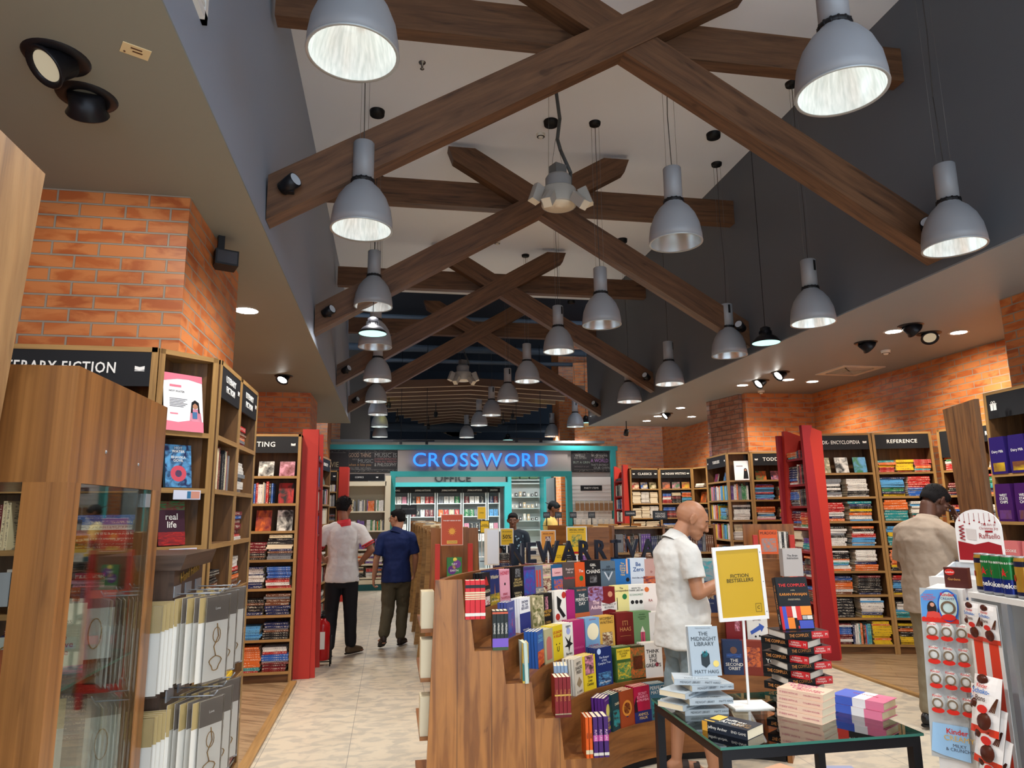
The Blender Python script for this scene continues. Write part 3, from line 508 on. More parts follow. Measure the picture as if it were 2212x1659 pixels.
fillcase(iw,IZ,2.43,.32,[[('f',('brown','cream')),('f',('black','grey')),('f',('maroon','cream')),('f',('black','white')),('f',('maroon','pink'))],[('f',('cream','green')),('u','fic'),('f',('cream','olive')),('u','fic'),('f',('red','black'))],[('f',('orange','brown')),('f',('brown','orange')),('f',('orange','cream')),('f',('maroon','orange')),('f',('black','white'))],[('s','fic'),('s','fic'),('s','drk'),('S','fic')],[('s','fic'),('s','drk'),('S','fic'),('S','red')],[('s','fic'),('s','whi'),('s','drk'),('S','drk')],[('s','fic'),('s','kid'),('s','set'),('s','drk')],[('S','fic'),('S','yel'),('S','set'),('S','red')]],'the writing case',seed=7)
RED2=mat((150,38,44),.5)
def redtower(label,p,q,zs,H,dep,seed,nm,pal,wallT=.03,post=.13,fl=True):
    """red tower: shelves open towards the front that runs p->q, a broad red end panel at q or p"""
    p,q=V((*p,0)),V((*q,0)); d=q-p; Wd=d.length; C=tf(p,math.atan2(d.y,d.x)); t=thing('red_shelf_tower',label,'shelf tower',C,'red shelf towers')
    for x in(0,Wd-wallT):
        b=MB(); b.prism([(-.05,0),(dep,0),(dep,H-.06),(.04,H),(.0,H)],x,x+wallT,0,'x'); b.build('side_panel',RED,t)
    b=MB(); b.box((wallT,dep-.02,0),(Wd-wallT,dep,H-.12)); b.build('back_panel',DRED,t)
    for z in zs: b=MB(); b.box((wallT,0,z-.025),(Wd-wallT,dep-.02,z)); b.build('shelf',DRED,t)
    b=MB(); b.box((wallT,.0,0),(Wd-wallT,.02,.09)); b.build('plinth',DRED,t)
    cs=(t,C,Wd,wallT,lambda z:0); return t,cs
RZ=[2.2,1.9,1.65,1.4,1.14,.86,.59,.32,.1]
t,cs=redtower('Tall red shelf tower with fire sign, beside the writing case',(-.765,7.64),(-.765,8.16),RZ,2.5,.16,1,'first red tower','fic')
fillcase(cs,RZ,2.5,.16,[[('u','whi')],[('u','fic')],[('u','whi')],[('u','fic')],[('u','whi')],[('u','whi')],[('u','fic')],[('u','whi')],[('u','fic')]],'the first red tower',seed=8)
# fire sign on the tower's broad end
b=MB(); b.box((0,0,0),(.14,.004,.2)); T=tf((-.915,7.63,.52)); o=tag(b.build('fire_extinguisher_sign',mat((176,30,34),.35),None,T),'Red fire extinguisher sign with flame symbol on the first red tower','sign')
b=MB(); b.box((.006,-.001,.006),(.134,0,.01)); b.box((.006,-.001,.19),(.134,0,.194)); b.box((.006,-.001,.006),(.01,0,.194)); b.box((.13,-.001,.006),(.134,0,.194)); b.build('border',LETW,o)
b=MB(); b.box((.03,-.001,.08),(.058,0,.15)); b.box((.036,-.001,.152),(.052,0,.162)); b.box((.02,-.001,.163),(.06,0,.170)); b.build('extinguisher_symbol',LETW,o)
b=MB(); 
for i in range(4): b.face([(.085,-.001,.09+i*.02),(.12,-.001,.10+i*.02),(.112,-.001,.125+i*.018),(.105,-.001,.11+i*.02),(.088,-.001,.108+i*.02)])
b.build('flame_symbol',LETW,o); text(o,'Fire\nextinguisher',.024,LETW,M.Translation((.07,-.001,.045))@FRONT,0,.01,fit=.115)
b=MB(); b.box((-.93,7.615,0),(-.765,7.64,2.5)); b.box((-.93,7.64,0),(-.92,8.2,2.44)); o=b.build('red_end_panel',RED); 
for c in COL.objects:
    if c.name=='red_shelf_tower': o.parent=c; o.matrix_parent_inverse=c.matrix_world.inverted()
o.name='end_panel'
sf=case('bookcase','Wooden bookcase with SCIENCE FI board facing the aisle past the red tower',(-.985,10.2),(-.915,11.0),ZZ,head='SCIENCE FI',dep=.27)
fillcase(sf,ZZ,2.43,.27,[[('f',('black','olive')),('f',('grey','green'))],[('u','whi'),('u','fic')],[('u','whi'),('u','cls')],[('s','fic'),('u','whi')],[('u','fic'),('s','whi')],[('u','navy' if 0 else 'drk'),('u','fic')],[('s','kid'),('s','fic')],[('u','kid'),('u','fic')]],'the science case',seed=9)
s2=case('bookcase','Small wooden bookcase beside the second red tower, far left',(-1.75,13.9),(-1.0,13.9),ZZ,head='',dep=.3)
fillcase(s2,ZZ,2.43,.3,[[('u','whi'),('u','com'),('u','com')],[('u','fic'),('u','whi'),('u','whi')],[('s','fic'),('s','kid'),('s','fic')],[('s','fic'),('s','kid'),('s','fic')],[('s','fic'),('s','kid'),('s','fic')],[],[],[]],'the small far case',seed=10)
b=MB(); b.box((-.985,13.86,0),(-.81,13.9,2.5)); b.box((-.985,13.9,0),(-.96,14.3,2.5)); b.box((-.82,13.9,0),(-.81,14.3,2.5)); tag(b.build('red_shelf_tower',RED),'Second red shelf tower, left of the cream comics shelves','shelf tower','red shelf towers')
# extinguisher
t=thing('fire_extinguisher','Red fire extinguisher in a black wire stand on the aisle floor','fire extinguisher',tf((-.70,8.22,0)))
b=MB(); b.lathe([(0,.06),(.072,.06),(.078,.075),(.078,.40),(.07,.44),(.035,.47),(.028,.49),(0,.49)],24); b.build('cylinder',mat((170,24,26),.25),t)
b=MB(); b.cyl((0,0,.49),(0,0,.53),.02,12); b.box((-.015,-.09,.53),(.015,.05,.545)); b.box((-.012,-.1,.56),(.012,.03,.572)); b.build('valve_handle',BLACK,t)
b=MB(); b.tube([(.0,-.03,.51),(-.07,-.06,.5),(-.095,-.03,.4),(-.09,0,.2)],.01,8); b.build('hose',BLACK,t)
b=MB(); b.box((-.03,-.0795,.18),(.03,-.077,.36)); b.build('instruction_label',mat((226,220,210),.5),t)
for x in(-.09,.09): b=MB(); b.tube([(x,-.06,.0),(x,-.06,.3),(x,.06,.3),(x,.06,0)],.007,6); b.build('stand_leg',BLACK,t)
b=MB(); b.tube([(-.09,-.06,.05),(.09,-.06,.05),(.09,.06,.05),(-.09,.06,.05),(-.09,-.06,.05)],.006,6); b.build('stand_frame',BLACK,t)
# --- right side cases
dk=case('bookcase','Wooden bookcase with ENCYCLOPIDIA board, right of the red tower',(4.92,7.50),(5.60,7.34),ZZ,head='DK- ENCYCLOPIDIA',H=2.5,dep=.36,lean=.13,icons='lr',headsz=.06)
KX='encyclopedia'
fillcase(dk,ZZ,2.5,.36,[[('f',('olive','cream')),('f',('white','black')),('f',('sky','green'))],[('S','whi'),('S','whi')],[('S','ref'),('S','ref')],[('S','whi'),('S','ref')],[('S','ref'),('S','ref')],[('S','fic'),('S','drk')],[('S','whi'),('S','ref')],[('S','red'),('u','ref'),('S','yel')]],'the encyclopedia case',KX,seed=11)
rf=case('bookcase','Wooden bookcase with centred REFERENCE board behind the bowed man',(5.605,7.335),(6.22,7.13),ZZ,head='REFERENCE',H=2.5,dep=.3,lean=.13,icons='',headsz=.06)
fillcase(rf,ZZ,2.5,.3,[[('s','set'),('s','set'),('s','set')],[('S','ref'),('S','red')],[('S','ref'),('S','ref')],[('S','set'),('S','ref')],[('S','yel'),('S','yel')],[('S','ref'),('S','fic')],[('S','ref'),('S','ref')],[('S','yel'),('S','red')]],'the reference case',KX,seed=12)
rc=case('bookcase','Narrow dark-topped corner bookcase between the two reference units',(6.23,7.11),(6.34,6.72),ZZ,head='',H=2.5,dep=.22,icons='',headh=.3)
fillcase(rc,ZZ,2.5,.22,[[('S','ref')],[('s','drk')],[('s','fic')],[('s','drk')],[('s','fic')],[('s','drk')],[('s','fic')],[('s','ref')]],'the corner case',KX,seed=13)
re=case('bookcase','Wooden reference bookcase on the side wall, partly behind the slanted panel',(6.30,6.68),(6.18,5.95),ZZ,head='REFERENCE',H=2.5,dep=.28,icons='l',headsz=.06)
fillcase(re,ZZ,2.5,.28,[[('f',('black','white')),('u','ref')],[('S','ref'),('S','set')],[('s','whi'),('S','ref')],[('s','yel'),('S','ref')],[('s','fic'),('S','ref')],[('s','ref'),('s','ref')],[('s','ref'),('s','ref')],[]],'the side reference case',KX,seed=14)
t,cs=redtower('Broad red shelf tower between the toddlers and encyclopedia cases',(4.72,7.86),(4.66,7.28),[2.2,1.9,1.65,1.4,1.14,.86,.59,.1],2.55,.2,1,'x','fic',.06)
fillcase(cs,[2.2,1.9,1.65,1.4,1.14,.86,.59,.1],2.55,.2,[[('s','set'),('u','fic')],[('s','fic'),('u','fic')],[('S','fic'),('u','drk')],[('S','fic'),('s','kid')],[('S','fic'),('s','kid')],[('s','fic'),('S','fic')],[('s','kid'),('s','fic')],[('s','fic')]],'the broad red tower',seed=15)
b=MB(); b.prism([(4.57,2.55),(4.70,2.55),(4.66,2.4),(4.80,0),(4.62,0)],7.19,7.24,0); o=b.build('end_panel',RED2); o.parent=t; o.matrix_parent_inverse=t.matrix_world.inverted()
b=MB(); b.prism([(4.66,2.5),(4.80,2.5),(4.76,2.35),(4.80,0),(4.66,0)],7.86,7.91,0); o=b.build('end_panel',RED2); o.parent=t; o.matrix_parent_inverse=t.matrix_world.inverted()
td=case('bookcase','Wooden bookcase with slanted TODDLERS board beside the glazed brick pillar',(4.94,10.45),(4.80,9.50),ZZ,head='TODDLERS',dep=.25,icons='lr')
fillcase(td,ZZ,2.43,.25,[[('f',('navy','red')),('f',('navy','sky'))],[('u','kid'),('u','kid')],[('u','kid'),('s','kid')],[('u','kid'),('u','kid')],[('s','fic'),('s','kid')],[],[],[]],'the slanted toddlers case','picture_book',seed=16)
tc=case('bookcase','Narrow angled corner bookcase unit with the white poster, toddlers section',(4.79,9.48),(5.10,9.37),ZZ,dep=.2)
fillcase(tc,ZZ,2.43,.2,[[],[('u','com')],[('s','whi')],[('S','cls')],[('S','cls')],[('s','fic')],[],[]],'the poster corner case','picture_book',seed=17)
te=case('bookcase','Front-facing wooden bookcase with TODDLERS board left of the broad red tower',(5.105,9.36),(5.80,9.2),ZZ,head='TODDLERS',dep=.3,icons='lr',headsz=.07)
fillcase(te,ZZ,2.43,.3,[[('f',('green','orange')),('f',('navy','pink')),('f',('sky','navy'))],[('S','kid'),('s','kid')],[('s','kid'),('s','kid')],[('s','kid'),('S','kid')],[('s','fic'),('S','ref')],[('s','kid'),('s','kid')],[],[]],'the front toddlers case','picture_book',seed=18)
cl=case('bookcase','Wooden bookcase with CLASSICS board, far right of the blue sign',(4.62,13.2),(5.22,13.2),ZZ,head='CLASSICS',dep=.3,icons='lr')
fillcase(cl,ZZ,2.43,.3,[[('f',('cream','red')),('f',('cream','blue')),('f',('cream','olive'))],[('S','cls'),('S','cls'),('S','cls')],[('s','cls'),('S','cls'),('S','cls')],[('S','cls'),('S','cls')],[('S','cls'),('S','cls')],[],[],[]],'the classics case',seed=19)
ci=case('bookcase','Wooden bookcase with INDIAN WRITING board beside the classics',(5.225,13.2),(5.82,13.0),ZZ,head='INDIAN WRITING',dep=.3,icons='lr')
fillcase(ci,ZZ,2.43,.3,[[('f',('orange','brown')),('f',('green','pink')),('f',('yellow','orange'))],[('s','red'),('s','fic'),('S','set')],[('s','red'),('s','yel')],[('s','fic'),('s','fic')],[('s','fic'),('s','yel')],[],[],[]],'the far writing case',seed=20)
cc=case('bookcase','Narrow wooden corner bookcase without board between writing and toddlers sections',(5.83,12.99),(5.95,12.6),ZZ,dep=.22)
fillcase(cc,ZZ,2.43,.22,[[('s','whi')],[('f',('brown','orange'))],[('s','fic')],[('s','fic')],[('s','fic')],[],[],[]],'the far corner case',seed=21)
t,cs=redtower('Small red shelf tower between party goods and the classics case',(4.47,13.75),(4.50,13.3),[2.2,1.9,1.65,1.4,1.14,.86,.59],2.5,.14,1,'x','fic')
fillcase(cs,[2.2,1.9,1.65,1.4,1.14,.86,.59],2.5,.14,[[('u','drk')],[('u','whi')],[('u','fic')],[('u','whi')],[('u','fic')]],'the small red tower',seed=22)
b=MB(); b.prism([(4.49,2.5),(4.60,2.5),(4.57,2.35),(4.64,0),(4.50,0)],13.22,13.27,0); o=b.build('end_panel',RED); o.parent=t; o.matrix_parent_inverse=t.matrix_world.inverted()
# --- posters standing on shelves
def flatcard(name,label,cat,T,w,h,m,group=None,th=.003):
    b=MB(); b.box((-w/2,0,0),(w/2,th,h)); return tag(b.build(name,m,None,T),label,cat,group)
PW=mat((238,236,236),.4)
a=math.atan2(.215,.22); T=tf((-1.02,3.685,2.03),a)@M.Rotation(-.18,4,'X')
o=flatcard('author_poster','Pink and white acrylic poster with a woman holding a book','poster',T,.205,.30,PW)
PK=mat((222,120,138),.4); b=MB(); b.prism([(-.1025,.30),(.1025,.30),(.1025,.262),(.03,.275),(-.03,.272),(-.1025,.255)],-.0012,-.0004); b.prism([(-.1025,0),(.1025,0),(.1025,.055),(.04,.06),(-.03,.045),(-.1025,.05)],-.0012,-.0004); b.build('pink_band',PK,o)
b=MB(); b.box((-.07,-.001,.228),(-.01,0,.240)); b.box((-.07,-.001,.085),(-.03,0,.092)); b.build('pink_tag',PK,o)
text(o,'HOT WATER',.014,BLACK,M.Translation((-.075,-.001,.205))@FRONT,0,.02,'LEFT'); 
b=MB(); [b.box((-.072,-.0012,.165-i*.008),(.02-.01*(i%3),0,.168-i*.008)) for i in range(6)]; b.build('fine_print',mat((90,90,96),.5),o)
SKIN0=mat((176,124,96),.5); b=MB(); b.prism([(.03,.055),(.095,.055),(.09,.10),(.075,.12),(.05,.12),(.035,.10)],-.0014,-.0006); b.build('patterned_shirt_print',artmat('pink','maroon',6),o)
b=MB(); b.lathe([(0,0),(.016,0)],16,0,tf((.06,-.0022,.138))@M.Rotation(PI/2,4,'X')); b.build('face_print',SKIN0,o)
b=MB(); b.prism([(.036,.10),(.042,.155),(.06,.168),(.08,.155),(.085,.10),(.076,.10),(.074,.14),(.06,.152),(.047,.14),(.046,.10)],-.003,-.0024); b.build('hair_print',BLACK,o)
b=MB(); b.box((.045,-.003,.07),(.07,-.0022,.105)); b.build('book_print',mat((70,110,150),.4),o)
T=tf((5.0-.03,9.395,2.03),-.34)@M.Rotation(-.12,4,'X'); o=flatcard('author_poster','White acrylic poster with a dark-haired figure beside the TODDLERS boards','poster',T,.2,.28,PW)
b=MB(); b.prism([(.02,.02),(.09,.02),(.085,.1),(.075,.16),(.055,.175),(.035,.16),(.03,.1)],-.0014,-.0006); b.build('figure_print',BLACK,o); b=MB(); b.lathe([(0,0),(.014,0)],16,0,tf((.055,-.0022,.145))@M.Rotation(PI/2,4,'X')); b.build('face_print',SKIN0,o); b=MB(); b.box((-.07,-.001,.2),(.02,0,.208)); b.build('fine_print',mat((120,80,80),.5),o)
# ---------------------------------------------------------------- storefront of the inner shop
YS=16.0
b=MB(); b.box((-1.75,YS-.05,3.02),(5.3,YS+.05,3.13)); b.box((5.12,YS-.05,0),(5.25,YS+.05,3.02)); b.box((-.02,YS-.14,2.41),(4.14,YS+.02,2.53)); b.box((-.02,YS-.14,0),(.1,YS+.02,2.41)); b.box((4.02,YS-.14,0),(4.14,YS+.02,2.41)); struct('door_1',b,TEAL)
b=MB(); b.box((.14,YS-.02,2.53),(4.08,YS+.04,3.02)); b.box((-1.75,YS,2.40),(.14,YS+.04,3.02)); b.box((4.08,YS,2.4),(5.2,YS+.04,3.02)); b.box((4.14,YS,0),(5.12,YS+.04,2.4)); struct('wall_front',b,mat((150,140,134),.55))
SG=mat((44,118,250),.4,0,1.5,name='neon')
st=thing('shop_sign','Glowing blue shop-name letters on the grey panel over the far shop','sign',tf((2.03,YS-.09,2.775)))
lay=[]; x=0
for ch_ in 'CROSSWORD':
    me=textmesh(ch_,.44,.04,.002,'LEFT'); xs=[v.co.x for v in me.vertices]; lay.append((ch_,x,min(xs))); x+=(max(xs)-min(xs))*1.17+.07
tot=x-.07
for ch_,x,mn in lay: text(st,ch_,.44,SG,M.Translation((-1.55+(x-mn*1.17)*3.1/tot,0,0))@FRONT@M.Diagonal((1.17*3.1/tot,1,1,1)),.04,.002,'LEFT',name='letter_'+ch_.lower())
def chalk(px,py,s,x,z,w,col=(170,164,150),parent=None,sc=1): text(parent,s,sc,mat(col,.6),M.Translation((x,-.004,z))@FRONT,0,.0,'CENTER',w,name='chalk_lettering')
for nm,x0,x1,lines,lb in(('a',-1.74,-.94,[('MOVIE',.16,0,-.08,(150,140,110))],'Dark chalk mural ending in MOVIE above the small red tower'),('b',-.93,.13,[('GOOD THING',.13,-.30,.13,(150,124,104)),('ABOUT',.05,-.38,.04,(110,100,96)),('MUSIC',.12,-.17,.0,(110,110,110)),('when it hits you',.085,-.29,-.08,(140,104,66)),('YOU FEEL NO PAIN',.07,-.29,-.16,(110,106,104)),('MUSIC IS',.14,.27,.13,(118,116,114)),('A HIGHER REVELATION',.06,.27,.05,(130,84,84)),('THAN ALL WISDOM',.06,.27,-.01,(130,84,84)),('& PHILOSOPHY',.11,.27,-.08,(130,128,124))],'Dark chalk mural about music, left of the blue sign'),('c',4.17,5.1,[('WELL!',.09,-.25,.14,(140,136,130)),("I'VE OFTEN",.06,-.25,.08,(120,116,110)),('BUT A GRIN',.075,-.22,-.02,(120,130,120)),('WITHOUT A CAT',.045,-.22,-.12,(110,100,100)),('In dreams',.10,.22,.15,(150,144,136)),('WE ENTER',.05,.22,.09,(140,130,120)),('A WORLD',.12,.22,.02,(140,100,150)),("THAT'S ENTIRELY",.07,.22,-.08,(140,140,136)),('OUR OWN',.08,.27,-.15,(140,140,136))],'Dark chalk mural about dreams, right of the blue sign')):
    t=thing('chalk_mural',lb,'mural',tf(((x0+x1)/2,YS-.02,2.76)),'chalk murals of the far shop'); w_=x1-x0; b=MB(); b.box((-w_/2,-.003,-.245),(w_/2,.015,.245)); b.build('board',mat((40,37,38),.7),t)
    for s,sz,x,z,c in lines: chalk(0,0,s,x,z,w_*.46,c,t,sz)
    b=MB(); rr=random.Random(5); 
    for i in range(46): a=rr.uniform(-w_/2+.03,w_/2-.03); z=rr.choice((rr.uniform(.19,.235),rr.uniform(-.235,-.2))); l=rr.uniform(.008,.03); an=rr.uniform(-1,1); b.face([(a,-.004,z),(a+l*math.cos(an),-.004,z+l*math.sin(an)),(a+l*math.cos(an),-.004,z+l*math.sin(an)+.006),(a,-.004,z+.006)])
    for z in(.185,-.19): b.box((-w_/2+.06,-.004,z),(w_/2-.06,-.0035,z+.004))
    b.build('chalk_border',mat((130,126,120),.7),t)
# cream comics shelving
CZ=[2.25-.0,1.66,1.25,.86,.55,.27]
cm=thing('comics_shelving','Cream built-in shelves of comics left of the teal doorway','shelving',tf((-1.7,15.62,0)))
b=MB(); b.box((1.58,0,0),(1.70,.36,2.42)); b.build('post',CREAM,cm); b=MB(); b.box((.66,0,.15),(.76,.3,2.26)); b.build('post',CREAM,cm); b=MB(); b.box((0,0,.15),(.06,.3,2.26)); b.build('post',CREAM,cm)
b=MB(); b.box((0,0,2.2),(1.6,.3,2.3)); b.build('top_rail',CREAM,cm); b=MB(); b.box((0,.3,.15),(1.6,.32,2.3)); b.build('back_panel',mat((186,178,156),.6),cm); b=MB(); b.box((0,0,.13),(1.6,.3,.22)); b.build('base_rail',CREAM,cm); b=MB(); b.box((0,-.02,0),(1.7,.3,.12)); b.build('kick_board',mat((30,84,86),.5),cm)
for z in CZ[1:]: b=MB(); b.box((.06,0,z-.03),(1.58,.3,z)); b.build('shelf',CREAM,cm)
b=MB(); b.box((0,-.01,2.31),(1.56,.02,2.46)); h=b.build('category_board',BLACK,cm); text(h,'COMICS',.05,LETW,M.Translation((1.02,-.013,2.385))@FRONT,.001,.02); bookicon(h,1.40,-.013,2.385,.03)
for si,z in enumerate(CZ[1:]):
    for x,nmc in((.1,'left'),(.28,'left'),(.46,'left'),(.80,'mid'),(1.0,'mid'),(1.2,'right'),(1.39,'right')):
        C=tf((-1.7,15.62,0)); wh='%s comics on shelf %s of cream shelving'%({.1:'far left',.28:'left',.46:'inner left',.80:'inner right',1.0:'centre right',1.2:'right',1.39:'far right'}[x],['one','two','three','four','five'][si])
        rr=random.Random(int(x*100)+si)
        if si in(0,1,2): upright(C,x,x+.16,.02,z,'com',wh,'comic_book',.24 if si==0 else .22,.16,rr,.5)
        else: stack(C,x,.02,z,.2,'com' if si==3 else 'fic',wh,'comic_book',.16,.2,rr,.3)
# shop interior seen through the doorway
b=MB(); b.box((-1.6,21.2,0),(5.2,21.3,3.3)); b.box((5.3,16.05,0),(5.4,21.3,3.3)); b.box((-1.8,16.05,0),(-1.7,21.3,3.3)); struct('wall_far',b,mat((150,150,146),.6))
b=MB(); b.box((-1.8,16.06,3.2),(5.4,21.3,3.26)); struct('ceiling',b,mat((120,120,120),.7))
for x in(.2,1.9,3.6): area('shop_ceiling_light',(x,18.6,3.15),(0,0,0),1.2,.5,60,(.92,.97,1))
for x in(.8,3.2): area('shop_ceiling_light',(x,17.2,3.15),(0,0,0),1.2,.5,45,(.92,.97,1))
def pz(px,py,Y): return at(px,py,Y=Y)
t=thing('hanging_letters','Black OFFICE letters on the grey fascia inside the far shop','sign',tf((1.75,20.2,2.57))); text(t,'OFFICE',.30,BLACK,FRONT,.03,.012,space=1.1)
b=MB(); b.box((-1.4,20.25,2.46),(3.3,20.3,3.2)); tag(b.build('fascia_panel',mat((120,120,114),.6)),'Grey plaster fascia panel behind the OFFICE letters','panel')
b=MB(); b.box((-1.4,20.1,2.34),(3.34,20.28,2.46)); b.box((3.34,20.1,0),(3.44,20.28,3.2)); b.box((3.24,20.1,0),(3.34,20.28,2.34)); tag(b.build('teal_frame',TEAL),'Teal frame around the notebook shelves inside the far shop','frame')
JW=mat((214,222,220),.4)
for i,(x0,x1) in enumerate(((-.75,.52),(.55,1.30),(1.33,2.06),(2.09,2.80),(2.83,3.2))):
    nm=['first','second','third','fourth','fifth'][i]; t=thing('notebook_shelving','White notebook shelving bay inside the far shop, %s bay from the left'%nm,'shelving',tf((x0,20.75,0)),'notebook shelving bays'); w_=x1-x0
    b=MB(); b.box((0,.3,0),(w_,.32,2.32)); b.build('back_panel',mat((150,158,160),.5),t)
    for x in(0,w_-.03): b=MB(); b.box((x,0,0),(x+.03,.3,2.32)); b.build('side_panel',JW,t)
    b=MB(); b.box((0,-.01,2.18),(w_,.01,2.32)); h=b.build('category_board',SIGNB,t); text(h,'JOURNALS & NOTE BOOKS',.07,LETW,M.Translation((w_/2,-.013,2.25))@FRONT,.001,.02,fit=w_*.6)
    for si,z in enumerate((1.88,1.50,1.10,.8)):
        b=MB(); b.box((.03,0,z-.025),(w_-.03,.3,z)); b.build('shelf',JW,t); n=max(2,int(w_/.15)); rr=random.Random(i*7+si)
        for j in range(n):
            c=rr.choice((['sky','cream','pink','white','sky'],['red','orange','black','white','cream'],['grey','green','teal','black','white'],['navy','maroon','black','white','grey'])[min(3,i) if si==0 else (0,3,1,2,0)[i%4]] if si<2 else ['black','white','pink','navy','white']); w2=(w_-.1)/n*.85
            BOOKS.append(('notebook',facing(tf((x0,20.75,0)),.06+j*(w_-.1)/n,.04,z,.2,w2,.02),c,'%s notebook, %s from left, %s shelf of %s bay'%(cname(c).capitalize(),(['first']+ORD[1:])[j],SH[si],nm),'notebooks in the far shop'))
b=MB(); b.box((3.44,20.8,0),(4.5,20.82,3.2)); t=b.build('display_cabinet',mat((196,200,196),.5)); tag(t,'Shelved display of small wooden gifts right of the notebook bays','shelving')
for si,z in enumerate((2.55,2.45-.0,2.05,1.72,1.36,1.1)):
    b=MB(); b.box((3.44,20.5,z-.03),(4.36,20.8,z)); b.build('shelf',JW if si<2 else mat((170,180,176),.3),t)
rr=random.Random(3)
for si,z in enumerate((2.05,1.72,1.36)):
    for j in range(7): 
        x=3.5+j*.12; h=rr.uniform(.06,.2); b=MB(); b.box((x,20.52,z),(x+.07,20.6,z+h)); b.box((x+.02,20.515,z+h*.3),(x+.05,20.52,z+h*.7),1)
        tag(b.build('gift_box',[mat(rr.choice([(200,176,140),(214,206,190),(120,120,112),(90,88,84)]),.5),PW]),'Small boxed gift, %s from left on the %s gift shelf'%((['first']+ORD[1:])[j],['upper','middle','lower'][si]),'box','boxed gifts on the far shelves')
for j in range(3): 
    b=MB(); b.box((3.5+j*.29,20.55,2.58),(3.5+j*.29+.24,20.7,2.84)); b.box((3.51+j*.29,20.545,2.67),(3.5+j*.29+.23,20.55,2.83),1); tag(b.build('storage_box',[mat((110,140,104),.5),mat((196,206,170),.5)]),'Green printed box on top of the gift shelving, %s of three'%['left','middle','right'][j],'box','green printed boxes')
b=MB(); b.box((4.38,20.0,0),(4.60,20.6,3.2)); tag(b.build('teal_column',TEAL),'Wide teal column inside the far shop beside the gift shelves','column')
b=MB(); b.box((3.82,16.3,0),(3.86,17.2,2.41)); tag(b.build('slatted_blind',planks('blind',(86,90,90),(96,100,100),(80,84,84),3,.04,.5,(50,52,52),.004)),'Grey slatted roller blind at the right of the teal doorway','blind')
# party goods slatwall
t=thing('slatwall','White slatwall of party goods right of the teal doorway','display wall',tf((4.16,15.9,0))); b=MB(); b.box((0,.04,0),(.94,.08,2.4)); b.build('wall_board',WHITE,t); b=MB(); b.box((.2,.03,2.08),(.72,.04,2.2)); h=b.build('category_board',SIGNB,t); text(h,'PARTY ITEMS',.06,LETW,M.Translation((.46,.027,2.14))@FRONT,.001,.02,fit=.35)
for i in range(20): b=MB(); b.box((0,.036,.5+i*.09),(.94,.041,.504+i*.09)); b.build('slat_groove',mat((150,150,148),.6),t)
for r,(z,n,cc) in enumerate(((1.62,8,(150,116,84)),(1.17,7,(214,208,196)))):
    for j in range(n):
        x=4.2+j*.115+(.0 if r==0 else .02*j); q=thing('party_pack','Small hanging party pack, %s from left in the %s row'%((['first']+ORD[1:])[j],['upper','lower'][r]),'packet',tf((x,15.82,z)),'hanging party packs'); h=.22 if r==0 else .26
        b=MB(); b.box((0,0,0),(.09,.012,h)); b.build('pouch',mat(cc,.4),q); b=MB(); b.box((.0,-.001,h*.78),(.09,0,h)); b.build('header_card',mat((222,218,208) if r else (200,190,170),.5),q); b=MB(); b.cyl((.045,0,h+.01),(.045,.1,h+.01),.003,5); b.build('hook',SILVER,q)
# ================================================================= the curved new-arrivals display
CX,CY=2.0,3.72; TR_R=[1.60,1.43,1.27,1.12,.96]; TR_Z=[1.03,.86,.68,.49,.27]; RO=1.78; YEND=4.08; AR=math.radians(55)
def aleft(r): return PI-math.asin(min(.99,(YEND-CY)/r))
def arcpts(r,n=26,a0=None,a1=None):
    a0=aleft(r) if a0 is None else a0; a1=AR if a1 is None else a1
    return [(CX+r*math.cos(a0+(a1-a0)*i/n),CY+r*math.sin(a0+(a1-a0)*i/n)) for i in range(n+1)]
disp=thing('tiered_display','Large curved five-tier wooden display of new books, stepping down around the bald man','display stand')
levels=list(zip(TR_R,TR_Z)); outer=RO
def ringslab(b,r0,r1,z0,z1,mi=0,mt=1):
    A=arcpts(r0); B=arcpts(r1); n=len(A)-1; L=0
    for i in range(n):
        (ax,ay),(bx,by)=A[i],A[i+1]; (cx,cy),(dx,dy)=B[i],B[i+1]; s=math.hypot(bx-ax,by-ay)
        b.face([(ax,ay,z0),(bx,by,z0),(bx,by,z1),(ax,ay,z1)][::-1],mi,[(L,z0),(L+s,z0),(L+s,z1),(L,z1)][::-1])
        b.face([(cx,cy,z0),(dx,dy,z0),(dx,dy,z1),(cx,cy,z1)],mi,[(L,z0),(L+s,z0),(L+s,z1),(L,z1)])
        b.face([(ax,ay,z1),(bx,by,z1),(dx,dy,z1),(cx,cy,z1)][::-1],mt,[(L,0),(L+s,0),(L+s,r1-r0),(L,r1-r0)][::-1]); b.face([(ax,ay,z0),(bx,by,z0),(dx,dy,z0),(cx,cy,z0)],mi); L+=s
    for i in(0,n):
        q=[(A[i][0],A[i][1],z0),(B[i][0],B[i][1],z0),(B[i][0],B[i][1],z1),(A[i][0],A[i][1],z1)]; b.face(q if i else q[::-1],mi)
for k,(r,z) in enumerate(levels):
    ro=TR_R[k-1] if k else RO
    b=MB(); ringslab(b,r,ro+.004,z-.035 if k<4 else .05,z); b.build('tier_shelf',[WGOND,WGOND],disp)
    if k: 
        b=MB(); ringslab(b,ro,ro+.015,z,TR_Z[k-1]-.034); b.build('riser',[WGOND,WGOND],disp)
b=MB(); ringslab(b,RO-.03,RO,.0,1.235); b.build('back_rail',[WGOND,WGOND],disp)
b=MB(); ringslab(b,.99,1.03,0,.05); b.build('toe_kick',[BLACK,BLACK],disp)
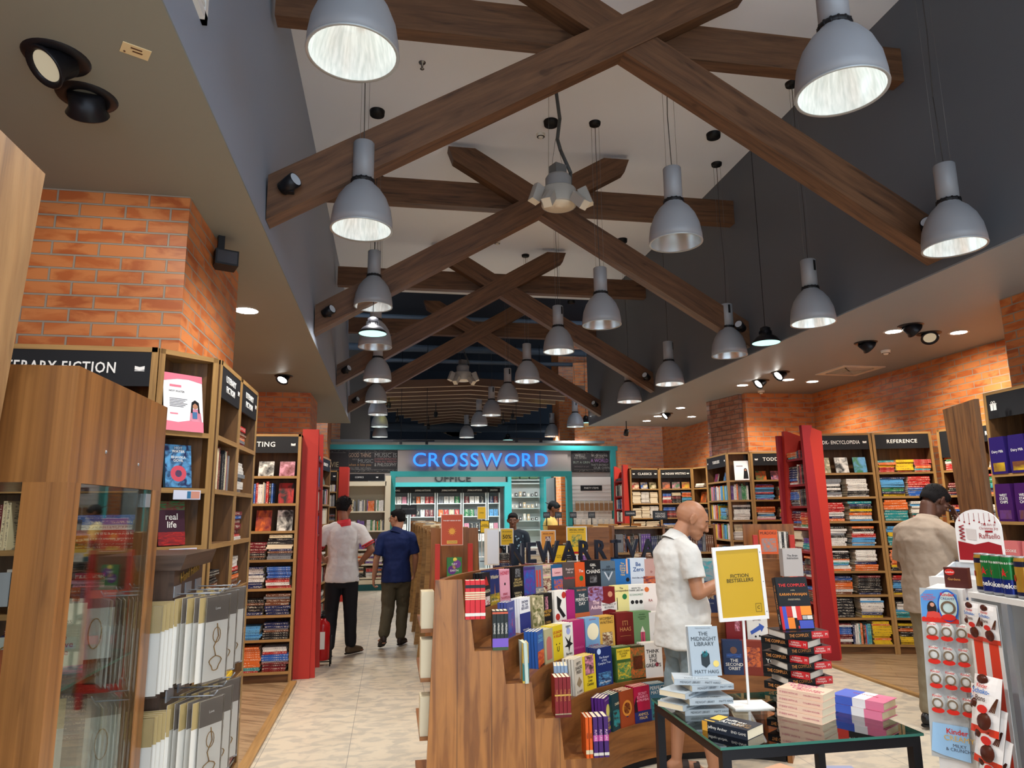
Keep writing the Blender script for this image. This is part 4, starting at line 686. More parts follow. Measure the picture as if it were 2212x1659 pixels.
# stepped end panels
def endpanel(a,thick,name):
    pass
poly=[]; xo=CX-math.sqrt(RO**2-(YEND-CY)**2)
xs_=[CX-math.sqrt(r*r-(YEND-CY)**2) for r in TR_R]
prof=[(xo-.05,0),(xo,1.245),(xs_[0]-.035,1.245),(xs_[0]-.02,TR_Z[0]+.0)]
for k in range(5):
    prof.append((xs_[k]+.015,TR_Z[k])); 
    if k<4: prof.append((xs_[k]+.035,TR_Z[k+1]))
prof+=[(xs_[4]+.03,0)]
b=MB(); b.prism(prof,YEND-.03,YEND+.0)
PLK=planks('display_planks',(138,86,40),(124,76,36),(166,110,56),3,.19,.36,(70,46,26),.0014,PI/2,(.8,12),knots=.8)
for i,f in enumerate(b.f): 
    if i<2: b.uv[i]=[(b.v[j][0],b.v[j][2]) for j in f]
b.build('end_panel',[PLK],disp)
b=MB(); rr_=[(RO,1.245),(TR_R[0]+.03,1.245)]
A=AR-.012; T=M.Translation((CX,CY,0))@M.Rotation(A,4,'Z'); p2=[(RO+.03,0),(RO+.0,1.245),(TR_R[0]+.03,1.245)]
for k in range(5):
    p2.append((TR_R[k],TR_Z[k])); 
    if k<4: p2.append((TR_R[k]-.01,TR_Z[k+1]))
p2.append((.98,0)); b.prism(p2,-.03,0); b.v=[tuple(T@V(q)) for q in b.v]; b.build('end_panel',WGOND,disp)
# outer face shelves of the display (aisle side, with cream page stacks)
for z in(.98,.72,.42,.12):
    b=MB(); b.box((xo-.075,YEND+.02,z-.02),(xo+.02,YEND+.6,z)); b.build('outer_shelf',WGOND,disp)
for k,z in enumerate((.98,.72,.42)):
    for j in range(4):
        bb=MB(); bb.box((0,0,0),(.07,.002,.2)); bb.box((0,.024,0),(.07,.026,.2)); bb.box((.067,.002,0),(.07,.024,.2)); q_=bb.build('book',mat((214,200,170),.6),None,tf((xo-.074,YEND+.03+j*.03,z),.02*j)); bb=MB(); bb.box((.0,.002,.002),(.067,.024,.197)); bb.build('page_block',PAGES,q_); tag(q_,'Thick book with cream page edges outward, %s on %s outer display shelf'%((['nearest']+ORD[1:])[j],SH[k]),'book','books on the outer side of the curved display')
def arcpx(px,r,z,lo=None,hi=None):
    lo=AR if lo is None else lo; hi=aleft(r) if hi is None else hi
    for _ in range(40):
        m=(lo+hi)/2; x=proj((CX+r*math.cos(m),CY+r*math.sin(m),z))[0]
        if x>px: lo=m
        else: hi=m
    return m
TI=['top','second','third','fourth','lowest']
def titled(parent,w,h,lines,art=()):      # everything printed on a front cover; y just in front of the face at y=0
    for s,fs,yf,c in lines:
        text(parent,s,h*fs,mat(PAL.get(c,c),.5),M.Translation((0,-.0016,h*yf))@FRONT,.0,.015,'CENTER',w*.86,name='title_lettering')
    for a in art:
        k=a[0]; m=None if k=='n' else mat(PAL.get(a[-1],a[-1]),.45); b=MB()
        if k=='c': b.lathe([(0,0),(a[3]*w,0)],24,0,M.Translation((a[1]*w,-.0011,a[2]*h))@M.Rotation(PI/2,4,'X'))
        elif k=='r': b.face([(a[1]*w,-.001,a[2]*h),(a[3]*w,-.001,a[2]*h),(a[3]*w,-.001,a[4]*h),(a[1]*w,-.001,a[4]*h)])
        elif k=='p': b.face([(x*w,-.0012,y*h) for x,y in a[1]])
        elif k=='n': b.face([(a[1]*w,-.001,a[2]*h),(a[3]*w,-.001,a[2]*h),(a[3]*w,-.001,a[4]*h),(a[1]*w,-.001,a[4]*h)],0,[(0,0),(1,0),(1,1.5),(0,1.5)]); m=artmat(a[5],a[6],a[7] if len(a)>7 else 2)
        b.build('cover_picture',m,parent)
def rgb(c): return PAL.get(c,c)
def book(T,w,h,t,base,label,lines=(),art=(),group=None,name='book',spine=None,cat='book',pages=PAGES):
    """book standing on z=0, cover facing -y, centred in x"""
    o=thing(name,label,cat,T,group); cm_=mat(rgb(base),.42); g=.0022
    b=MB(); b.box((-w/2,0,0),(w/2,g,h)); b.box((-w/2,t-g,0),(w/2,t,h)); b.box((-w/2,0,0),(-w/2+g,t,h)); b.build('cover',cm_,o)
    b=MB(); b.box((-w/2+g,g,.002),(w/2-.003,t-g,h-.003)); b.build('page_block',pages,o)
    titled(o,w,h,lines,art)
    if spine:
        for s,fs,zf,c in spine: text(o,s,t*fs,mat(rgb(c),.5),M.Translation((-w/2-.001,t/2,h*zf))@M.Rotation(-PI/2,4,'Z')@FRONT@M.Rotation(-PI/2,4,'Z'),.0,.01,'CENTER',h*.6,name='spine_lettering')
    return o
def backcopies(T,w,h,t,base,label,n=2):
    for i in range(n):
        b=MB(); key=('bk',base)
        if key not in _ub:
            bb=MB(); bb.box((-.5,0,0),(.5,.12,1)); bb.box((-.5,.88,0),(.5,1,1)); bb.box((-.5,0,0),(-.47,1,1)); bb.box((-.47,.12,.005),(.48,.88,.99),1); o=bb.build('book',[mat(rgb(base),.4),PAGES]); _ub[key]=o.data; bpy.data.objects.remove(o)
        o=link('book',_ub[key],None,T@M.Translation((.002*(i%2),t*(i+1)+.0008,0))@M.Diagonal((w,t*.96,h,1))); tag(o,label,'book',label)
def onarc(px,k,turn=0,out=.0,lean=-.035,z=None,dr=.012):
    r=TR_R[k]+dr; a=arcpx(px,r,TR_Z[k]); x,y=CX+(r+out)*math.cos(a),CY+(r+out)*math.sin(a)
    return M.Translation((x,y,TR_Z[k] if z is None else z))@M.Rotation(a-PI/2+turn,4,'Z')@M.Rotation(lean,4,'X')
D=[ # tier, px centre, half-turn, w, h, base, title lines, art, look
(0,1052,.0,.13,.21,'black',[('DRAGON',.13,.45,'cream')],[('p',[(-.3,.62),(0,.9),(.3,.62)],'red'),('n',-.4,.05,.4,.3,'white','red')],'Black book with red peak and pale lettering'),
(0,1070,.0,.135,.215,(24,42,96),[('Whistler',.15,.80,'cream'),('Ann Patchett',.09,.12,'cream')],[('n',-.5,0,.5,.32,'olive','yellow'),('p',[(-.05,.25),(.0,.62),(.05,.25)],(190,120,60))],'Dark blue book titled Whistler with a yellow meadow'),
(0,1092,.0,.13,.21,(222,156,172),[('HONEY',.16,.88,(190,40,70)),('IMANI\nTHOMPSON',.12,.18,(170,40,60))],[('c',0,.55,.07,'black')],'Pink book titled HONEY in red letters'),
(0,1120,.0,.14,.215,(18,18,20),[('BALLAD\nof FALLING\nDRAGONS',.10,.52,(196,170,110)),('SARAH A.\nPARKER',.10,.15,(196,180,140))],[('n',-.2,.68,.25,.95,'black','grey')],'Black fantasy book with gold lettering and a silver dragon'),
(0,1145,-.1,.12,.205,(70,56,110),[],[('n',-.45,.1,.45,.9,'purple','blue')],'Purple and blue illustrated book, mostly hidden'),
(0,1161,-.05,.13,.21,(112,120,140),[],[('r',-.3,.3,-.12,.85,(196,70,60)),('r',-.05,.3,.1,.85,(196,70,60)),('r',.18,.3,.32,.85,(196,70,60)),('n',-.5,0,.5,.25,'grey','cream')],'Grey-blue book with red striped awning picture'),
(0,1183,.0,.135,.21,(214,196,150),[('Dr. Yoon\'s\nTeashop',.08,.80,(70,60,50))],[('n',-.5,.62,.5,1,'pink','cream'),('r',-.32,.68,.32,.90,(226,214,180)),('n',-.32,.12,.32,.55,'maroon','cream')],'Cream and pink book with a teashop front'),
(0,1206,.05,.13,.205,(40,90,130),[('Letters',.10,.72,(150,50,60))],[('r',-.42,.6,.42,.88,(226,170,170)),('n',-.3,.1,.4,.5,'blue','orange')],'Blue and pink book with an old shop window'),
(0,1233,.0,.14,.215,(84,72,70),[('Register\nme as',.11,.72,(236,210,200)),('Kathbushan',.11,.48,(210,50,60))],[],'Brown-grey book with pink and red script title'),
(0,1257,.05,.12,.21,(216,84,36),[('The',.13,.7,'white'),('king',.1,.15,(250,200,120))],[('c',.0,.45,.16,'green')],'Narrow orange book with green disc'),
(0,1283,.0,.145,.22,(20,22,26),[('GIRL',.12,.84,'white'),('IN',.07,.75,'white'),('CHAINS',.17,.62,'white')],[('n',-.22,.25,.22,.5,'black','grey')],'Black book titled GIRL IN CHAINS in white'),
(0,1316,.0,.135,.21,(90,108,122),[('AIR\nWARRIORS',.11,.74,(30,36,44)),('2',.14,.5,(30,36,44)),('HENRY BOOTH',.06,.1,'white')],[('p',[(-.3,.62),(0,.3),(.3,.62),(.2,.62),(0,.4),(-.2,.62)],(196,204,210))],'Grey-blue book with wings emblem and number 2'),
(0,1347,.0,.14,.22,(40,110,176),[('The\nArt of\nDoing\nThings\nYou\nHate',.085,.66,(240,200,90))],[('r',.22,.5,.32,1,(230,180,150)),('c',.28,.3,.11,'black')],'Blue book with yellow title and reaching arm'),
(0,1381,.0,.14,.225,(206,216,226),[('Be\nZero',.19,.70,(40,80,140)),('Don\'t Be a Hero',.07,.34,'navy')],[],'Pale book titled Be Zero in blue'),
(0,1409,.0,.135,.215,(190,150,140),[('D',.1,.55,(140,60,60))],[('n',-.5,0,.5,.4,'maroon','orange')],'Pinkish book just left of the bald man, topmost tier'),
(0,1530,.0,.135,.215,(150,160,150),[],[('n',-.5,0,.5,.9,'grey','teal')],'Grey-green book behind the reader\'s hand'),
(1,1106,.0,.135,.21,(72,84,150),[('Fantasy',.1,.8,(200,200,230))],[('n',-.4,.05,.45,.7,'blue','purple'),('r',.05,.3,.12,.5,(220,90,140))],'Blue violet illustrated book with a pink figure'),
(1,1136,.0,.145,.21,(232,232,236),[('DROWN\nALL THE\nREFUGEES',.105,.78,(30,40,90)),('TARIKA KHAIR',.06,.06,'white')],[('r',-.5,0,.5,.55,(34,48,120))],'White and navy book with capital letter title'),
(1,1164,-.1,.125,.205,(170,160,120),[],[('n',-.45,.05,.45,.95,'olive','cream')],'Sage and cream illustrated book, half hidden'),
(1,1182,.0,.135,.21,(24,24,24),[('TWISTED\nPAWN',.12,.38,(200,150,60)),('L.J. SHEN',.10,.1,(190,150,80))],[('n',-.1,.5,.15,.9,'black','pink')],'Black book titled TWISTED PAWN in gold'),
(1,1214,.0,.14,.215,(232,226,216),[('R.F. KING',.08,.06,'red')],[('c',.22,.85,.16,(180,50,40)),('c',-.28,.2,.16,(180,50,40)),('p',[(-.3,.85),(.05,.7),(-.1,.5),(.3,.2),(.1,.15),(-.3,.45)],'black')],'White book with red poppies and black ribbon'),
(1,1238,.05,.12,.21,(170,40,110),[],[],'Magenta book behind the poppy cover'),
(1,1259,.0,.14,.22,(46,62,70),[('SAUL DESAI',.08,.92,(210,140,110)),('THE\nPERFECT\nDAY',.14,.62,'white')],[('r',-.5,0,.5,.22,(190,100,60))],'Dark teal book titled THE PERFECT DAY'),
(1,1289,.0,.135,.215,(140,110,130),[('The\nAdults',.17,.42,(250,220,220)),('ALISON ESPACH',.06,.06,'white')],[('n',-.5,.55,.5,1,'lilac','maroon')],'Mauve book titled The Adults'),
(1,1317,.0,.135,.21,(120,30,34),[('INHERITANCE OF\nBELONGING',.10,.36,'black')],[('p',[(-.5,.5),(0,.42),(.5,.5),(.5,.2),(0,.26),(-.5,.2)],(232,226,220)),('c',.1,.75,.15,(200,140,110))],'Dark red book with a torn white band'),
(1,1345,.0,.14,.215,(232,222,150),[('The\nCorrespondent',.09,.86,(90,60,60))],[('c',.18,.62,.14,'green'),('r',-.3,.2,-.26,.6,'black')],'Pale yellow book with green seal'),
(1,1377,.0,.14,.215,(232,232,226),[('HOW TO\nTHINK LIKE AN',.08,.84,'black'),('ECONOMIST',.09,.66,(20,110,70))],[('c',-.25,.42,.1,'black'),('c',0,.42,.1,'black'),('c',.25,.42,.1,'black')],'White book with three small portraits'),
(1,1407,.0,.13,.215,(236,228,222),[('RA',.12,.45,(170,90,90))],[('c',-.2,.82,.14,(214,110,50))],'White book with orange disc beside the bald man'),
(1,1533,.0,.145,.225,(24,32,66),[('THE\nGREATER\nGAME',.15,.62,(190,160,110)),('WAR, POWER',.05,.3,'grey')],[],'Navy book titled THE GREATER GAME in gold'),
(2,1137,.35,.125,.215,(190,206,196),[('THE TOKYO\nSUITE',.1,.72,(20,100,110))],[('r',-.5,.9,.5,1,(220,180,60)),('n',-.2,.0,.3,.5,'teal','grey')],'Leaning teal and white book at the left tier end'),
(2,1170,.1,.135,.215,(44,88,160),[('MICHAEL\nCONNELLY',.13,.78,(120,200,230))],[('n',-.5,0,.5,.45,'orange','red'),('r',-.5,0,.5,.06,'black')],'Blue book with orange sunset over water'),
(2,1188,.0,.125,.205,(176,170,130),[],[('c',0,.6,.28,(190,110,100)),('r',-.28,.1,.28,.6,(190,110,100))],'Sage book with a pink arch'),
(2,1207,.0,.13,.21,(222,196,40),[('US SHOW\nA KILLER',.12,.74,(190,60,40)),('U',.22,.3,'black')],[('c',-.15,.45,.04,'black'),('c',.15,.45,.04,'black')],'Bright yellow book with a smiling face'),
(2,1230,.0,.135,.21,(226,224,214),[('ngers',.12,.9,'navy'),('Burden',.11,.08,'black')],[('p',[(0,.45),(-.3,.62),(-.1,.38),(-.35,.3),(-.05,.28),(.0,.12),(.1,.3),(.35,.35),(.12,.42),(.2,.62)],'black'),('c',0,.75,.16,(150,160,210))],'White book with large black flower shape'),
(2,1251,.0,.135,.215,(166,44,100),[('KANNADA',.10,.18,(210,90,140))],[],'Plain magenta book with faint title'),
(2,1283,.0,.145,.215,(120,160,196),[('THE SPARE\nROOM',.09,.12,(190,60,70)),('Guide Princess',.05,.95,'red')],[('c',0,.58,.38,(238,226,190)),('r',-.03,.42,.05,.72,'black')],'Light blue book with a figure in a pale disc'),
(2,1313,.0,.14,.215,(206,160,70),[('WOMBAT\nWAITING',.13,.86,(60,50,36)),('MARGIE ARMSTRONG',.05,.05,'black')],[('n',-.3,.1,.35,.5,'brown','cream')],'Golden book titled WOMBAT WAITING with an animal'),
(2,1353,.0,.15,.225,(112,28,28),[('ITI',.2,.68,(190,130,80)),('HAAS',.17,.5,(190,130,80))],[('r',-.3,.3,.3,.31,(190,130,80))],'Dark red book titled ITI HAAS in gold'),
(2,1390,.0,.15,.225,(110,150,104),[('mindful\nparenting\nhabits',.075,.84,(50,80,50))],[('r',-.12,.02,.12,.38,(200,80,110)),('p',[(-.12,.38),(0,.56),(.12,.38)],(230,226,216)),('r',-.02,.02,.02,.38,'black')],'Sage green book with a big pencil'),
(2,1421,.0,.13,.215,(232,230,226),[('AU',.2,.35,'black')],[],'White book with large black letters by the man\'s leg'),
(2,1592,.0,.14,.22,(120,28,30),[],[('n',-.05,.35,.2,.85,'maroon','pink')],'Dark red book with a pale line figure behind sign'),
(2,1638,.0,.14,.22,(226,222,214),[('without\nmind\ngames',.10,.82,(90,40,60))],[('p',[(-.35,.35),(.1,.55),(.1,.62),(.35,.52),(.2,.35),(.15,.42),(-.3,.25)],(60,90,170)),('c',-.1,.2,.05,'black'),('c',.1,.22,.05,'black'),('c',.25,.2,.05,'black')],'White book with a blue arrow and small figures'),
(3,1229,.45,.13,.21,(150,176,206),[('A CROWD',.1,.75,'navy')],[('n',-.5,.02,.5,.45,'sky','red',8)],'Light blue book with a crowd pattern'),
(3,1253,.1,.135,.215,(214,204,186),[('FIFTY\nSHADES\nFREED',.13,.72,(60,56,54)),('E L JAMES',.09,.07,(60,56,54))],[('p',[(-.3,.3),(0,.48),(.3,.3),(0,.18)],(150,130,100))],'Cream book titled FIFTY SHADES FREED'),
(3,1276,.0,.135,.21,(226,196,40),[('Three\nLives\nCatskay',.11,.27,'black')],[('n',-.35,.45,.35,1,'black','pink')],'Yellow book with a dark-haired portrait'),
(3,1308,.0,.155,.24,(26,44,104),[('The Keeper\nof the\nCamphor Tree',.085,.66,(210,220,240)),('Keigo Higashino',.065,.1,'white')],[('c',-.3,.9,.12,(190,210,240)),('n',-.4,.02,.4,.35,'navy','sky')],'Deep blue book titled Keeper of the Camphor Tree'),
(3,1350,.0,.145,.22,(60,92,44),[('DAISY CHAIN\nFLOWER\nSHOP',.08,.80,(60,50,20))],[('r',-.42,.64,.42,.96,(220,190,50)),('n',-.4,.08,.4,.55,'green','yellow',5)],'Green and yellow flower shop book'),
(3,1380,.0,.13,.215,(60,56,30),[],[('n',-.45,.05,.45,.95,'olive','orange',6),('r',-.3,.3,.3,.7,(110,50,30))],'Dark green book with brown box picture'),
(3,1413,.0,.15,.225,(232,228,222),[('THINK\nLIKE\nTHE\nGREATS',.15,.55,(50,40,40))],[('c',.2,.37,.09,(170,60,80))],'White book titled THINK LIKE THE GREATS'),
(3,1588,.0,.145,.225,(36,52,86),[('THE\nSECOND\nORBIT',.13,.30,'white')],[('c',.0,.72,.16,(110,76,60)),('n',-.35,.5,.35,.62,'navy','blue')],'Blue book titled THE SECOND ORBIT with a helmeted face'),
(3,1628,.0,.15,.225,(130,50,34),[],[('n',-.36,.25,.36,.82,'orange','maroon',5)],'Rust brown book with an orange palace picture'),
(3,1672,.0,.145,.225,(20,22,22),[('YOU',.18,.45,'white'),('MO',.18,.2,'white')],[('r',-.4,.7,.4,.72,'green')],'Black book with white YOU lettering by the tall stack'),
(4,1316,.25,.135,.215,(84,40,120),[('Cameron Corner',.07,.92,(220,180,230)),('NIGHT\nof\nFUTURE',.12,.24,(236,206,60))],[('c',.0,.62,.26,(220,210,110)),('n',-.3,.3,.3,.6,'purple','cream')],'Purple book with yellow moon at lowest tier end'),
(4,1336,.15,.135,.215,(26,60,66),[('DARK',.1,.7,'cream')],[('n',-.4,.1,.4,.55,'teal','black')],'Dark teal book beside the purple moon book'),
(4,1357,.05,.14,.215,(150,64,30),[],[('c',0,.5,.34,(206,130,50)),('c',0,.5,.24,(120,40,30)),('r',-.08,.25,.06,.62,'navy')],'Rust orange book with an ornate oval figure'),
(4,1391,.0,.145,.22,(172,24,60),[('SECRET\nELIGIBLES\nof MUMBAI',.10,.70,(250,170,190)),('ANMOL\nMALIK',.11,.17,(230,190,110))],[('r',-.5,0,.5,.32,(34,40,96)),('p',[(-.5,.5),(-.35,.75),(-.3,.3),(-.5,.3)],(40,16,30))],'Crimson and navy book with two author lines'),
(4,1424,.0,.135,.22,(60,100,120),[('PERFECT\nMATCH',.14,.82,'white')],[('n',-.35,.05,.4,.55,'teal','black')],'Teal grey book titled PERFECT MATCH'),
(4,1470,.0,.135,.22,(60,60,90),[],[('n',-.4,.05,.4,.8,'navy','pink')],'Dark book on the lowest tier behind the table legs'),
]
for k,px,tn,w_,h_,base,lines,art,look in D:
    t_=.021; out=.0
    T=onarc(px,k,tn,0); lab='%s, on the %s tier of the curved display'%(look,TI[k])
    if len(lab.split())>16: lab='%s, %s tier'%(look,TI[k])
    if len(lab.split())>16: lab=look
    book(T,w_,h_,t_,base,lab,lines,art,'books facing out on the curved display')
    if px>1048 and not (k==2 and px<1150): backcopies(T,w_,h_,t_,base,'Copies standing behind the %s on the curved display'%' '.join(look.split()[:4]).rstrip(',').lower() if 0 else 'Copy behind the front one: %s'%(look[0].lower()+' '.join(look[1:].split()[:9])),3 if k>1 else 2)
def spinebook(px,k,base,cols,label,group,off=0,w=.13,h=.21,t=.026,turn=0,lean=-.08):
    T=onarc(px,k,turn,lean=lean); o=thing('book',label,'book',T@M.Rotation(PI/2,4,'Z')@M.Translation((0,-t/2,0)),group)
    return o
# rows of identical copies whose spines close the left ends of the tiers
def spinerow(k,pxs,base,stripes,name,txt,tc,h=.21,t=.026,y0=None):
    for i,px in enumerate(pxs):
        z=TR_Z[k]; y=YEND-.035+.035; p=at(px,1300,Y=y); T=tf((p.x,y-.035,z),-.08)@M.Rotation(-.04,4,'X')
        o=thing('book','%s, %s'%(name,['leftmost of the row','second from left','third from left','rightmost of the row'][i if len(pxs)>2 else (0,3)[i]]),'book',T,name+' in a row of spines')
        b=MB(); b.box((-t/2,0,0),(t/2,.002,h)); b.box((-t/2,0,0),(-t/2+.002,.135,h)); b.box((t/2-.002,0,0),(t/2,.135,h)); b.build('cover',mat(rgb(base),.3),o)
        b=MB(); b.box((-t/2+.002,.002,.002),(t/2-.002,.132,h-.003)); b.build('page_block',PAGES,o)
        for (z0,z1,c) in stripes: b=MB(); b.box((-t/2-.0003,-.001,z0*h),(t/2+.0003,.0,z1*h)); b.build('spine_band',mat(rgb(c),.35),o)
        if txt: text(o,txt,t*.62,mat(rgb(tc),.5),M.Translation((0,-.0018,h*.55))@FRONT@M.Rotation(-PI/2,4,'Z'),.0,.02,'CENTER',h*.62,name='spine_lettering')
spinerow(0,(1009,1019.5,1030.5,1041.5),(206,34,40),[(.80,.88,'black'),(.66,.70,'cream'),(.60,.64,'cream'),(.55,.58,'cream'),(.50,.53,'cream'),(.08,.16,'white')],'Bright red spine with black and white marks','','cream',t=.028)
spinerow(1,(1066,1074.5,1082.5,1091),(28,34,30),[(0,.08,(60,80,50)),(.08,.3,(120,90,190)),(.92,.97,(200,90,60))],'Black and violet UPRISING spine','UPRISING','white',t=.022)
spinerow(3,(1196,1204.5,1213,1221.5),(128,24,30),[(.0,.10,(96,16,24)),(.53,.57,(206,170,80)),(.07,.10,'cream')],'Dark red spine with gold mark','THE SAGA',(190,120,70),t=.022)
spinerow(4,(1257.5,1265),(226,96,30),[(.1,.2,'cream')],'Orange spine with dark lettering','TIGER','black',t=.018)
spinerow(4,(1275,1285.5,1297),(74,40,110),[(.4,.55,(190,80,160)),(.05,.12,'white')],'Purple spine with pink glow','FUTURE',(240,200,220),t=.026)
spinerow(2,(1128,1135),(216,180,70),[(.06,.5,(40,120,120))],'Yellow and teal spine leaning','TOKYO','white',t=.017)
# --- standing letters NEW ARRIVALS along the top rail
LN=mat((16,20,34),.45)
for ch_,px,hh in(('N',1117,.15),('E',1147,.15),('W',1184,.155),('A',1229,.15),('R',1262,.15),('R',1296,.15),('I',1331,.15),('V',1366,.15),('A',1401,.15),('L',1437,.15),('S',1470,.15)):
    r=RO-.015; a=arcpx(px,r,1.25); T=M.Translation((CX+r*math.cos(a),CY+r*math.sin(a),1.236+hh*.5))@M.Rotation((a-PI/2)*.45,4,'Z')
    me=textmesh(ch_,hh*1.36,.03,.022,'CENTER'); o=link('standing_letter_'+ch_.lower(),me.copy(),None,T@FRONT@M.Diagonal((.80,1,1,1))); o.data.materials.clear(); o.data.materials.append(LN)
    if ch_=='I':
        for zz_ in(-.067,.067): b=MB(); b.box((-.042,-.015,zz_-.011),(.042,.015,zz_+.011)); b.build('serif',LN,o,(FRONT@M.Diagonal((.80,1,1,1))).inverted())
    lb={1117:'Black standing letter N starting the NEW word',1147:'Black standing letter E, second on the display rail',1184:'Dark blue standing letter W, third on the display rail',1229:'Dark blue standing letter A, fourth on the display rail',1262:'Black standing letter R, first of the two R letters',1296:'Black standing letter R, second of the two R letters',1331:'Black standing letter I between R and V',1366:'Black standing letter V left of the bald man',1401:'Black standing letter A touching the bald man\'s outline',1437:'Black standing letter L behind the bald man',1470:'Black standing letter S behind the bald man'}[px]
    tag(o,lb,'letter','standing letters on the curved display')
# brain instruction book at right end top
book(M.Translation(at(1715,1245,Y=4.9).xyz*1)@M.Rotation(-.1,4,'Z'),.15,.2,.06,(176,170,166),'Grey book titled The Brain Instruction on the display end',[('The Brain\nInstruction',.10,.7,(60,60,60))])
# ================================================================= glass table
tx0,tx1,ty0,ty1,tz=1.25,2.09,2.66,3.36,.74
t=thing('glass_table','Low glass-topped table with square black steel frame, front right','table',tf((0,0,0)))
b=MB(); b.box((tx0-.01,ty0-.01,tz-.01),(tx1+.01,ty1+.01,tz)); 
b.mi=[0,0,1,1,1,1]; b.build('glass_top',[GLASST,GEDGE],t)
s=.036; b=MB()
for q in(((tx0,ty0,tz-.05),(tx1,ty0+s,tz-.012)),((tx0,ty1-s,tz-.05),(tx1,ty1,tz-.012)),((tx0,ty0+s,tz-.05),(tx0+s,ty1-s,tz-.012)),((tx1-s,ty0+s,tz-.05),(tx1,ty1-s,tz-.012))): b.box(*q)
b.build('frame',BLKM,t)
for x,y in((tx0,ty0),(tx1-s,ty0),(tx0,ty1-s),(tx1-s,ty1-s)): b=MB(); b.box((x,y,0),(x+s,y+s,tz-.05)); b.build('leg',BLKM,t)
b=MB(); b.box((tx0+s,ty0+s,.14),(tx1-s,ty1-s,.155)); b.build('lower_shelf',GLASST,t)
def P_(px,py,z=tz): return at(px,py,z=z)
# lying detailed book: local x = spine direction length h, y depth w, z thickness
def lybook(T,h,w,t_,base,label,top=(),spine=(),group=None,edge=None,art=(),band=None,hard=False,covertop=None):
    o=thing('book',label,'book',T,group); cm_=mat(rgb(base),.32); g=.0025 if hard else .0015; ov=.004 if hard else 0
    b=MB(); b.box((-h/2,-w/2,0),(h/2,w/2,g)); b.box((-h/2,-w/2,t_-g),(h/2,w/2,t_)); b.box((-h/2,-w/2-.001,0),(h/2,-w/2+g,t_)); b.build('cover',cm_,o)
    b=MB(); b.box((-h/2+ov+.001,-w/2+g,g),(h/2-ov-.001,w/2-ov-.001,t_-g)); b.build('page_block',edge or PAGES,o)
    for s_,fs,x,y,c in top: text(o,s_,fs,mat(rgb(c),.45),M.Translation((x,y,t_+.0008)),0,.012,'CENTER',h*.9,name='title_lettering')
    for s_,fs,x,c in spine: text(o,s_,t_*fs,mat(rgb(c),.45),M.Translation((x,-w/2-.0022,t_/2))@FRONT,0,.02,'CENTER',h*.44,name='spine_lettering')
    for (x0,x1,c) in (band or ()): b=MB(); b.box((x0,-w/2-.0018,.0),(x1,-w/2-.0008,t_)); b.build('spine_band',mat(rgb(c),.32),o)
    for a in art:
        b=MB(); b.face([(x,y,t_+.0005) for x,y in a[0]]); b.build('cover_picture',mat(rgb(a[1]),.4) if not isinstance(a[1],tuple) or len(a[1])==3 and isinstance(a[1][0],int) else artmat(*a[1]),o)
    return o
# MATT HAIG pile
c0=P_(1512,1540); z=tz
GB=(176,186,192)
for i,(dx,dy,rz,px_,lb) in enumerate(((.02,.03,-.05,0,'bottom'),(-.055,.055,.6,0,'2nd'),(.03,.0,-.04,0,'3rd'),(-.05,.05,.65,0,'4th'),(.05,.03,.03,0,'5th'),(.0,.03,-.30,0,'topmost'))):
    T=tf((c0.x+dx,c0.y+dy,z),rz)
    lybook(T,.198,.13,.024,GB,'Pale grey library novel lying %s in the pile under the upright one'%lb,[('MATT HAIG',.02,0,-.04,(60,66,72))] ,[('MIDNIGHT LIBRARY',.55,-.03,(50,56,62)),('MATT HAIG',.5,.065,(50,56,62))],'grey novels piled on the glass table'); z+=.0245
p=at(1528,1467,Y=c0.y+.02); p.z=z; zt_=z
o=book(tf((p.x,p.y-.0,z),-.12)@M.Rotation(-.16,4,'X'),.137,.21,.026,(166,178,186),'Pale grey book titled THE MIDNIGHT LIBRARY standing on its pile',[('THE\nMIDNIGHT\nLIBRARY',.115,.74,(44,52,58)),('MATT HAIG',.10,.08,(44,52,58)),('TWELVE MILLION COPIES',.03,.96,(90,96,100))],[('p',[(-.14,.22),(.0,.16),(.14,.24),(.14,.44),(.0,.50),(-.14,.42)],(34,44,48)),('p',[(-.1,.38),(-.08,.5),(.0,.44),(.06,.52),(.1,.42),(0,.36)],(60,160,170)),('c',.34,.24,.1,(226,200,110)),('r',-.09,.24,-.02,.3,(190,80,60)),('r',.03,.25,.1,.32,(210,150,60))],spine=None)
b=MB(); b.prism([(-.075,0),(.06,0),(.055,.215),(-.07,.215)],.028,.031); q=b.build('plate_stand',mat((226,226,220),.4),None,tf((p.x,p.y,z+.001),-.12)@M.Rotation(-.16,4,'X')); tag(q,'White plastic easel card behind the upright grey novel','stand')
# THE COMPLEX pile
BK=(22,24,26); RD=(196,40,44)
c1=at(1755,1500,z=tz); z=tz
bottomC=1.02
n=13; t_=.0355
cC=at(1745,1500,z=tz); base=V((cC.x+.02,cC.y+.10,0))
zz=tz
for i in range(8):
    flip=i%2; T=tf((base.x+(.012 if flip else 0)+.004*((i*7)%3),base.y+.004*((i*5)%3),zz),(.06 if flip else PI/2*0+.42)+.03*((i*3)%3-1))
    if not flip: T=tf((base.x-.02,base.y+.01,zz),-.95+.03*((i*3)%3-1))
    lybook(T,.238,.16,.0345,BK,'Black and red hardcover, %s from the bottom of the tall stack'%ORD[max(1,i)] if i else 'Black and red hardcover at the bottom of the tall stack',[('THE COMPLEX',.026,0,.03,(226,60,50))] if i==7 else (),[('THE COMPLEX',.62,-.045,(226,150,80)),('KARAN\nMAHAJAN',.36,.058,(240,230,220)),('M',.5,.105,'white')],'black and red hardcovers in the tall stack',edge=mat((206,200,190),.7),hard=True,band=[(.025,.119,RD)]); zz+=.0355
topz=zz
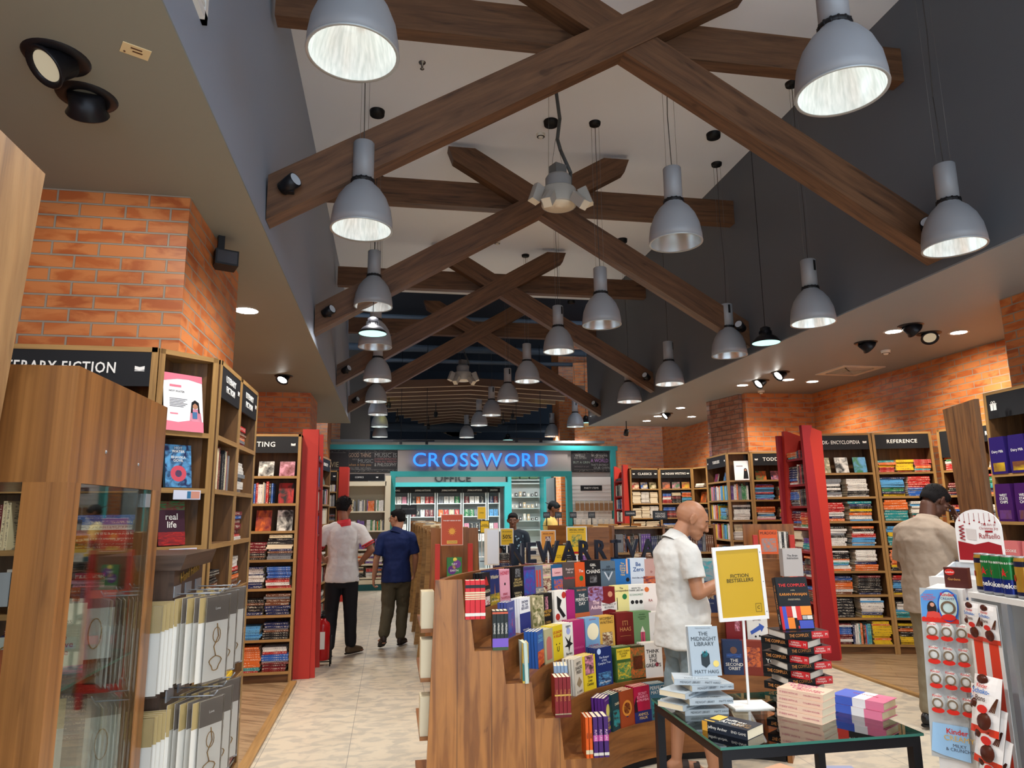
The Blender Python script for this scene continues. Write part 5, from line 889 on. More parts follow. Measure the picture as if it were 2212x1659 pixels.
p=at(1745,1362,z=topz); p=V((base.x+.01,base.y-.02,topz))
T=tf((p.x,p.y,topz),-.08)@M.Rotation(-.20,4,'X')
W_,H_=.168,.255
o=book(T,W_,H_,.036,BK,'Black hardcover titled THE COMPLEX standing upright on its tall stack',[('THE COMPLEX',.085,.84,(232,58,54)),('A NOVEL',.022,.745,'cream'),('KARAN MAHAJAN',.072,.665,(236,150,60)),('The award-winning author of\nThe Association of Small Bombs',.02,.57,'cream')],
 [('r',-.5,0,-.42,.44,RD),('r',-.42,.02,-.30,.44,(66,84,180)),('r',-.30,.24,-.12,.44,(190,50,44)),('r',-.30,.02,-.09,.23,(232,130,44)),('r',-.12,.22,.0,.44,(226,216,206)),('r',0,.18,.15,.44,(204,54,44)),('r',.15,.27,.48,.44,(236,140,50)),('r',.17,.19,.31,.26,(170,170,168)),('r',.32,.19,.48,.26,(214,208,200)),('r',.05,.02,.48,.17,(70,84,176)),('r',.0,.02,.04,.07,(210,50,50))],spine=[('THE COMPLEX',.5,.62,(226,150,80)),('KARAN',.4,.2,'white')],pages=mat((206,200,190),.7))
b=MB(); b.prism([(-.04,0),(.04,0),(.03,.24),(-.03,.24)],.05,.053); tag(b.build('plate_stand',BLACK,None,T),'Black easel card behind the upright black hardcover','stand')
# pink piles
zz=tz; c=P_(1748,1552)
for i in range(4): lybook(tf((c.x+.004*i,c.y+.02+.003*i,zz),-1.02+.02*i),.198,.128,.028,(232,196,170),'Peach paperback with pink title, %s of its pile of four'%['bottom','second from bottom','third from bottom','top'][i],[('IT ENDS\nWITH\nUS',.036,-.03,.015,(196,96,140)),('COLLEEN\nHOOVER',.026,.03,-.03,(190,90,110))] if i==3 else (),[('IT ENDS WITH US',.36,-.048,(190,100,120)),('COLLEEN HOOVER',.30,.052,(190,100,120))],'peach paperbacks on the glass table'); zz+=.0285
zz=tz; c=P_(1880,1545)
for i in range(2): lybook(tf((c.x+.005*i,c.y+.04,zz),-1.08+.05*i),.22,.14,.034,(222,120,150),'Pink and blue hardcover, %s one of its pair'%['lower','upper'][i],[('The Wedding',.02,.0,.02,'red')],(),'pink hardcovers on the glass table',hard=True,art=[([(-.11,-.07),(-.02,-.07),(-.02,.07),(-.11,.07)],(70,96,190)),([(-.02,-.07),(.035,-.07),(.035,.07),(-.02,.07)],(230,226,226))],band=[(-.11,-.02,(70,96,190)),(-.02,.035,(230,226,226))],edge=mat((214,200,160),.7)); zz+=.035
# archer
c=P_(1583,1580); lybook(tf((c.x,c.y,tz),-.98),.198,.128,.036,(34,40,52),'Dark blue paperback with golden doorway picture lying at the table corner',[('Jeffrey\nArcher',.036,.01,-.005,'white'),('END\nGAME',.03,.055,-.02,(160,130,90))],[('Jeffrey Archer',.42,-.03,'white'),('END GAME',.36,.062,'white')],art=[([(-.09,-.02),(-.045,-.02),(-.045,.05),(-.09,.05)],(236,180,70)),([(-.095,-.055),(-.05,-.055),(-.05,-.045),(-.095,-.045)],(236,180,70))],band=[(-.099,-.075,(220,160,60))])
# bestseller sign
f0=P_(1625,1528); t=thing('sign_stand','White sign stand with yellow FICTION BESTSELLERS card on the glass table','sign',tf((f0.x,f0.y+.03,tz),-.10))
b=MB(); b.box((-.09,-.07,0),(.09,.07,.006)); b.build('base_plate',WHITE,t); b=MB(); b.box((-.005,-.004,.006),(.005,.004,.40)); b.build('pole',WHITE,t)
TT=M.Translation((-.005,-.004,.54))@M.Rotation(-.05,4,'Y'); w2,h2=.118,.168
b=MB(); 
for q in(((-w2,-.006,-h2),(w2,.006,-h2+.016)),((-w2,-.006,h2-.016),(w2,.006,h2)),((-w2,-.006,-h2+.016),(-w2+.016,.006,h2-.016)),((w2-.016,-.006,-h2+.016),(w2,.006,h2-.016))): b.box(*q)
b.build('frame',WHITE,t,TT); b=MB(); b.box((-w2+.014,-.002,-h2+.014),(w2-.014,.002,h2-.014)); q=b.build('yellow_card',mat((200,160,34),.4),t,TT)
text(q,'FICTION\nBESTSELLERS',.023,mat((60,54,20),.5),M.Translation((0,-.003,.022))@FRONT,.0,.018,fit=.16)
text(q,'C',.02,mat((60,54,20),.5),M.Translation((.075,-.003,-.115))@FRONT,.0,.012)
b=MB(); x,z=.075,-.115
for q2 in(((x-.014,-.003,z-.019),(x+.014,-.0025,z-.0175)),((x-.014,-.003,z+.0175),(x+.014,-.0025,z+.019)),((x-.014,-.003,z-.019),(x-.0128,-.0025,z+.019)),((x+.0128,-.003,z-.019),(x+.014,-.0025,z+.019))): b.box(*q2)
b.build('book_outline_mark',mat((60,54,20),.5),q)
for k in(-.8,0,.8): b=MB(); b.lathe([(0,0),(.003,0)],8,0,M.Translation((w2-.008,-.0065,k*h2))@M.Rotation(PI/2,4,'X')); b.build('rivet',SILVER,t,TT)
for i,(px,c_,r_) in enumerate(((1672,(214,170,140),.4),(1800,(150,160,190),-.2))):
    c=at(px,1668,z=.155); lybook(tf((c.x,c.y-.05,.156),r_),.2,.13,.028,c_,'%s book on the lower shelf under the glass table'%['Peach coloured','Grey blue'][i])
# ================================================================= gondolas
def profile(h,top,bot,n=8): # curved side profile, widening to the floor
    return [(-(top+(bot-top)*((1-i/n)**1.8)),h*i/n) for i in range(n+1)]
def gondola(x0,y0,L,rz,h,top,bot,nb,label,nm,seed,pal=('fic','fic','whi'),kind='book',side=(1,0)):
    """run of back-to-back shelving; local y along run, bays open towards -x (and +x)"""
    C=tf((x0,y0,0),rz); t=thing('gondola_shelving',label,'shelving',C,'low wooden gondolas'); w=L/nb; pr=profile(h,top,bot); P2=pr+[(-a,z) for a,z in reversed(pr)]
    for i in range(nb+1): b=MB(); b.prism(P2,i*w-.014,i*w+.014); b.build('end_panel' if i in(0,nb) else 'divider_panel',WGOND if i in(0,nb) else WEDGE,t)
    b=MB(); b.box((-.02,.014,.0),(.02,L-.014,h-.04)); b.build('spine_panel',WGOND,t)
    b=MB(); b.box((-top+.02,.014,h-.05),(top-.02,L-.014,h-.03)); b.build('top_board',WEDGE,t)
    rr=random.Random(seed); zs=[h-.33,h-.62,h-.91,.16]
    for z in zs:
        k=1-z/h; xw=top+(bot-top)*(k**1.8)-.075; b=MB(); b.box((-xw,.014,z-.02),(xw,L-.014,z)); b.build('shelf',WEDGE,t)
        for s in range(2):
            if not side[s]: continue
            for j in range(nb):
                F=C@M.Translation(((-xw+.01) if s==0 else xw-.01,j*w+(w-.03 if s==0 else .03),z))@M.Rotation(-PI/2 if s==0 else PI/2,4,'Z'); m=3; cw=(w-.06)/m
                for q in range(m):
                    wh='%s pile, bay %s, %s shelf of %s'%(['left','middle','right'][q],['one','two','three','four','five','six','seven','eight','nine'][j],SH[zs.index(z)],nm)
                    if rr.random()<.55: upright(F,q*cw+.005,q*cw+cw*.92,.01,0,pal[rr.randrange(3)],wh,kind,.19,.13,rr)
                    else: stack(F,q*cw,.01,0,.17,pal[rr.randrange(3)],wh,kind,cw*.9,.13,rr)
    return t
gondola(.66,7.34,7.6,0,1.45,.24,.34,8,'Long low gondola of wooden fins running back along the aisle','aisle gondola',31)
# loose cream book tops on the aisle gondola
for i in range(14):
    y=7.7+i*.5; b=MB(); unitbook(b); o=b.build('book',[bookmat(['cream','white','grey','cream'][i%4]),PAGES],None,tf((.52+.05*(i%3),y,1.422),.3*(i%5)-.5)@M.Diagonal((.13,.2,.035,1))); tag(o,'Pale book lying on the aisle gondola top, %s from the front'%(['nearest','second']+ORD[2:])[i],'book','books lying on the aisle gondola')
gondola(2.35,9.9,1.5,-1.1,1.42,.2,.3,3,'Low wooden gondola with sloping fins below the capped shop assistant','middle gondola',32,('fic','com','set'),'book',(0,1))
b=MB(); P2=profile(1.42,.13,.17); b.prism(P2+[(-a,z) for a,z in reversed(P2)],-.02,.02); tag(b.build('wooden_end_panel',WGOND,None,tf((2.50,8.38,0),-.1)),'Broad plain wooden gondola end behind the yellow signs, left of the comics','panel')
# two-bay book front facing us, right of centre
gd=thing('display_shelving','Low two-bay wooden shelving packed with small books behind the bald man','shelving',tf((2.68,8.40,0),-.17)); GZ=[1.12,.80,.50,.2]
for x in(0,.62,1.24): b=MB(); b.prism([(-.14,0),(.3,0),(.3,1.44),(0,1.44)],x,x+.03,0,'x'); b.build('side_panel',WGOND,gd)
for z in GZ+[1.42]: b=MB(); b.box((.03,-.08 if z<1.2 else 0,z-.025),(1.24,.28,z)); b.build('shelf',WEDGE,gd)
b=MB(); b.box((.03,.28,0),(1.24,.3,1.4)); b.build('back_panel',WGOND,gd)
rr=random.Random(44)
for z in GZ:
    for bay in(0,1):
        for q in range(4): upright(tf((2.68,8.40,0),-.17),.04+bay*.62+q*.142,.04+bay*.62+q*.142+.135,-.06,z,['fic','com','kid','drk'][rr.randrange(4)] ,'%s run, %s bay, %s shelf of comics front'%(['far left','left','right','far right'][q],['left','right'][bay],SH[GZ.index(z)]),'book',.21,.13,rr,.5)
# ladder racks
def rack(x,y,rz,label,W2=.36,H2=1.32):
    t=thing('display_rack',label,'rack',tf((x,y,0),rz),'red ladder racks')
    for s in(0,W2-.045): b=MB(); b.box((s,0,0),(s+.045,.05,H2)); b.build('post',RED,t)
    b=MB(); b.box((-.02,.40,.0),(W2+.10,.43,1.46)); b.build('wooden_back',WGOND,t)
    for z in(.98,.6,.2): b=MB(); b.box((.045,-.005,z-.07),(W2-.045,.02,z)); b.build('rung',mat((206,90,50),.4) if z==.98 else RED,t); b=MB(); b.box((.045,.0,z-.02),(W2-.045,.39,z)); b.build('shelf',WDARK,t)
    return t
rk=rack(.43,6.86,0,'Red ladder rack with green book, at the front of the aisle gondola')
text(rk,'THE BEST READS OF 2025',.022,LETW,M.Translation((.13,-.008,.95))@FRONT,0,.02,fit=.16)
book(tf((.615,6.87,.98))@M.Rotation(-.12,4,'X'),.145,.215,.022,(52,120,60),'Green book with purple flowers on the red ladder rack',[('DAY',.12,.7,'white'),('EARTH',.12,.42,'white'),('BLOOMED',.13,.14,'white')],[('c',-.15,.45,.28,(90,40,120)),('c',.18,.7,.26,(110,60,140)),('c',.0,.58,.13,(230,190,120)),('c',.05,.9,.13,(230,210,90))])
book(tf((.56,6.95,.62))@M.Rotation(-.1,4,'X'),.15,.23,.022,(22,20,20),'Black book with a close-up face on the red ladder rack',[('MICHAEL',.06,.96,(150,140,130))],[('p',[(-.3,.85),(.3,.85),(.32,.45),(.1,.2),(-.2,.25),(-.35,.5)],(166,112,88)),('r',-.3,.85,.3,.95,'black'),('c',.42,.86,.12,(226,206,80))])
t=thing('reading_poster','Tall terracotta poster card above the green book','poster',tf((.585,6.80,1.18),.0)@M.Rotation(-.05,4,'X')); b=MB(); b.box((-.105,0,.13),(.105,.004,.42)); q=b.build('card',mat((232,200,180),.5),t); b=MB(); b.box((-.1,-.001,.135),(.1,0,.415)); b.build('print_ground',mat((186,78,44),.45),t)
text(t,'THE BEST READS OF 2025',.016,LETW,M.Translation((0,-.003,.36))@FRONT,0,.02,fit=.17); b=MB(); b.lathe([(0,0),(.028,0)],16,0,M.Translation((0,-.0025,.26))@M.Rotation(PI/2,4,'X'))
for i in range(12): a=i*PI/6; b.face([(.03*math.cos(a-.1),-.0025,.26+.03*math.sin(a-.1)),(.045*math.cos(a),-.0025,.26+.045*math.sin(a)),(.03*math.cos(a+.1),-.0025,.26+.03*math.sin(a+.1))])
b.build('emblem',mat((226,160,60),.45),t); b=MB(); b.box((-.05,-.0025,.145),(.05,-.002,.175)); b.build('yellow_panel',mat((230,180,80),.45),t); text(t,'A MILLION STORIES\nALL IN ONE PLACE',.010,BLACK,M.Translation((0,-.004,.16))@FRONT,0,.02,fit=.09)
r2=rack(3.62,6.7,-.3,'Red ladder rack with MURDOKU books between bald man and yellow sign',.40,1.36)
TT=tf((3.62,6.7,0),-.3)
book(TT@M.Translation((.16,.05,1.17))@M.Rotation(-.05,4,'X'),.18,.24,.02,(214,90,36),'Orange puzzle book titled MURDOKU on the right red rack',[('MURDOKU',.17,.86,'black')],[('n',-.4,.1,.4,.65,'grey','orange',6)])
for i in range(4): b=MB(); unitbook(b); o=b.build('book',[bookmat('black' if i%2 else 'white'),PAGES],None,standing(TT,.265+i*.024,.06,1.17,.22,.14,.022)); tag(o,'Black and white spine beside the orange puzzle book, %s from left'%(['first']+ORD[1:])[i],'book','spines beside the puzzle book')
# ================================================================= small tables, signs and stacks in the middle
def smalltable(x,y,w_,d_,h,label):
    t=thing('display_table',label,'table',tf((x,y,0)),'small black-framed display tables'); b=MB(); b.box((0,0,h-.02),(w_,d_,h)); b.build('table_top',mat((60,56,54),.4),t)
    for a,c in((0,0),(w_-.03,0),(0,d_-.03),(w_-.03,d_-.03)): b=MB(); b.box((a,c,0),(a+.03,c+.03,h-.02)); b.build('leg',BLACK,t)
    b=MB(); b.box((.0,0,.35),(w_,d_,.37)); b.build('lower_shelf',mat((60,56,54),.4),t)
smalltable(1.05,7.6,.8,.6,.86,'Black-framed table of stacked books left of the fifty percent sign')
smalltable(1.55,8.15,.72,.55,.92,'Black-framed table of grey book piles behind the NEW letters')
smalltable(1.9,6.8,.8,.5,.9,'Black-framed table of books under the big yellow offer sign')
for i,(x,y,z,h,pal,w_) in enumerate(((1.1,7.65,.86,.30,'drk',.2),(1.12,7.65,.37,.2,'fic',.2),(1.4,7.65,.86,.18,'red',.2),(1.42,7.65,.37,.2,'whi',.2),(1.57,8.18,.92,.26,'whi',.2),(1.80,8.18,.92,.20,'drk',.2),(2.03,8.18,.92,.3,'whi',.2),(1.95,6.85,.9,.16,'com',.2),(2.2,6.85,.9,.22,'kid',.2),(2.45,6.85,.9,.26,'fic',.2))):
    stack(tf((0,0,0)),x,y,z,h,pal,'%s table pile behind the curved display'%['first','second','third','fourth','fifth','sixth','seventh','eighth','ninth','tenth'][i],'book',w_,.16,random.Random(60+i))
def sign(px0,py0,px1,py1,Y,col,label,lines=(),art=(),frame=WHITE,pole=None,m=None):
    a=at(px0,py1,Y=Y); c=at(px1,py0,Y=Y); w_=abs(c.x-a.x); h=c.z-a.z; t=thing('sign_card',label,'sign',tf(((a.x+c.x)/2,Y,a.z),-.05),'small sign cards'); 
    b=MB(); b.box((-w_/2,0,0),(w_/2,.006,h)); b.build('frame',frame,t); b=MB(); b.box((-w_/2+.01,-.002,.01),(w_/2-.01,0,h-.01)); b.build('card',m or mat(col,.35),t)
    for s,fs,yf,c_ in lines: text(t,s,h*fs,mat(rgb(c_),.5),M.Translation((0,-.0035,h*yf))@FRONT,0,.02,'CENTER',w_*.8)
    for q in art: b=MB(); b.face([(q[0]*w_,-.003,q[1]*h),(q[2]*w_,-.003,q[1]*h),(q[2]*w_,-.003,q[3]*h),(q[0]*w_,-.003,q[3]*h)],0,[(0,0),(1,0),(1,1),(0,1)]); b.build('print',q[4],t)
    z0=a.z
    if pole is not None: b=MB(); b.cyl((0,.012,0),(0,.012,pole-z0),.008,8); b.box((-.07,-.04,pole-z0),(.07,.07,pole-z0+.006)); b.build('stand',frame,t)
    return t
YL=(232,188,30)
sign(1031,1094,1050,1122,11.5,YL,'Small yellow sign card above the far tables, upper one of two',[('OFFERS',.1,.5,'black')],pole=.9); sign(1037,1124,1057,1152,10.5,YL,'Yellow sign card in a black frame, lower one of two',[('FICTION\nBESTSELLERS',.12,.6,'black')],frame=BLACK,pole=.9)
sign(1081,1141,1109,1179,8.0,YL,'Yellow sign card reading 50 percent left of the patterned shirt',[('50%',.32,.5,'black'),('OFF ON BOOKS',.08,.8,'black'),('ON SELECTED TITLES',.06,.28,'black')],pole=.9)
sign(1168,1145,1200,1190,7.4,(232,160,70),'Orange special offer card behind the standing letter W',[('SPECIAL OFFER',.08,.82,'maroon')],[(-.18,.4,.18,.7,artmat('white','maroon',3)),(-.25,.06,.25,.13,mat((190,30,30),.4))],pole=.9)
sign(1225,1137,1267,1200,6.9,YL,'Large yellow special offer card with a book picture',[('SPECIAL OFFER',.08,.88,'black'),('COME FIND YOUR BOOKS',.045,.8,'black')],[(-.25,.3,.25,.72,artmat('yellow','green',6)),(-.3,.06,.3,.13,mat((190,30,30),.4))],pole=.9)
sign(1194,1176,1224,1224,6.6,YL,'Yellow card in black frame between standing letters W and A',[('BOOK TO\nMOVIE',.1,.45,'black')],frame=BLACK,pole=.9)
sign(866,1091,900,1112,15.5,(40,42,46),'Dark BOOK SUMMIT board beside the navy-shirted man\'s head',[('BOOK SUMMIT',.2,.6,'grey')],frame=BLACK)
sign(1350,1103,1373,1115,8.4,(50,54,58),'Small black YOUNG READERS card on the comics front',[('YOUNG READERS',.4,.5,'white')],frame=BLACK,pole=1.42); sign(1411,1103,1441,1123,8.2,(50,54,58),'Small black YOUNG HEROES card beside the bald head',[('YOUNG\nHEROES',.32,.5,'white')],frame=BLACK,pole=1.42); sign(1510,1101,1530,1124,8.0,(50,54,58),'Small black READERS card right of the bald head',[('READERS',.3,.5,'white')],frame=BLACK,pole=1.42)
for i,(px,s) in enumerate(((1181,'FICTION'),(1206,'COMICS'),(1238,'KIDS'),(1278,'ACTIVITY'))): sign(px-7,1106,px+7,1119,10.6,(60,64,68),'Tiny dark %s card near the capped assistant, %s from left'%(s,['first','second','third','fourth'][i]),[(s,.5,.5,'grey')],frame=BLACK,pole=1.4)
a=at(1048,1222,Y=5.9); t=thing('acrylic_board','Blank white board standing between red rack and table piles','board',tf((a.x,5.95,a.z),-.15)); b=MB(); b.box((0,0,0),(.125,.03,.30)); b.build('frame',mat((214,200,180),.5),t); b=MB(); b.box((.025,-.002,.01),(.12,0,.29)); b.build('white_face',mat((206,206,208),.3),t); b=MB(); b.box((.05,.0,-a.z),(.07,.02,0)); b.build('pole',WHITE,t)
# ================================================================= people
def remesh(b,name,m,parent,voxel,smooth=4,disp=0,T=None):
    me=bpy.data.meshes.new('tmp'); me.from_pydata(b.v,[],b.f); o=bpy.data.objects.new('tmp',me); COL.objects.link(o)
    r=o.modifiers.new('r','REMESH'); r.mode='VOXEL'; r.voxel_size=voxel; r.use_smooth_shade=True
    s=o.modifiers.new('s','SMOOTH'); s.factor=.5; s.iterations=smooth
    if disp:
        tx=bpy.data.textures.new('folds','CLOUDS'); tx.noise_scale=disp[1]; d=o.modifiers.new('d','DISPLACE'); d.texture=tx; d.strength=disp[0]; d.mid_level=.5; d.texture_coords='GLOBAL'
    dg=bpy.context.evaluated_depsgraph_get(); dg.update(); nm=bpy.data.meshes.new_from_object(o.evaluated_get(dg)); nm.name=name; bpy.data.objects.remove(o)
    nm.materials.clear(); nm.materials.append(m); nm.polygons.foreach_set('use_smooth',[True]*len(nm.polygons)); return link(name,nm,parent,T)
def cap(b,p,q,r1,r2=None,n=12):
    p,q=V(p),V(q); r2=r1 if r2 is None else r2; d=q-p; L=d.length; T=M.Translation(p)@(d.to_track_quat('Z','Y').to_matrix().to_4x4() if L>1e-6 else M.Identity(4))
    pr=[(math.sin(PI/2*i/4)*r1,-math.cos(PI/2*i/4)*r1) for i in range(5)]+[(math.cos(PI/2*i/4)*r2,L+math.sin(PI/2*i/4)*r2) for i in range(5)]
    pr[0]=(.0004,-r1); pr[-1]=(.0004,L+r2); b.lathe(pr,n,0,T)
def ell(b,c,r,rot=None,n=10):
    b.lathe([(max(.003,math.sin(PI*i/n)),-math.cos(PI*i/n)) for i in range(n+1)],n*2,0,M.Translation(V(c))@(rot or M.Identity(4))@M.Diagonal((*r,1)))
def loft(b,pts,rad,n=20,xa=(1,0,0)):
    pts=[V(p) for p in pts]; k=len(b.v); xa=V(xa); N=len(pts)
    for i,(p,(rx,ry)) in enumerate(zip(pts,rad)):
        t=(pts[min(N-1,i+1)]-pts[max(0,i-1)]).normalized(); y=t.cross(xa).normalized(); x=y.cross(t).normalized()
        for j in range(n): a=2*PI*j/n; b.v.append(tuple(b.T@(p+x*rx*math.cos(a)+y*ry*math.sin(a))))
    for i in range(N-1):
        for j in range(n): j2=(j+1)%n; b.f.append((k+i*n+j,k+i*n+j2,k+(i+1)*n+j2,k+(i+1)*n+j))
    b.f.append(tuple(k+j for j in reversed(range(n)))); b.f.append(tuple(k+(N-1)*n+j for j in range(n)))
def headprims(b,H,female=False):
    e=lambda c,r,rot=None: ell(b,H@V(c),r,H.to_3x3().to_4x4()@(rot or M.Identity(4)))
    e((0,-.018,.025),(.076,.096,.086)); e((0,.028,.0),(.066,.07,.088)); e((0,.04,-.055),(.052,.052,.045)); e((0,.066,-.086),(.028,.028,.022)); e((0,.077,.026),(.05,.018,.013))
    cap(b,H@V((0,.088,.018)),H@V((0,.110,-.022)),.0085,.013); e((.0,.103,-.026),(.019,.012,.009)); e((0,.086,-.056),(.026,.013,.008)); e((0,.084,-.067),(.022,.013,.008))
    for s in(-1,1):
        e((s*.03,.078,.006),(.017,.012,.011)); e((s*.042,.062,-.02),(.022,.02,.018))
        e((s*.076,-.004,-.006),(.012,.018,.028),M.Rotation(s*.35,4,'Z')); e((s*.088,-.016,.002),(.0075,.020,.032),M.Rotation(s*.55,4,'Z')); e((s*.085,-.008,-.026),(.007,.010,.012))
def hand(b,w,d,nrm,curl=.6,spread=.1,side=1,s=1.0,fcurl=None):
    """wrist w, pointing d, palm faces nrm"""
    w,d,nrm=V(w),V(d).normalized(),V(nrm); nrm=(nrm-d*nrm.dot(d)).normalized(); x=d.cross(nrm).normalized()*side
    R_=M((x,d,nrm)).transposed().to_4x4(); ell(b,w+d*.045*s,(.040*s,.055*s,.015*s),R_); ell(b,w+d*.07*s,(.041*s,.025*s,.013*s),R_)
    for i,(o,L,dl) in enumerate(((-.03,.9,-.006),(-.010,1.0,0),(.011,.94,-.001),(.031,.74,-.010))):
        p=w+d*(.085*s+dl)+x*o*s; a=0; q=p; c=curl if fcurl is None else fcurl[i]
        for j,l in enumerate((.042,.027,.021)):
            a+=c*(.75 if j==0 else 1.0); dd=(d*math.cos(a)+nrm*math.sin(a)+x*o*spread*6).normalized(); q2=q+dd*l*L*s; cap(b,q,q2,.0088*s*(1-.08*j),.0082*s*(1-.1*j),8); q=q2
    p=w+d*.025*s-x*.032*s+nrm*.004; q=p+(d*.7-x*.55+nrm*.35).normalized()*.04*s; cap(b,p,q,.013*s,.010*s,8); q2=q+(d*.85-x*.1+nrm*.4).normalized()*.03*s; cap(b,q,q2,.010*s,.0085*s,8)
def foot(b,a,toe,s=1):
    a,toe=V(a),V(toe); d=(toe-a); d.z=0; d.normalize(); g=V((a.x,a.y,a.z-.075))
    cap(b,V(a)-d*.02+V((0,0,-.04)),V(a)+V((0,0,-.03)),.035,.036); cap(b,g-d*.035+V((0,0,.028)),g+d*.12+V((0,0,.018)),.032,.03); side=V((-d.y,d.x,0))
    for i in range(5): o=(i-2)*.016; l=.165-.008*abs(i-1); cap(b,g+d*.12+side*o+V((0,0,.014)),g+d*l+side*o*1.1+V((0,0,.010)),.014,.0095,8)
def skinmat(c): return mat(c,.48,spec=.35)
def person(name,label,T,J,skin,voxel=.009,shirt=None,pants=None,hairfn=None,shoes=None,bare=False,hands=True):
    t=thing('person',label,'person',T); b=MB(); H=J['head']; sk=skinmat(skin)
    headprims(b,H); neck=J['neck']; hb=H@V((0,-.03,-.06)); cap(b,neck,hb,.058,.054)
    loft(b,J['torso'],[(a*.93,c*.9) for a,c in J['trad']])
    for sd in('r','l'):
        sh,el,wr=J['sh'+sd],J['el'+sd],J['wr'+sd]; cap(b,sh,el,.052,.040); cap(b,el,V(el).lerp(V(wr),.35),.041,.040); cap(b,V(el).lerp(V(wr),.3),wr,.040,.026)
        hd,nr,cu=J['hand'+sd][:3]; hand(b,wr,hd,nr,cu,.1,1 if sd=='l' else -1,.98,J['hand'+sd][3] if len(J['hand'+sd])>3 else None)
        hp,kn,an=J['hip'+sd],J['kn'+sd],J['an'+sd]; cap(b,hp,kn,.082,.054); k2=V(kn).lerp(V(an),.32); cap(b,kn,k2,.054,.055); cap(b,k2,an,.053,.034); foot(b,an,J['toe'+sd])
    body=remesh(b,'body',sk,t,voxel,3)
    if shirt:
        b=MB(); kk=shirt.get('k',1.06); t0,r0=V(J['torso'][0]),J['trad'][0]; loft(b,[t0+V((0,0,-.075)),t0+V((0,0,-.04))]+J['torso'],[(r0[0]*kk+.021,r0[1]*kk+.027),(r0[0]*kk+.020,r0[1]*kk+.026)]+[(a*kk+(.018 if i<2 else .006),c*kk+(.022 if i<2 else .008)) for i,(a,c) in enumerate(J['trad'])],26)
        for sd in('r','l'): 
            sh,el=V(J['sh'+sd]),V(J['el'+sd]); e2=sh.lerp(el,shirt.get('sleeve',.72)); ch=V(J['torso'][-2]); cap(b,ch.lerp(sh,.45),sh,.075,.070); dd_=(e2-sh).normalized(); loft(b,[sh-dd_*.03,sh,sh.lerp(e2,.5),e2-dd_*.01,e2+dd_*.012],[(.05,.05),(.071,.071),(.070,.070),(.070,.070),(.071,.071)],18,(1,.3,0) if abs(dd_.x)<.9 else (0,1,0))
        if 'hem' in shirt: pass
        s=remesh(b,'shirt',shirt['m'],t,voxel*1.15,4,shirt.get('disp',(.012,.11)))
        nk=V(neck); hdir=(hb-nk).normalized(); R_=hdir.to_track_quat('Z','Y').to_matrix().to_4x4()
        if shirt.get('collar'):
            b=MB(); b.lathe([(.064,-.03),(.067,.026),(.072,.029),(.084,-.012),(.098,-.045)],28,0,M.Translation(nk+hdir*.004)@R_); b.build('collar',shirt['collar'],s)
        if shirt.get('trim'):
            for sd in('r','l'):
                sh,el=V(J['sh'+sd]),V(J['el'+sd]); p=sh.lerp(el,shirt.get('sleeve',.72)); d=(el-sh).normalized(); b=MB()
                for k,(mm) in enumerate((shirt['trim'],)):
                    q=d.to_track_quat('Z','Y').to_matrix().to_4x4(); b.lathe([(.070,.030),(.0775,.031),(.0775,.041),(.070,.042)],24,0,M.Translation(p)@q); b.lathe([(.070,.004),(.078,.006),(.078,.018),(.070,.020)],24,0,M.Translation(p)@q)
                b.build('sleeve_trim',shirt['trim'],s)
    if pants:
        b=MB(); loft(b,J['pelv'],J['prad'],22)
        for sd in('r','l'):
            hp,kn,an=V(J['hip'+sd]),V(J['kn'+sd]),V(J['an'+sd]); w=pants.get('w',1)
            if pants.get('short'): k3=kn.lerp(an,.06); cap(b,hp,hp.lerp(k3,.5),.102,.095); cap(b,hp.lerp(k3,.5),hp.lerp(k3,.88),.095,.092)
            else: cap(b,hp,kn,.098*w,.076*w); cap(b,kn,kn.lerp(an,.9),.076*w,.062*w)
        remesh(b,'shorts' if pants.get('short') else 'trousers',pants['m'],t,voxel*1.15,4,pants.get('disp',(.012,.12)))
    if shoes:
        for sd in('r','l'):
            a,toe=V(J['an'+sd]),V(J['toe'+sd]); d=toe-a; up=shoes.get('tilt',{}).get(sd,0); dz=d.z; d.z=0; d.normalize(); b=MB(); g=V((a.x,a.y,a.z-.08)); fw=(d+V((0,0,up))).normalized()
            loft(b,[g-fw*.07+V((0,0,.045)),g-fw*.045+V((0,0,.045)),g+V((0,0,.048)),g+fw*.07+V((0,0,.036)),g+fw*.14+V((0,0,.028)),g+fw*.18+V((0,0,.022))],[(.018,.03),(.036,.048),(.039,.052),(.044,.042),(.044,.032),(.02,.018)],16,V((-d.y,d.x,0)))
            s=remesh(b,'shoe',shoes['m'],t,.007,3); b=MB(); side=V((-d.y,d.x,0)); 
            loft(b,[g-fw*.075+V((0,0,.006)),g-fw*.04+V((0,0,.006)),g+fw*.06+V((0,0,.006)),g+fw*.14+V((0,0,.008)),g+fw*.185+V((0,0,.012))],[(.02,.009),(.040,.010),(.044,.010),(.046,.010),(.022,.008)],14,side); b.build('sole',shoes['sole'],s,smooth=True)
    if hairfn: hairfn(t,H)
    return t
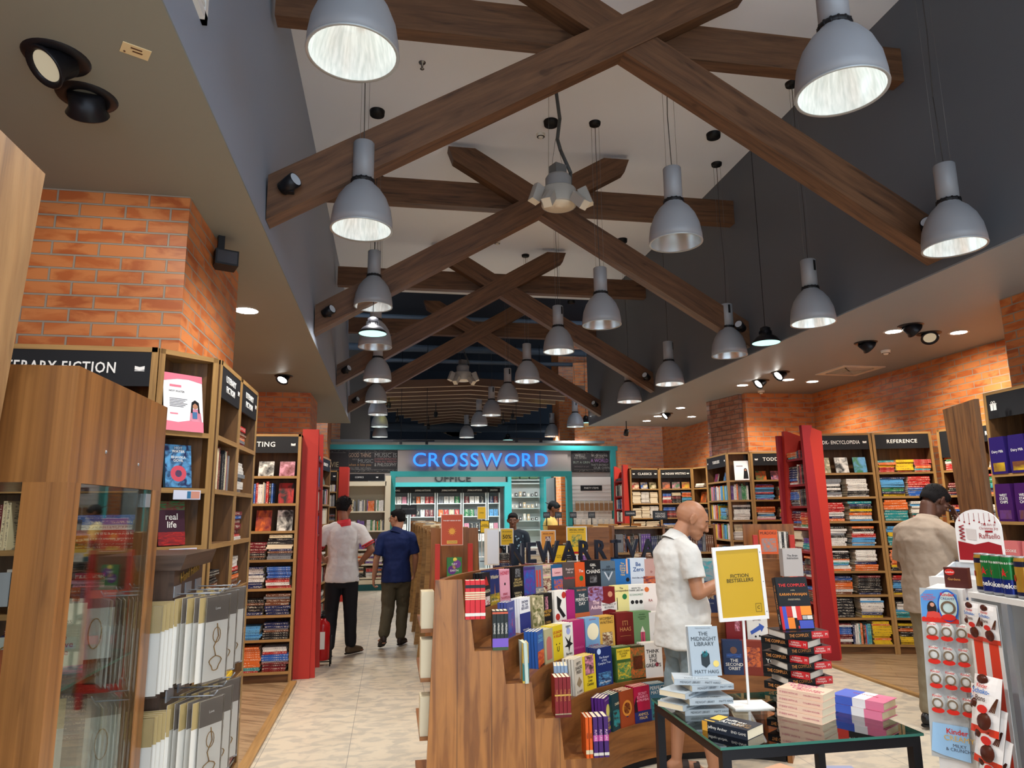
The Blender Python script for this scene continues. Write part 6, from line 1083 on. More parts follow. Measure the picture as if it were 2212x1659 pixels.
def hair(m,top=.018,back=-.05,low=-.03,seed=1,spike=.02,n=420,front=.055):
    def fn(t,H):
        b=MB(); ell(b,H@V((0,-.022,.036)),(.083,.099,.090),H.to_3x3().to_4x4(),14); ell(b,H@V((0,-.05,.0)),(.076,.066,.072),H.to_3x3().to_4x4()); ell(b,H@V((0,.03,.075)),(.062,.055,.035),H.to_3x3().to_4x4())
        me=remesh(b,'hair',m,t,.007,2); Hi=H.inverted()
        bm=bmesh.new(); bm.from_mesh(me.data); kill=[v for v in bm.verts if (lambda q:(q.y>front and q.z<.062) or (q.y>.012 and q.z<.02) or q.z<low-.02 or (abs(q.x)>.05 and q.z<.0 and q.y>-.03))(Hi@v.co)]
        bmesh.ops.delete(bm,geom=kill,context='VERTS'); bm.to_mesh(me.data); bm.free()
        rr=random.Random(seed); b=MB(); vs=[v for v in me.data.vertices if (Hi@v.co).z>low+.03]
        for _ in range(n):
            v=rr.choice(vs); c=v.co; nn=v.normal; t1=(H.to_3x3()@V((rr.uniform(-1,1),rr.uniform(-.6,1.2),rr.uniform(0,.6)))).normalized(); d=(nn*.5+t1*.7).normalized(); s=nn.cross(d).normalized()*.004; L=rr.uniform(.4,1)*spike
            b.face([c-s-nn*.003,c+s-nn*.003,c+s*.5+d*L*.7,c+d*L]); b.face([c+d*L,c+s*.5+d*L*.7,c+s-nn*.003,c-s-nn*.003])
        b.build('hair_strands',m,me)
    return fn
HBLK=mat((17,15,17),.75,spec=.15); 
def glasses(t,H,c=BLACK):
    b=MB(); W_=lambda q:H@V(q)
    for s in(-1,1):
        pts=[W_((s*.034+.024*math.cos(a),.098,.006+.018*math.sin(a))) for a in [i*PI/6 for i in range(13)]]; b.tube(pts,.0022,6); b.tube([W_((s*.058,.098,.010)),W_((s*.08,.06,.012)),W_((s*.084,-.005,.012))],.002,6)
    b.tube([W_((-.012,.1,.010)),W_((.012,.1,.010))],.002,6); b.build('glasses',c,t)
def eyes(t,H,bc=(30,24,22),closed=False):
    b=MB()
    for s in(-1,1): ell(b,H@V((s*.03,.083,.003)),(.0105,.0095,.005 if not closed else .0025),H.to_3x3().to_4x4(),8)
    b.build('eyes',mat((225,220,214) if not closed else (70,46,36),.3),t,smooth=True)
    if not closed:
        b=MB()
        for s in(-1,1): ell(b,H@V((s*.03,.0905,.002)),(.0045,.004,.0045),H.to_3x3().to_4x4(),8)
        b.build('irises',mat((40,26,20),.3),t,smooth=True)
    b=MB()
    for s in(-1,1): b.tube([H@V((s*.012,.090,.026)),H@V((s*.03,.0885,.032)),H@V((s*.050,.078,.028)),H@V((s*.058,.071,.022))],.0040,6)
    b.build('eyebrows',mat(bc,.7),t)
    b=MB(); ell(b,H@V((0,.0975,-.0605)),(.020,.004,.0035),H.to_3x3().to_4x4(),8); b.build('lips',mat((130,76,64),.5),t,smooth=True)
def headM(x,y,z,nod=0,turn=0,roll=0): return M.Translation((x,y,z))@M.Rotation(turn,4,'Z')@M.Rotation(-nod,4,'X')@M.Rotation(roll,4,'Y')
def base(hip=.90,tz=(0,0,0,0)):
    return dict()
TOR=[(0,0,.88),(0,0,.98),(0,.0,1.08),(0,-.005,1.20),(0,-.01,1.30),(0,-.015,1.37),(0,-.015,1.42),(0,-.015,1.455)]
TRAD=[(.160,.115),(.152,.112),(.148,.108),(.160,.115),(.172,.118),(.170,.105),(.120,.080),(.062,.058)]
PEL=[(0,0,.74),(0,0,.80),(0,0,.90),(0,0,.99)]; PRAD=[(.10,.09),(.165,.12),(.168,.122),(.155,.115)]
def J0(**k):
    d=dict(torso=TOR,trad=TRAD,pelv=PEL,prad=PRAD,neck=(0,-.015,1.46),hipr=(.088,0,.86),hipl=(-.088,0,.86),knr=(.095,.01,.48),knl=(-.095,.01,.48),anr=(.10,-.02,.10),anl=(-.10,-.02,.10),toer=(.13,.15,.02),toel=(-.13,.15,.02),
      shr=(.185,-.015,1.375),shl=(-.185,-.015,1.375),elr=(.235,-.02,1.10),ell=(-.235,-.02,1.10),wrr=(.25,.05,.86),wrl=(-.25,.05,.86),handr=((0,.15,-1),(-1,0,0),.35),handl=((0,.15,-1),(1,0,0),.35),head=headM(0,.015,1.625))
    d.update(k); return d
# --- man in white polo with red trim, back to the camera
sc=1.03
J=J0(head=headM(.0,.02,1.63,.15,-.5),elr=(.315,-.03,1.15),wrr=(.19,.10,.99),handr=((-.6,.6,-.25),(-1,-.2,0),.6),ell=(-.31,.04,1.15),wrl=(-.22,.26,1.03),handl=((.3,1,-.1),(1,0,-.3),.7),
  knr=(.10,.02,.48),knl=(-.11,.05,.48),anr=(.115,.06,.10),anl=(-.12,-.07,.10),toer=(.26,.20,.02),toel=(-.14,.12,.02))
t=person('person','Person in white polo with red collar and black trousers, back turned in the aisle',tf((-.54,8.66,0),.05)@M.Scale(1.035,4),J,(140,92,70),.0095,shirt=dict(m=mat((212,208,206),.8,bump=.25),collar=mat((190,40,50),.6),trim=mat((190,40,50),.6),sleeve=.62,disp=(.022,.09)),pants=dict(m=mat((20,20,26),.75),w=1.02),hairfn=hair(HBLK,spike=.024,seed=3,n=650),shoes=dict(m=mat((84,66,48),.6),sole=mat((40,34,30),.6)))
glasses(t,J['head'])
# --- man in navy T-shirt
J=J0(head=headM(-.0,.03,1.62,.12,1.15),elr=(.25,.02,1.12),wrr=(.24,.14,.92),handr=((0,.6,-.8),(-1,0,0),.5),ell=(-.26,-.05,1.10),wrl=(-.29,.0,.85),handl=((-.05,.2,-1),(1,.2,0),.9),
  knr=(.09,.10,.49),anr=(.07,.02,.10),toer=(.14,.20,.02),knl=(-.10,.02,.47),anl=(-.15,-.24,.16),toel=(-.19,-.06,.02))
t=person('person','Person with glasses in navy T-shirt and olive trousers, walking away down the aisle',tf((.09,9.16,0),.0)@M.Scale(.955,4),J,(170,122,96),.0095,shirt=dict(m=mat((20,36,84),.8,bump=.2),collar=mat((18,32,76),.8),sleeve=.78,k=1.1,disp=(.02,.1)),pants=dict(m=mat((74,68,52),.8,bump=.25),w=1.12,disp=(.025,.1)),hairfn=hair(HBLK,spike=.012,seed=5,n=600),shoes=dict(m=mat((46,38,34),.6),sole=mat((26,24,24),.6),tilt=dict(l=-.45)))
eyes(t,J['head']); glasses(t,J['head'])
# --- bald man in white polo, reading
TB=[(0,-.02,.86),(0,-.01,.96),(0,-.005,1.07),(0,-.02,1.20),(0,-.035,1.30),(0,-.045,1.37),(0,-.04,1.42),(0,-.03,1.45)]
TBR=[(.165,.140),(.166,.148),(.164,.146),(.168,.135),(.176,.125),(.172,.115),(.120,.085),(.064,.060)]
H=headM(0,.095,1.58,.48,-.22)@M.Scale(1.07,4)
J=J0(torso=TB,trad=TBR,neck=(0,-.02,1.455),head=H,elr=(.235,.005,1.13),wrr=(.16,.225,1.205),handr=((-.35,1,.25),(-1,-.2,-.1),.75),ell=(-.23,.04,1.11),wrl=(-.08,.22,1.09),handl=((.45,.8,.2),(.1,-.1,1),.55),
  pelv=[(0,0,.72),(0,0,.80),(0,.005,.88),(0,.01,.95)],prad=[(.12,.11),(.168,.148),(.172,.156),(.16,.15)],hipr=(.09,0,.83),hipl=(-.09,0,.83),knr=(.095,-.02,.47),knl=(-.10,.06,.47),anr=(.11,-.10,.095),anl=(-.10,.08,.095),toer=(.15,.10,.02),toel=(-.08,.28,.02))
J['anr'],J['anl']=(.13,.09,.095),(-.07,-.07,.095); J['toer'],J['toel']=(.20,.28,.02),(-.04,.12,.02); J['knr'],J['knl']=(.11,.05,.47),(-.09,-.02,.47)
TBALD=tf((1.87,4.42,0),-PI/2-.02)
SKB=(166,116,86)
t=person('person','Bald person in white polo and grey-blue shorts reading a book by the display',TBALD@M.Scale(.985,4),J,SKB,.0062,shirt=dict(m=mat((204,202,196),.85,bump=.22),collar=mat((204,202,196),.85),sleeve=.60,k=1.05,disp=(.03,.13)),pants=dict(m=mat((122,138,144),.8,bump=.2),short=1,disp=(.03,.10)))
bald=t; eyes(t,H,(60,44,38),True)
b=MB(); ell(b,H@V((0,.0975,-.046)),(.026,.005,.005),H.to_3x3().to_4x4(),8); b.build('moustache',mat((70,54,46),.8),t,smooth=True)
for sd in('r','l'):
    a,toe=V(J['an'+sd]),V(J['toe'+sd]); d=toe-a; d.z=0; d.normalize(); g=V((a.x,a.y,a.z-.095)); side=V((-d.y,d.x,0)); b=MB(); SN=mat((44,34,30),.65)
    loft(b,[g-d*.08+V((0,0,.012)),g-d*.05+V((0,0,.012)),g+d*.05+V((0,0,.012)),g+d*.13+V((0,0,.012)),g+d*.195+V((0,0,.012))],[(.028,.014),(.044,.014),(.043,.014),(.052,.014),(.030,.013)],16,side); q=b.build('sandal_sole',SN,t,smooth=True)
    for f_,h_ in((.045,.076),(.115,.062)):
        b=MB(); n=12; pts=[g+d*(f_+.006*math.sin(i*PI/n))+side*.050*math.cos(PI*i/n)+V((0,0,.012+(h_-.012)*math.sin(PI*i/n)**.7)) for i in range(n+1)]
        for a1,a2 in zip(pts,pts[1:]): b.face([a1-d*.02,a2-d*.02,a2+d*.02,a1+d*.02]); b.face([a1*1+V((0,0,.004))+d*.02,a2+V((0,0,.004))+d*.02,a2+V((0,0,.004))-d*.02,a1+V((0,0,.004))-d*.02]); b.face([a1-d*.02,a1-d*.02+V((0,0,.004)),a2-d*.02+V((0,0,.004)),a2-d*.02]); b.face([a1+d*.02,a2+d*.02,a2+d*.02+V((0,0,.004)),a1+d*.02+V((0,0,.004))])
        b.build('sandal_strap',SN,q)
# book in his hands
T=TBALD@tf((.02,.335,1.20),.05)@M.Rotation(-.5,4,'X')
o=thing('book','Open white book with dark picture held by the bald person','book',T)
for s in(-1,1):
    b=MB(); TT=M.Rotation(s*.42,4,'Z'); b.box((0 if s>0 else -.13,-.006,-.105),(.13 if s>0 else 0,.006,.105)); b.v=[tuple(TT@V(p)) for p in b.v]; q=b.build('cover',mat((226,224,220),.4),o)
    b=MB(); b.box((.004 if s>0 else -.126,-.016,-.1),(.126 if s>0 else -.004,-.006,.1)); b.v=[tuple(TT@V(p)) for p in b.v]; b.build('page_block',PAGES,o)
    b=MB(); b.box((.02 if s>0 else -.11,.0062,-.02),(.11 if s>0 else -.02,.0075,.09)); b.v=[tuple(TT@V(p)) for p in b.v]; b.build('dark_picture',mat((40,42,48),.4),o)
# --- man in beige shirt, head bowed, hand on face
TR2=[(0,0,.88),(0,-.005,.98),(0,-.005,1.08),(0,-.01,1.20),(0,-.015,1.31),(0,.0,1.39),(0,.02,1.44),(0,.035,1.465)]
H=headM(.0,.135,1.60,.75,-.10)
J=J0(torso=TR2,trad=[(.172,.13),(.165,.13),(.165,.13),(.176,.132),(.186,.128),(.176,.112),(.12,.085),(.062,.06)],neck=(0,.04,1.46),head=H,elr=(.25,.15,1.17),wrr=(.135,.185,1.415),handr=((-.22,-.02,1),(-.5,-1,0),.3,(.12,.18,.25,.35)),ell=(-.25,.02,1.12),wrl=(-.15,.22,1.12),handl=((.4,1,0),(0,0,-1),.4),
  anr=(.10,.03,.10),anl=(-.09,-.05,.10))
t=person('person','Person in beige shirt and khaki trousers with bowed head and hand on face',tf((4.06,4.88,0),-1.45)@M.Scale(1.04,4),J,(92,60,46),.0075,shirt=dict(m=mat((160,142,124),.85,bump=.25),sleeve=.80,k=1.10,disp=(.024,.12),collar=mat((156,138,120),.85)),pants=dict(m=mat((122,110,88),.8,bump=.25),w=1.0,disp=(.022,.1)),hairfn=hair(mat((24,21,21),.8,spec=.12),spike=.007,seed=8,n=500),shoes=dict(m=mat((24,22,22),.35),sole=mat((18,18,18),.6)))
eyes(t,H,(20,16,16),True)
# --- capped assistant and woman in the background
J=J0(head=headM(0,.05,1.60,.5,0),elr=(.24,.06,1.12),wrr=(.12,.26,1.08),handr=((-.3,1,0),(0,0,-1),.4),ell=(-.24,.06,1.12),wrl=(-.12,.26,1.08),handl=((.3,1,0),(0,0,-1),.4))
t=person('person','Person in yellow shirt with backward dark cap bending behind the low gondolas',tf((2.86,12.5,0),-PI/2-.35)@M.Scale(1.04,4),J,(120,78,58),.012,shirt=dict(m=mat((218,192,110),.8),sleeve=.7,disp=(.015,.1)),pants=dict(m=mat((40,40,50),.8)),hairfn=hair(HBLK,spike=.02,seed=9,n=200),shoes=dict(m=BLACK,sole=BLACK))
Hh=J['head']; b=MB(); ell(b,Hh@V((0,-.02,.05)),(.088,.104,.078),Hh.to_3x3().to_4x4()); ell(b,Hh@V((0,-.13,.025)),(.06,.06,.008),Hh.to_3x3().to_4x4()); b.build('cap',mat((28,34,40),.7),t,smooth=True); eyes(t,Hh)
J=J0(head=headM(0,.03,1.60,.15,0),elr=(.22,.02,1.12),wrr=(.24,.14,.92),ell=(-.23,.02,1.12),wrl=(-.22,.16,.94))
pm=artmat('black','sky',14)
t=person('person','Person with tied black hair in dark patterned blouse holding a teal bag',tf((1.77,10.25,0),PI-.2)@M.Scale(.93,4),J,(110,74,58),.012,shirt=dict(m=mat((26,36,48),.8),sleeve=.7,disp=(.015,.1)),pants=dict(m=mat((22,24,32),.8)),hairfn=hair(HBLK,spike=.008,seed=10,n=200,low=-.06),shoes=dict(m=BLACK,sole=BLACK)); eyes(t,J['head'])
b=MB(); rr=random.Random(4)
for i in range(120): a=rr.uniform(0,2*PI); z=rr.uniform(.95,1.38); x=.178*math.cos(a); y=.135*math.sin(a)-.01; k=1.04; s=rr.uniform(.008,.02); tx=V((-math.sin(a),math.cos(a),0)); p=V((x*k*(1.0),y*k,z)); b.face([p-tx*s,p+V((0,0,-s)),p+tx*s,p+V((0,0,s*.7))])
b.build('blouse_print',mat((130,160,176),.8),t)
o=MB(); o.prism([(-.12,-.14),(.12,-.14),(.10,.1),(-.10,.1)],-.04,.04); tag(o.build('shoulder_bag',mat((40,110,120),.6),None,tf((1.98,10.08,1.0),.5)),'Teal shoulder bag at the hip of the patterned blouse','bag')
# ================================================================= left foreground: glass cabinet and card fixture
X0,X1,Y0,Y1,ZT_=-1.62,-.90,2.17,3.0,2.05
t=thing('display_cabinet','Large veneered cabinet with glass panes in the left foreground','cabinet',tf((0,0,0)))
def vuv(b): # upright grain
    for i,f in enumerate(b.f):
        P_c=[V(b.v[j]) for j in f]; b.uv[i]=[(p.z,p.x+p.y) for p in P_c]
    return b
b=MB(); b.box((X0,Y0,1.715),(X1,Y1,ZT_)); vuv(b).build('header_box',WCAB,t)
pw=.115
b=MB(); b.box((X1-pw,Y0,.0),(X1,Y0+.09,1.715)); b.build('corner_post',WCAB,t)
b=MB(); b.box((X1-.055,Y1-.10,.0),(X1,Y1,1.715)); b.build('corner_post',WCAB,t)
b=MB(); b.box((X0,Y0,.0),(X0+pw,Y0+.09,1.715)); b.build('corner_post',WCAB,t)
b=MB(); b.box((X0,Y0,.0),(X1,Y1,.30)); b.build('base_box',WCAB,t)
b=MB(); b.box((X1-.012,Y0+.10,.3),(X1-.004,Y1-.10,1.715)); b.build('side_glass',GLASS,t)
b=MB(); b.box((X0+pw,Y0+.012,.3),(X1-pw-.004,Y0+.02,1.715)); b.build('front_glass',GLASS,t)
b=MB(); b.box((X0+.02,Y0+.04,1.12),(X1-.03,Y1-.03,1.128)); b.mi=[0,0,1,1,1,1]; b.build('glass_shelf',[GLASS,GEDGE],t)
b=MB(); b.box((X0+.02,Y0+.04,.72),(X1-.03,Y1-.03,.728)); b.mi=[0,0,1,1,1,1]; b.build('glass_shelf',[GLASS,GEDGE],t)
b=MB(); b.box((X1-.03,Y1-.16,1.65),(X1-.002,Y1-.11,1.70)); b.build('hinge',SILVER,t)
for y,z in((2.42,1.82),(2.72,1.80)): b=MB(); b.lathe([(0,.003),(.005,.002),(.006,0)],10,0,M.Translation((X1,y,z))@M.Rotation(PI/2,4,'Y')); b.build('screw',SILVER,t)
b=MB(); b.box((X1-pw-.08,Y0+.005,1.38),(X1-pw-.005,Y0+.011,1.47)); b.build('grey_tag',mat((120,124,122),.5),t)
# books and cards seen through the panes
stack(tf((-1.40,2.45,.728)),0,0,0,.30,'fic','cabinet pile on the lower glass shelf','book',.22,.15,random.Random(71)); stack(tf((-1.40,2.45,1.128)),0,0,0,.22,'set','cabinet pile on the upper glass shelf','book',.2,.15,random.Random(72))
book(tf((-1.02,2.52,1.128),.5)@M.Rotation(-.1,4,'X'),.14,.215,.02,(214,206,180),'Cream book reading We All Live Here behind the cabinet glass',[('Jojo\nMoyes',.11,.8,'black'),('We\nAll Live\nHere',.12,.42,(190,50,50))],[('n',-.5,0,.5,.12,'pink','teal')])
for i,(x,y,z,w_,h_,c,hc,l) in enumerate(((-1.085,2.60,.735,.13,.30,(214,208,196),(190,160,90),'Large pale card with gold header on the lower cabinet shelf'),(-1.0,2.74,1.135,.11,.24,(206,200,196),(150,90,100),'White card with maroon header on the upper cabinet shelf'),(-1.16,2.48,1.135,.09,.12,(206,104,60),(220,214,206),'Orange pouch on the upper cabinet shelf'),(-.99,2.86,.735,.11,.26,(200,196,188),(120,110,104),'Grey-headed card at the back of the lower cabinet shelf'))):
    o=thing('jewellery_card',l,'card',tf((x,y,z),.35)@M.Rotation(-.08,4,'X')); b=MB(); b.box((-w_/2,0,0),(w_/2,.003,h_)); b.build('card',mat(c,.5),o); b=MB(); b.box((-w_/2,-.001,h_*.7),(w_/2,0,h_)); b.build('header',mat(hc,.5),o); b=MB(); b.tube([(.02*math.cos(a)*w_*9,-.004,h_*.35+.05*math.sin(a)) for a in [k*PI/8 for k in range(17)]],.002,6); b.build('pendant',mat((166,128,70),.35,.5),o)
# tall wooden case at the left edge
b=MB(); b.prism([(1.35,0),(1.86,0),(2.0,1.4),(2.13,2.62),(1.3,2.62)],-1.30,-1.03,0,'x'); o=b.build('tall_case_side',wood('light_plank',(150,112,72),(168,130,86),(120,88,58),.5,(1,10))); tag(o,'Tall light wooden case end rising at the left picture edge','case')
# dark hand-card fixture
t=thing('card_fixture','Dark-topped hook fixture of jewellery cards beside the glass cabinet','display stand',tf((0,0,0)))
fx0,fx1,fy0,fy1=-1.32,-.93,3.14,3.50
fx0,fx1,fy0,fy1=-1.12,-.86,3.12,3.56
b=MB(); b.box((fx0,fy0,0),(fx1-.02,fy1,1.40)); b.build('body',WDARK,t); b=MB(); b.prism([(fx0-.02,1.40),(fx1+.03,1.40),(fx1+.05,1.46),(fx0-.02,1.46)],fy0-.03,fy1+.03); b.build('top_cap',WDARK,t)
b=MB(); b.box((fx1-.02,fy0,1.10),(fx1+.0,fy1,1.40)); q=b.build('name_panel',WDARK,t)
GOLD=mat((206,176,90),.25,.8); text(q,'Hand Finish',.06,GOLD,M.Translation((fx1+.004,(fy0+fy1)/2,1.375))@M.Rotation(PI/2,4,'Z')@FRONT@M.Rotation(.12,4,'Z'),.003,.0,fit=.3)
SL=mat((226,222,212),.5); HD=mat((116,108,100),.5); GH=mat((176,154,104),.5)
GLD=mat((166,128,70),.35,.5)
ci=0
for r,z in enumerate((1.30,.90)):
    for c in range(3):
        y=fy0+.05+c*.16; b=MB(); b.tube([(fx1-.02,y,z),(fx1+.17,y,z),(fx1+.185,y,z+.02)],.003,6); b.box((fx1-.002,y-.045,z-.01),(fx1+.004,y+.045,z+.035)); b.build('hook',SILVER,t)
        for k in range(6):
            xx=fx1+.165-k*.026; n=['front','second','third','fourth','fifth','rearmost'][k]
            o=thing('jewellery_card','White jewellery card with %s hanger, %s on the %s %s hook'%('brown' if k%2==0 else 'gold',n,['near','middle','far'][c],['upper','lower'][r]),'card',tf((xx,y-.02*(k%2),z),1.02+.05*k),'jewellery cards on hooks')
            b=MB(); b.box((-.06,0,-.34),(.06,.0015,-.012)); b.build('white_card',SL,o); b=MB(); b.box((-.06,-.0008,-.11),(.06,.0,-.012)); b.build('header',HD if k%2==0 else GH,o)
            if k<1:
                b=MB(); b.box((-.064,-.006,-.345),(.064,.004,-.008)); b.build('clear_sleeve',SLEEVE,o)
                text(o,'Love',.014,LETW,M.Translation((0,-.002,-.06))@FRONT,0,.01); b=MB(); b.tube([(0,-.003,-.12),(.01,-.003,-.17),(-.012,-.003,-.21),(.0,-.003,-.245)],.0018,6); pts=[(.028*math.cos(a)*(1+.3*math.sin(3*a)),-.003,-.275+.028*math.sin(a)) for a in [i*PI/9 for i in range(19)]]; b.tube(pts,.0018,6); b.tube([(.02*math.cos(a),-.003,-.165+.03*math.sin(a)) for a in [i*PI/6 for i in range(13)]],.0014,5); b.build('pendant',GLD,o)
# near-side cards facing the camera, beside the cabinet post
for r,z in enumerate((1.27,.86)):
    for k in range(5):
        o=thing('jewellery_card','Pale card with yellow header hung on the fixture front, %s of the %s row'%(['front','second','third','fourth','rearmost'][k],['upper','lower'][r]),'card',tf((fx1-.075+.010*k,fy0-.10+.018*k,z+.003*k),.10),'jewellery cards facing the camera')
        b=MB(); b.box((-.065,0,-.33),(.065,.0015,0)); b.build('white_card',SL,o); b=MB(); b.box((-.065,-.0008,-.10),(.065,0,0)); b.build('header',GH,o)
        if k==0: b=MB(); b.box((-.07,-.006,-.335),(.07,.004,.003)); b.build('clear_sleeve',SLEEVE,o); text(o,'Love' if r else 'Gold',.03,mat((90,70,40),.5),M.Translation((0,-.002,-.05))@FRONT,0,.0); b=MB(); b.tube([(.03*math.cos(a)-.01,-.003,-.2+.06*math.sin(a)) for a in [i*PI/8 for i in range(17)]],.003,6); b.build('pendant',GLD,o)
# face-out books in the angled corner unit
a=math.atan2(.215,.22)
def cbook(x,y,z,*k,**kw): return book(tf((x,y,z),a)@M.Rotation(-.16,4,'X'),*k,**kw)
cbook(-1.035,3.715,1.755,.135,.215,.02,(70,120,150),'Blue water book with a pink swim ring on the angled corner unit',[('HOT\nWATER',.09,.88,'white'),('BHAVIKA\nGOVIL',.085,.66,'white')],[('n',-.5,0,.5,1,'sky','navy',3),('c',.0,.32,.30,(206,80,96)),('c',.0,.32,.13,(50,100,140))])
cbook(-1.045,3.71,1.475,.135,.215,.02,(60,30,44),'Dark floral book titled real life on the angled corner unit',[('real\nlife',.2,.55,'white')],[('n',-.5,0,.5,.3,'maroon','red',4),('n',-.5,.8,.5,1,'maroon','green',4)])
for z,n in((1.72,'below the swim ring book'),(1.44,'below the floral book')):
    T=tf((-1.0,3.72,z),a); b=MB(); b.box((-.07,-.012,-.025),(.07,-.009,.02)); o=b.build('shelf_talker',mat((206,210,226),.3),None,T); tag(o,'Small acrylic shelf card with portrait %s'%n,'card'); b=MB(); b.box((.02,-.0135,-.02),(.065,-.012,.015)); b.build('portrait',mat((200,140,120),.5),o); b=MB(); b.box((-.0,-.0135,-.02),(.018,-.012,.015)); b.build('tiny_cover',mat((50,110,150),.5),o)
# ================================================================= right foreground: chocolate stands
def gpt(px,py,Y): return at(px,py,Y=Y)
WST=mat((222,220,216),.4)
# sloping white card stand with blister packs
A_=gpt(2000,1270,2.62); B_=gpt(2080,1282,2.52); C_=gpt(2050,1659,2.40); 
xa=(B_-A_).normalized(); T=M((( xa.x,0,0,0),)*4) if 0 else None
rz=math.atan2(xa.y,xa.x); Wd=(B_-A_).xy.length; ht=A_.z
t=thing('candy_stand','White sloping cardboard stand of round chocolate packs at the right edge','display stand',tf((A_.x,A_.y,0),rz))
lean=.0; ys=-.20    # foot comes forward
b=MB(); b.prism([(ys,0),(.22,0),(.22,ht),(0,ht)],0,Wd,0,'x'); b.build('body',WST,t)
sl=math.atan2(-ys,ht); P=M.Translation((0,-.002,ht))@M.Rotation(-sl*1.0,4,'X')  # slope frame: z down the face is negative
P=M.Translation((0,-.003,ht))@M.Rotation(-sl,4,'X')
P=M.Translation((-.01,-.004,ht))@M.Rotation(sl*-1,4,'X')
def onp(b_): b_.v=[tuple(P@V(q)) for q in b_.v]; return b_
BLU=mat((90,150,210),.35); KR=mat((206,44,36),.35)
b=MB(); b.prism([(-.01,-.12),(-.01,-.03),(.01,-.008),(Wd-.04,-.0),(Wd-.01,-.02),(Wd-.01,-.12)],-.006,-.003); onp(b).build('blue_header',BLU,t)
b=MB(); pts=[(-.01,-.13),(-.01,-.115)]+[(-.01+i*Wd/16,-.115+.004*(i%2)) for i in range(17)]+[(Wd-.01,-.13)]; b.prism(pts,-.008,-.005); onp(b).build('red_band',KR,t)
b=MB(); b.lathe([(0,0),(1,0)],28,0,M.Translation((Wd-.042,-.009,-.065))@M.Rotation(PI/2,4,'X')@M.Diagonal((.036,.060,1,1))); onp(b).build('egg_outline',mat((40,90,180),.35),t)
b=MB(); b.lathe([(0,0),(1,0)],28,0,M.Translation((Wd-.042,-.010,-.065))@M.Rotation(PI/2,4,'X')@M.Diagonal((.031,.054,1,1))); onp(b).build('egg_face',mat((190,210,206),.35),t)
b=MB(); b.lathe([(.018,0),(.026,0)],24,0,M.Translation((Wd-.042,-.0112,-.072))@M.Rotation(PI/2,4,'X')); onp(b).build('cream_swirl',mat((110,90,70),.4),t)
b=MB(); b.lathe([(0,0),(1,0)],20,0,M.Translation((Wd-.042,-.0115,-.108))@M.Rotation(PI/2,4,'X')@M.Diagonal((.024,.012,1,1))); onp(b).build('red_smile',KR,t)
def ptext(s,x,z,sz,m,par=t,fit=None,dy=-.012): return text(par,s,sz,m,P@M.Translation((x,dy,z))@FRONT,.0,.02,fit=fit)
ptext('Kinder',Wd-.042,-.022,.018,KR); ptext('CREAMY',Wd-.042,-.038,.013,mat((40,60,120),.4)); ptext('YUMMY\nAPPROVED\nMUMMY',Wd-.108,-.036,.0105,KR)
b=MB(); 
for x,w_,h_ in((.028,.017,.05),(.060,.013,.036)): b.lathe([(0,0),(1,0)],16,0,M.Translation((x,-.0068,-.10+h_*.4))@M.Rotation(PI/2,4,'X')@M.Diagonal((w_,h_*.6,1,1)))
onp(b).build('hair_print',mat((34,24,24),.5),t); b=MB()
for x,h_ in((.030,.052),(.058,.040)): b.lathe([(0,0),(.008,0)],14,0,M.Translation((x,-.0078,-.10+h_*.7))@M.Rotation(PI/2,4,'X'))
onp(b).build('face_print',mat((206,150,124),.5),t)
b=MB(); b.prism([(.004,-.118),(.074,-.118),(.068,-.096),(.034,-.088),(.012,-.092)],-.0075,-.007); onp(b).build('clothes_print',mat((210,70,60),.5),t)
for r in range(4):
    for c in range(3):
        x=.026+c*.052; z=-.165-r*.088; o=thing('chocolate_pack','Round blister chocolate pack, %s column, %s row of the white stand'%(['left','middle','right'][c],['top','second','third','bottom'][r]),'packet',tf((A_.x,A_.y,0),rz)@P@M.Translation((x,-.006,z))@M.Rotation(-.1*c,4,'Z'),'round chocolate packs')
        b=MB(); b.lathe([(0,-.018),(.5,-.017),(.85,-.010),(1,0),(1.0,.002)],24,0,M.Rotation(PI/2,4,'X')@M.Diagonal((.024,.036,-1,1))); b.build('dome',mat((206,206,200),.2),o,smooth=True)
        b=MB(); b.lathe([(.013,0),(.019,0)],20,0,M.Translation((.0,-.0195,.0))@M.Rotation(PI/2,4,'X')); b.build('cream_swirl',mat((120,104,84),.4),o)
        b=MB(); b.lathe([(0,0),(1,0)],18,0,M.Translation((0,-.0195,-.024))@M.Rotation(PI/2,4,'X')@M.Diagonal((.022,.010,1,1))); b.build('red_smile',KR,o)
        text(o,'Kinder',.012,KR,M.Translation((0,-.0195,.027))@FRONT,0,.02)
b=MB(); b.prism([(-.01,-.60),(.0,-.50),(Wd-.01,-.50),(Wd-.01,-.62),(.03,-.61)],-.010,-.006); onp(b).build('blue_footer',mat((150,190,224),.4),t)
b=MB(); b.box((-.012,-.005,-.62),(Wd-.006,-.0015,-.0)); onp(b).build('clear_backing',mat((176,180,180),.25),t)
ptext('Kinder',.08,-.523,.026,KR,dy=-.0125); ptext('CREAMY',.085,-.547,.026,mat((214,170,80),.4),dy=-.0125); ptext('MILKY\n& CRUNCHY',.085,-.578,.016,mat((60,60,70),.4),dy=-.0125)
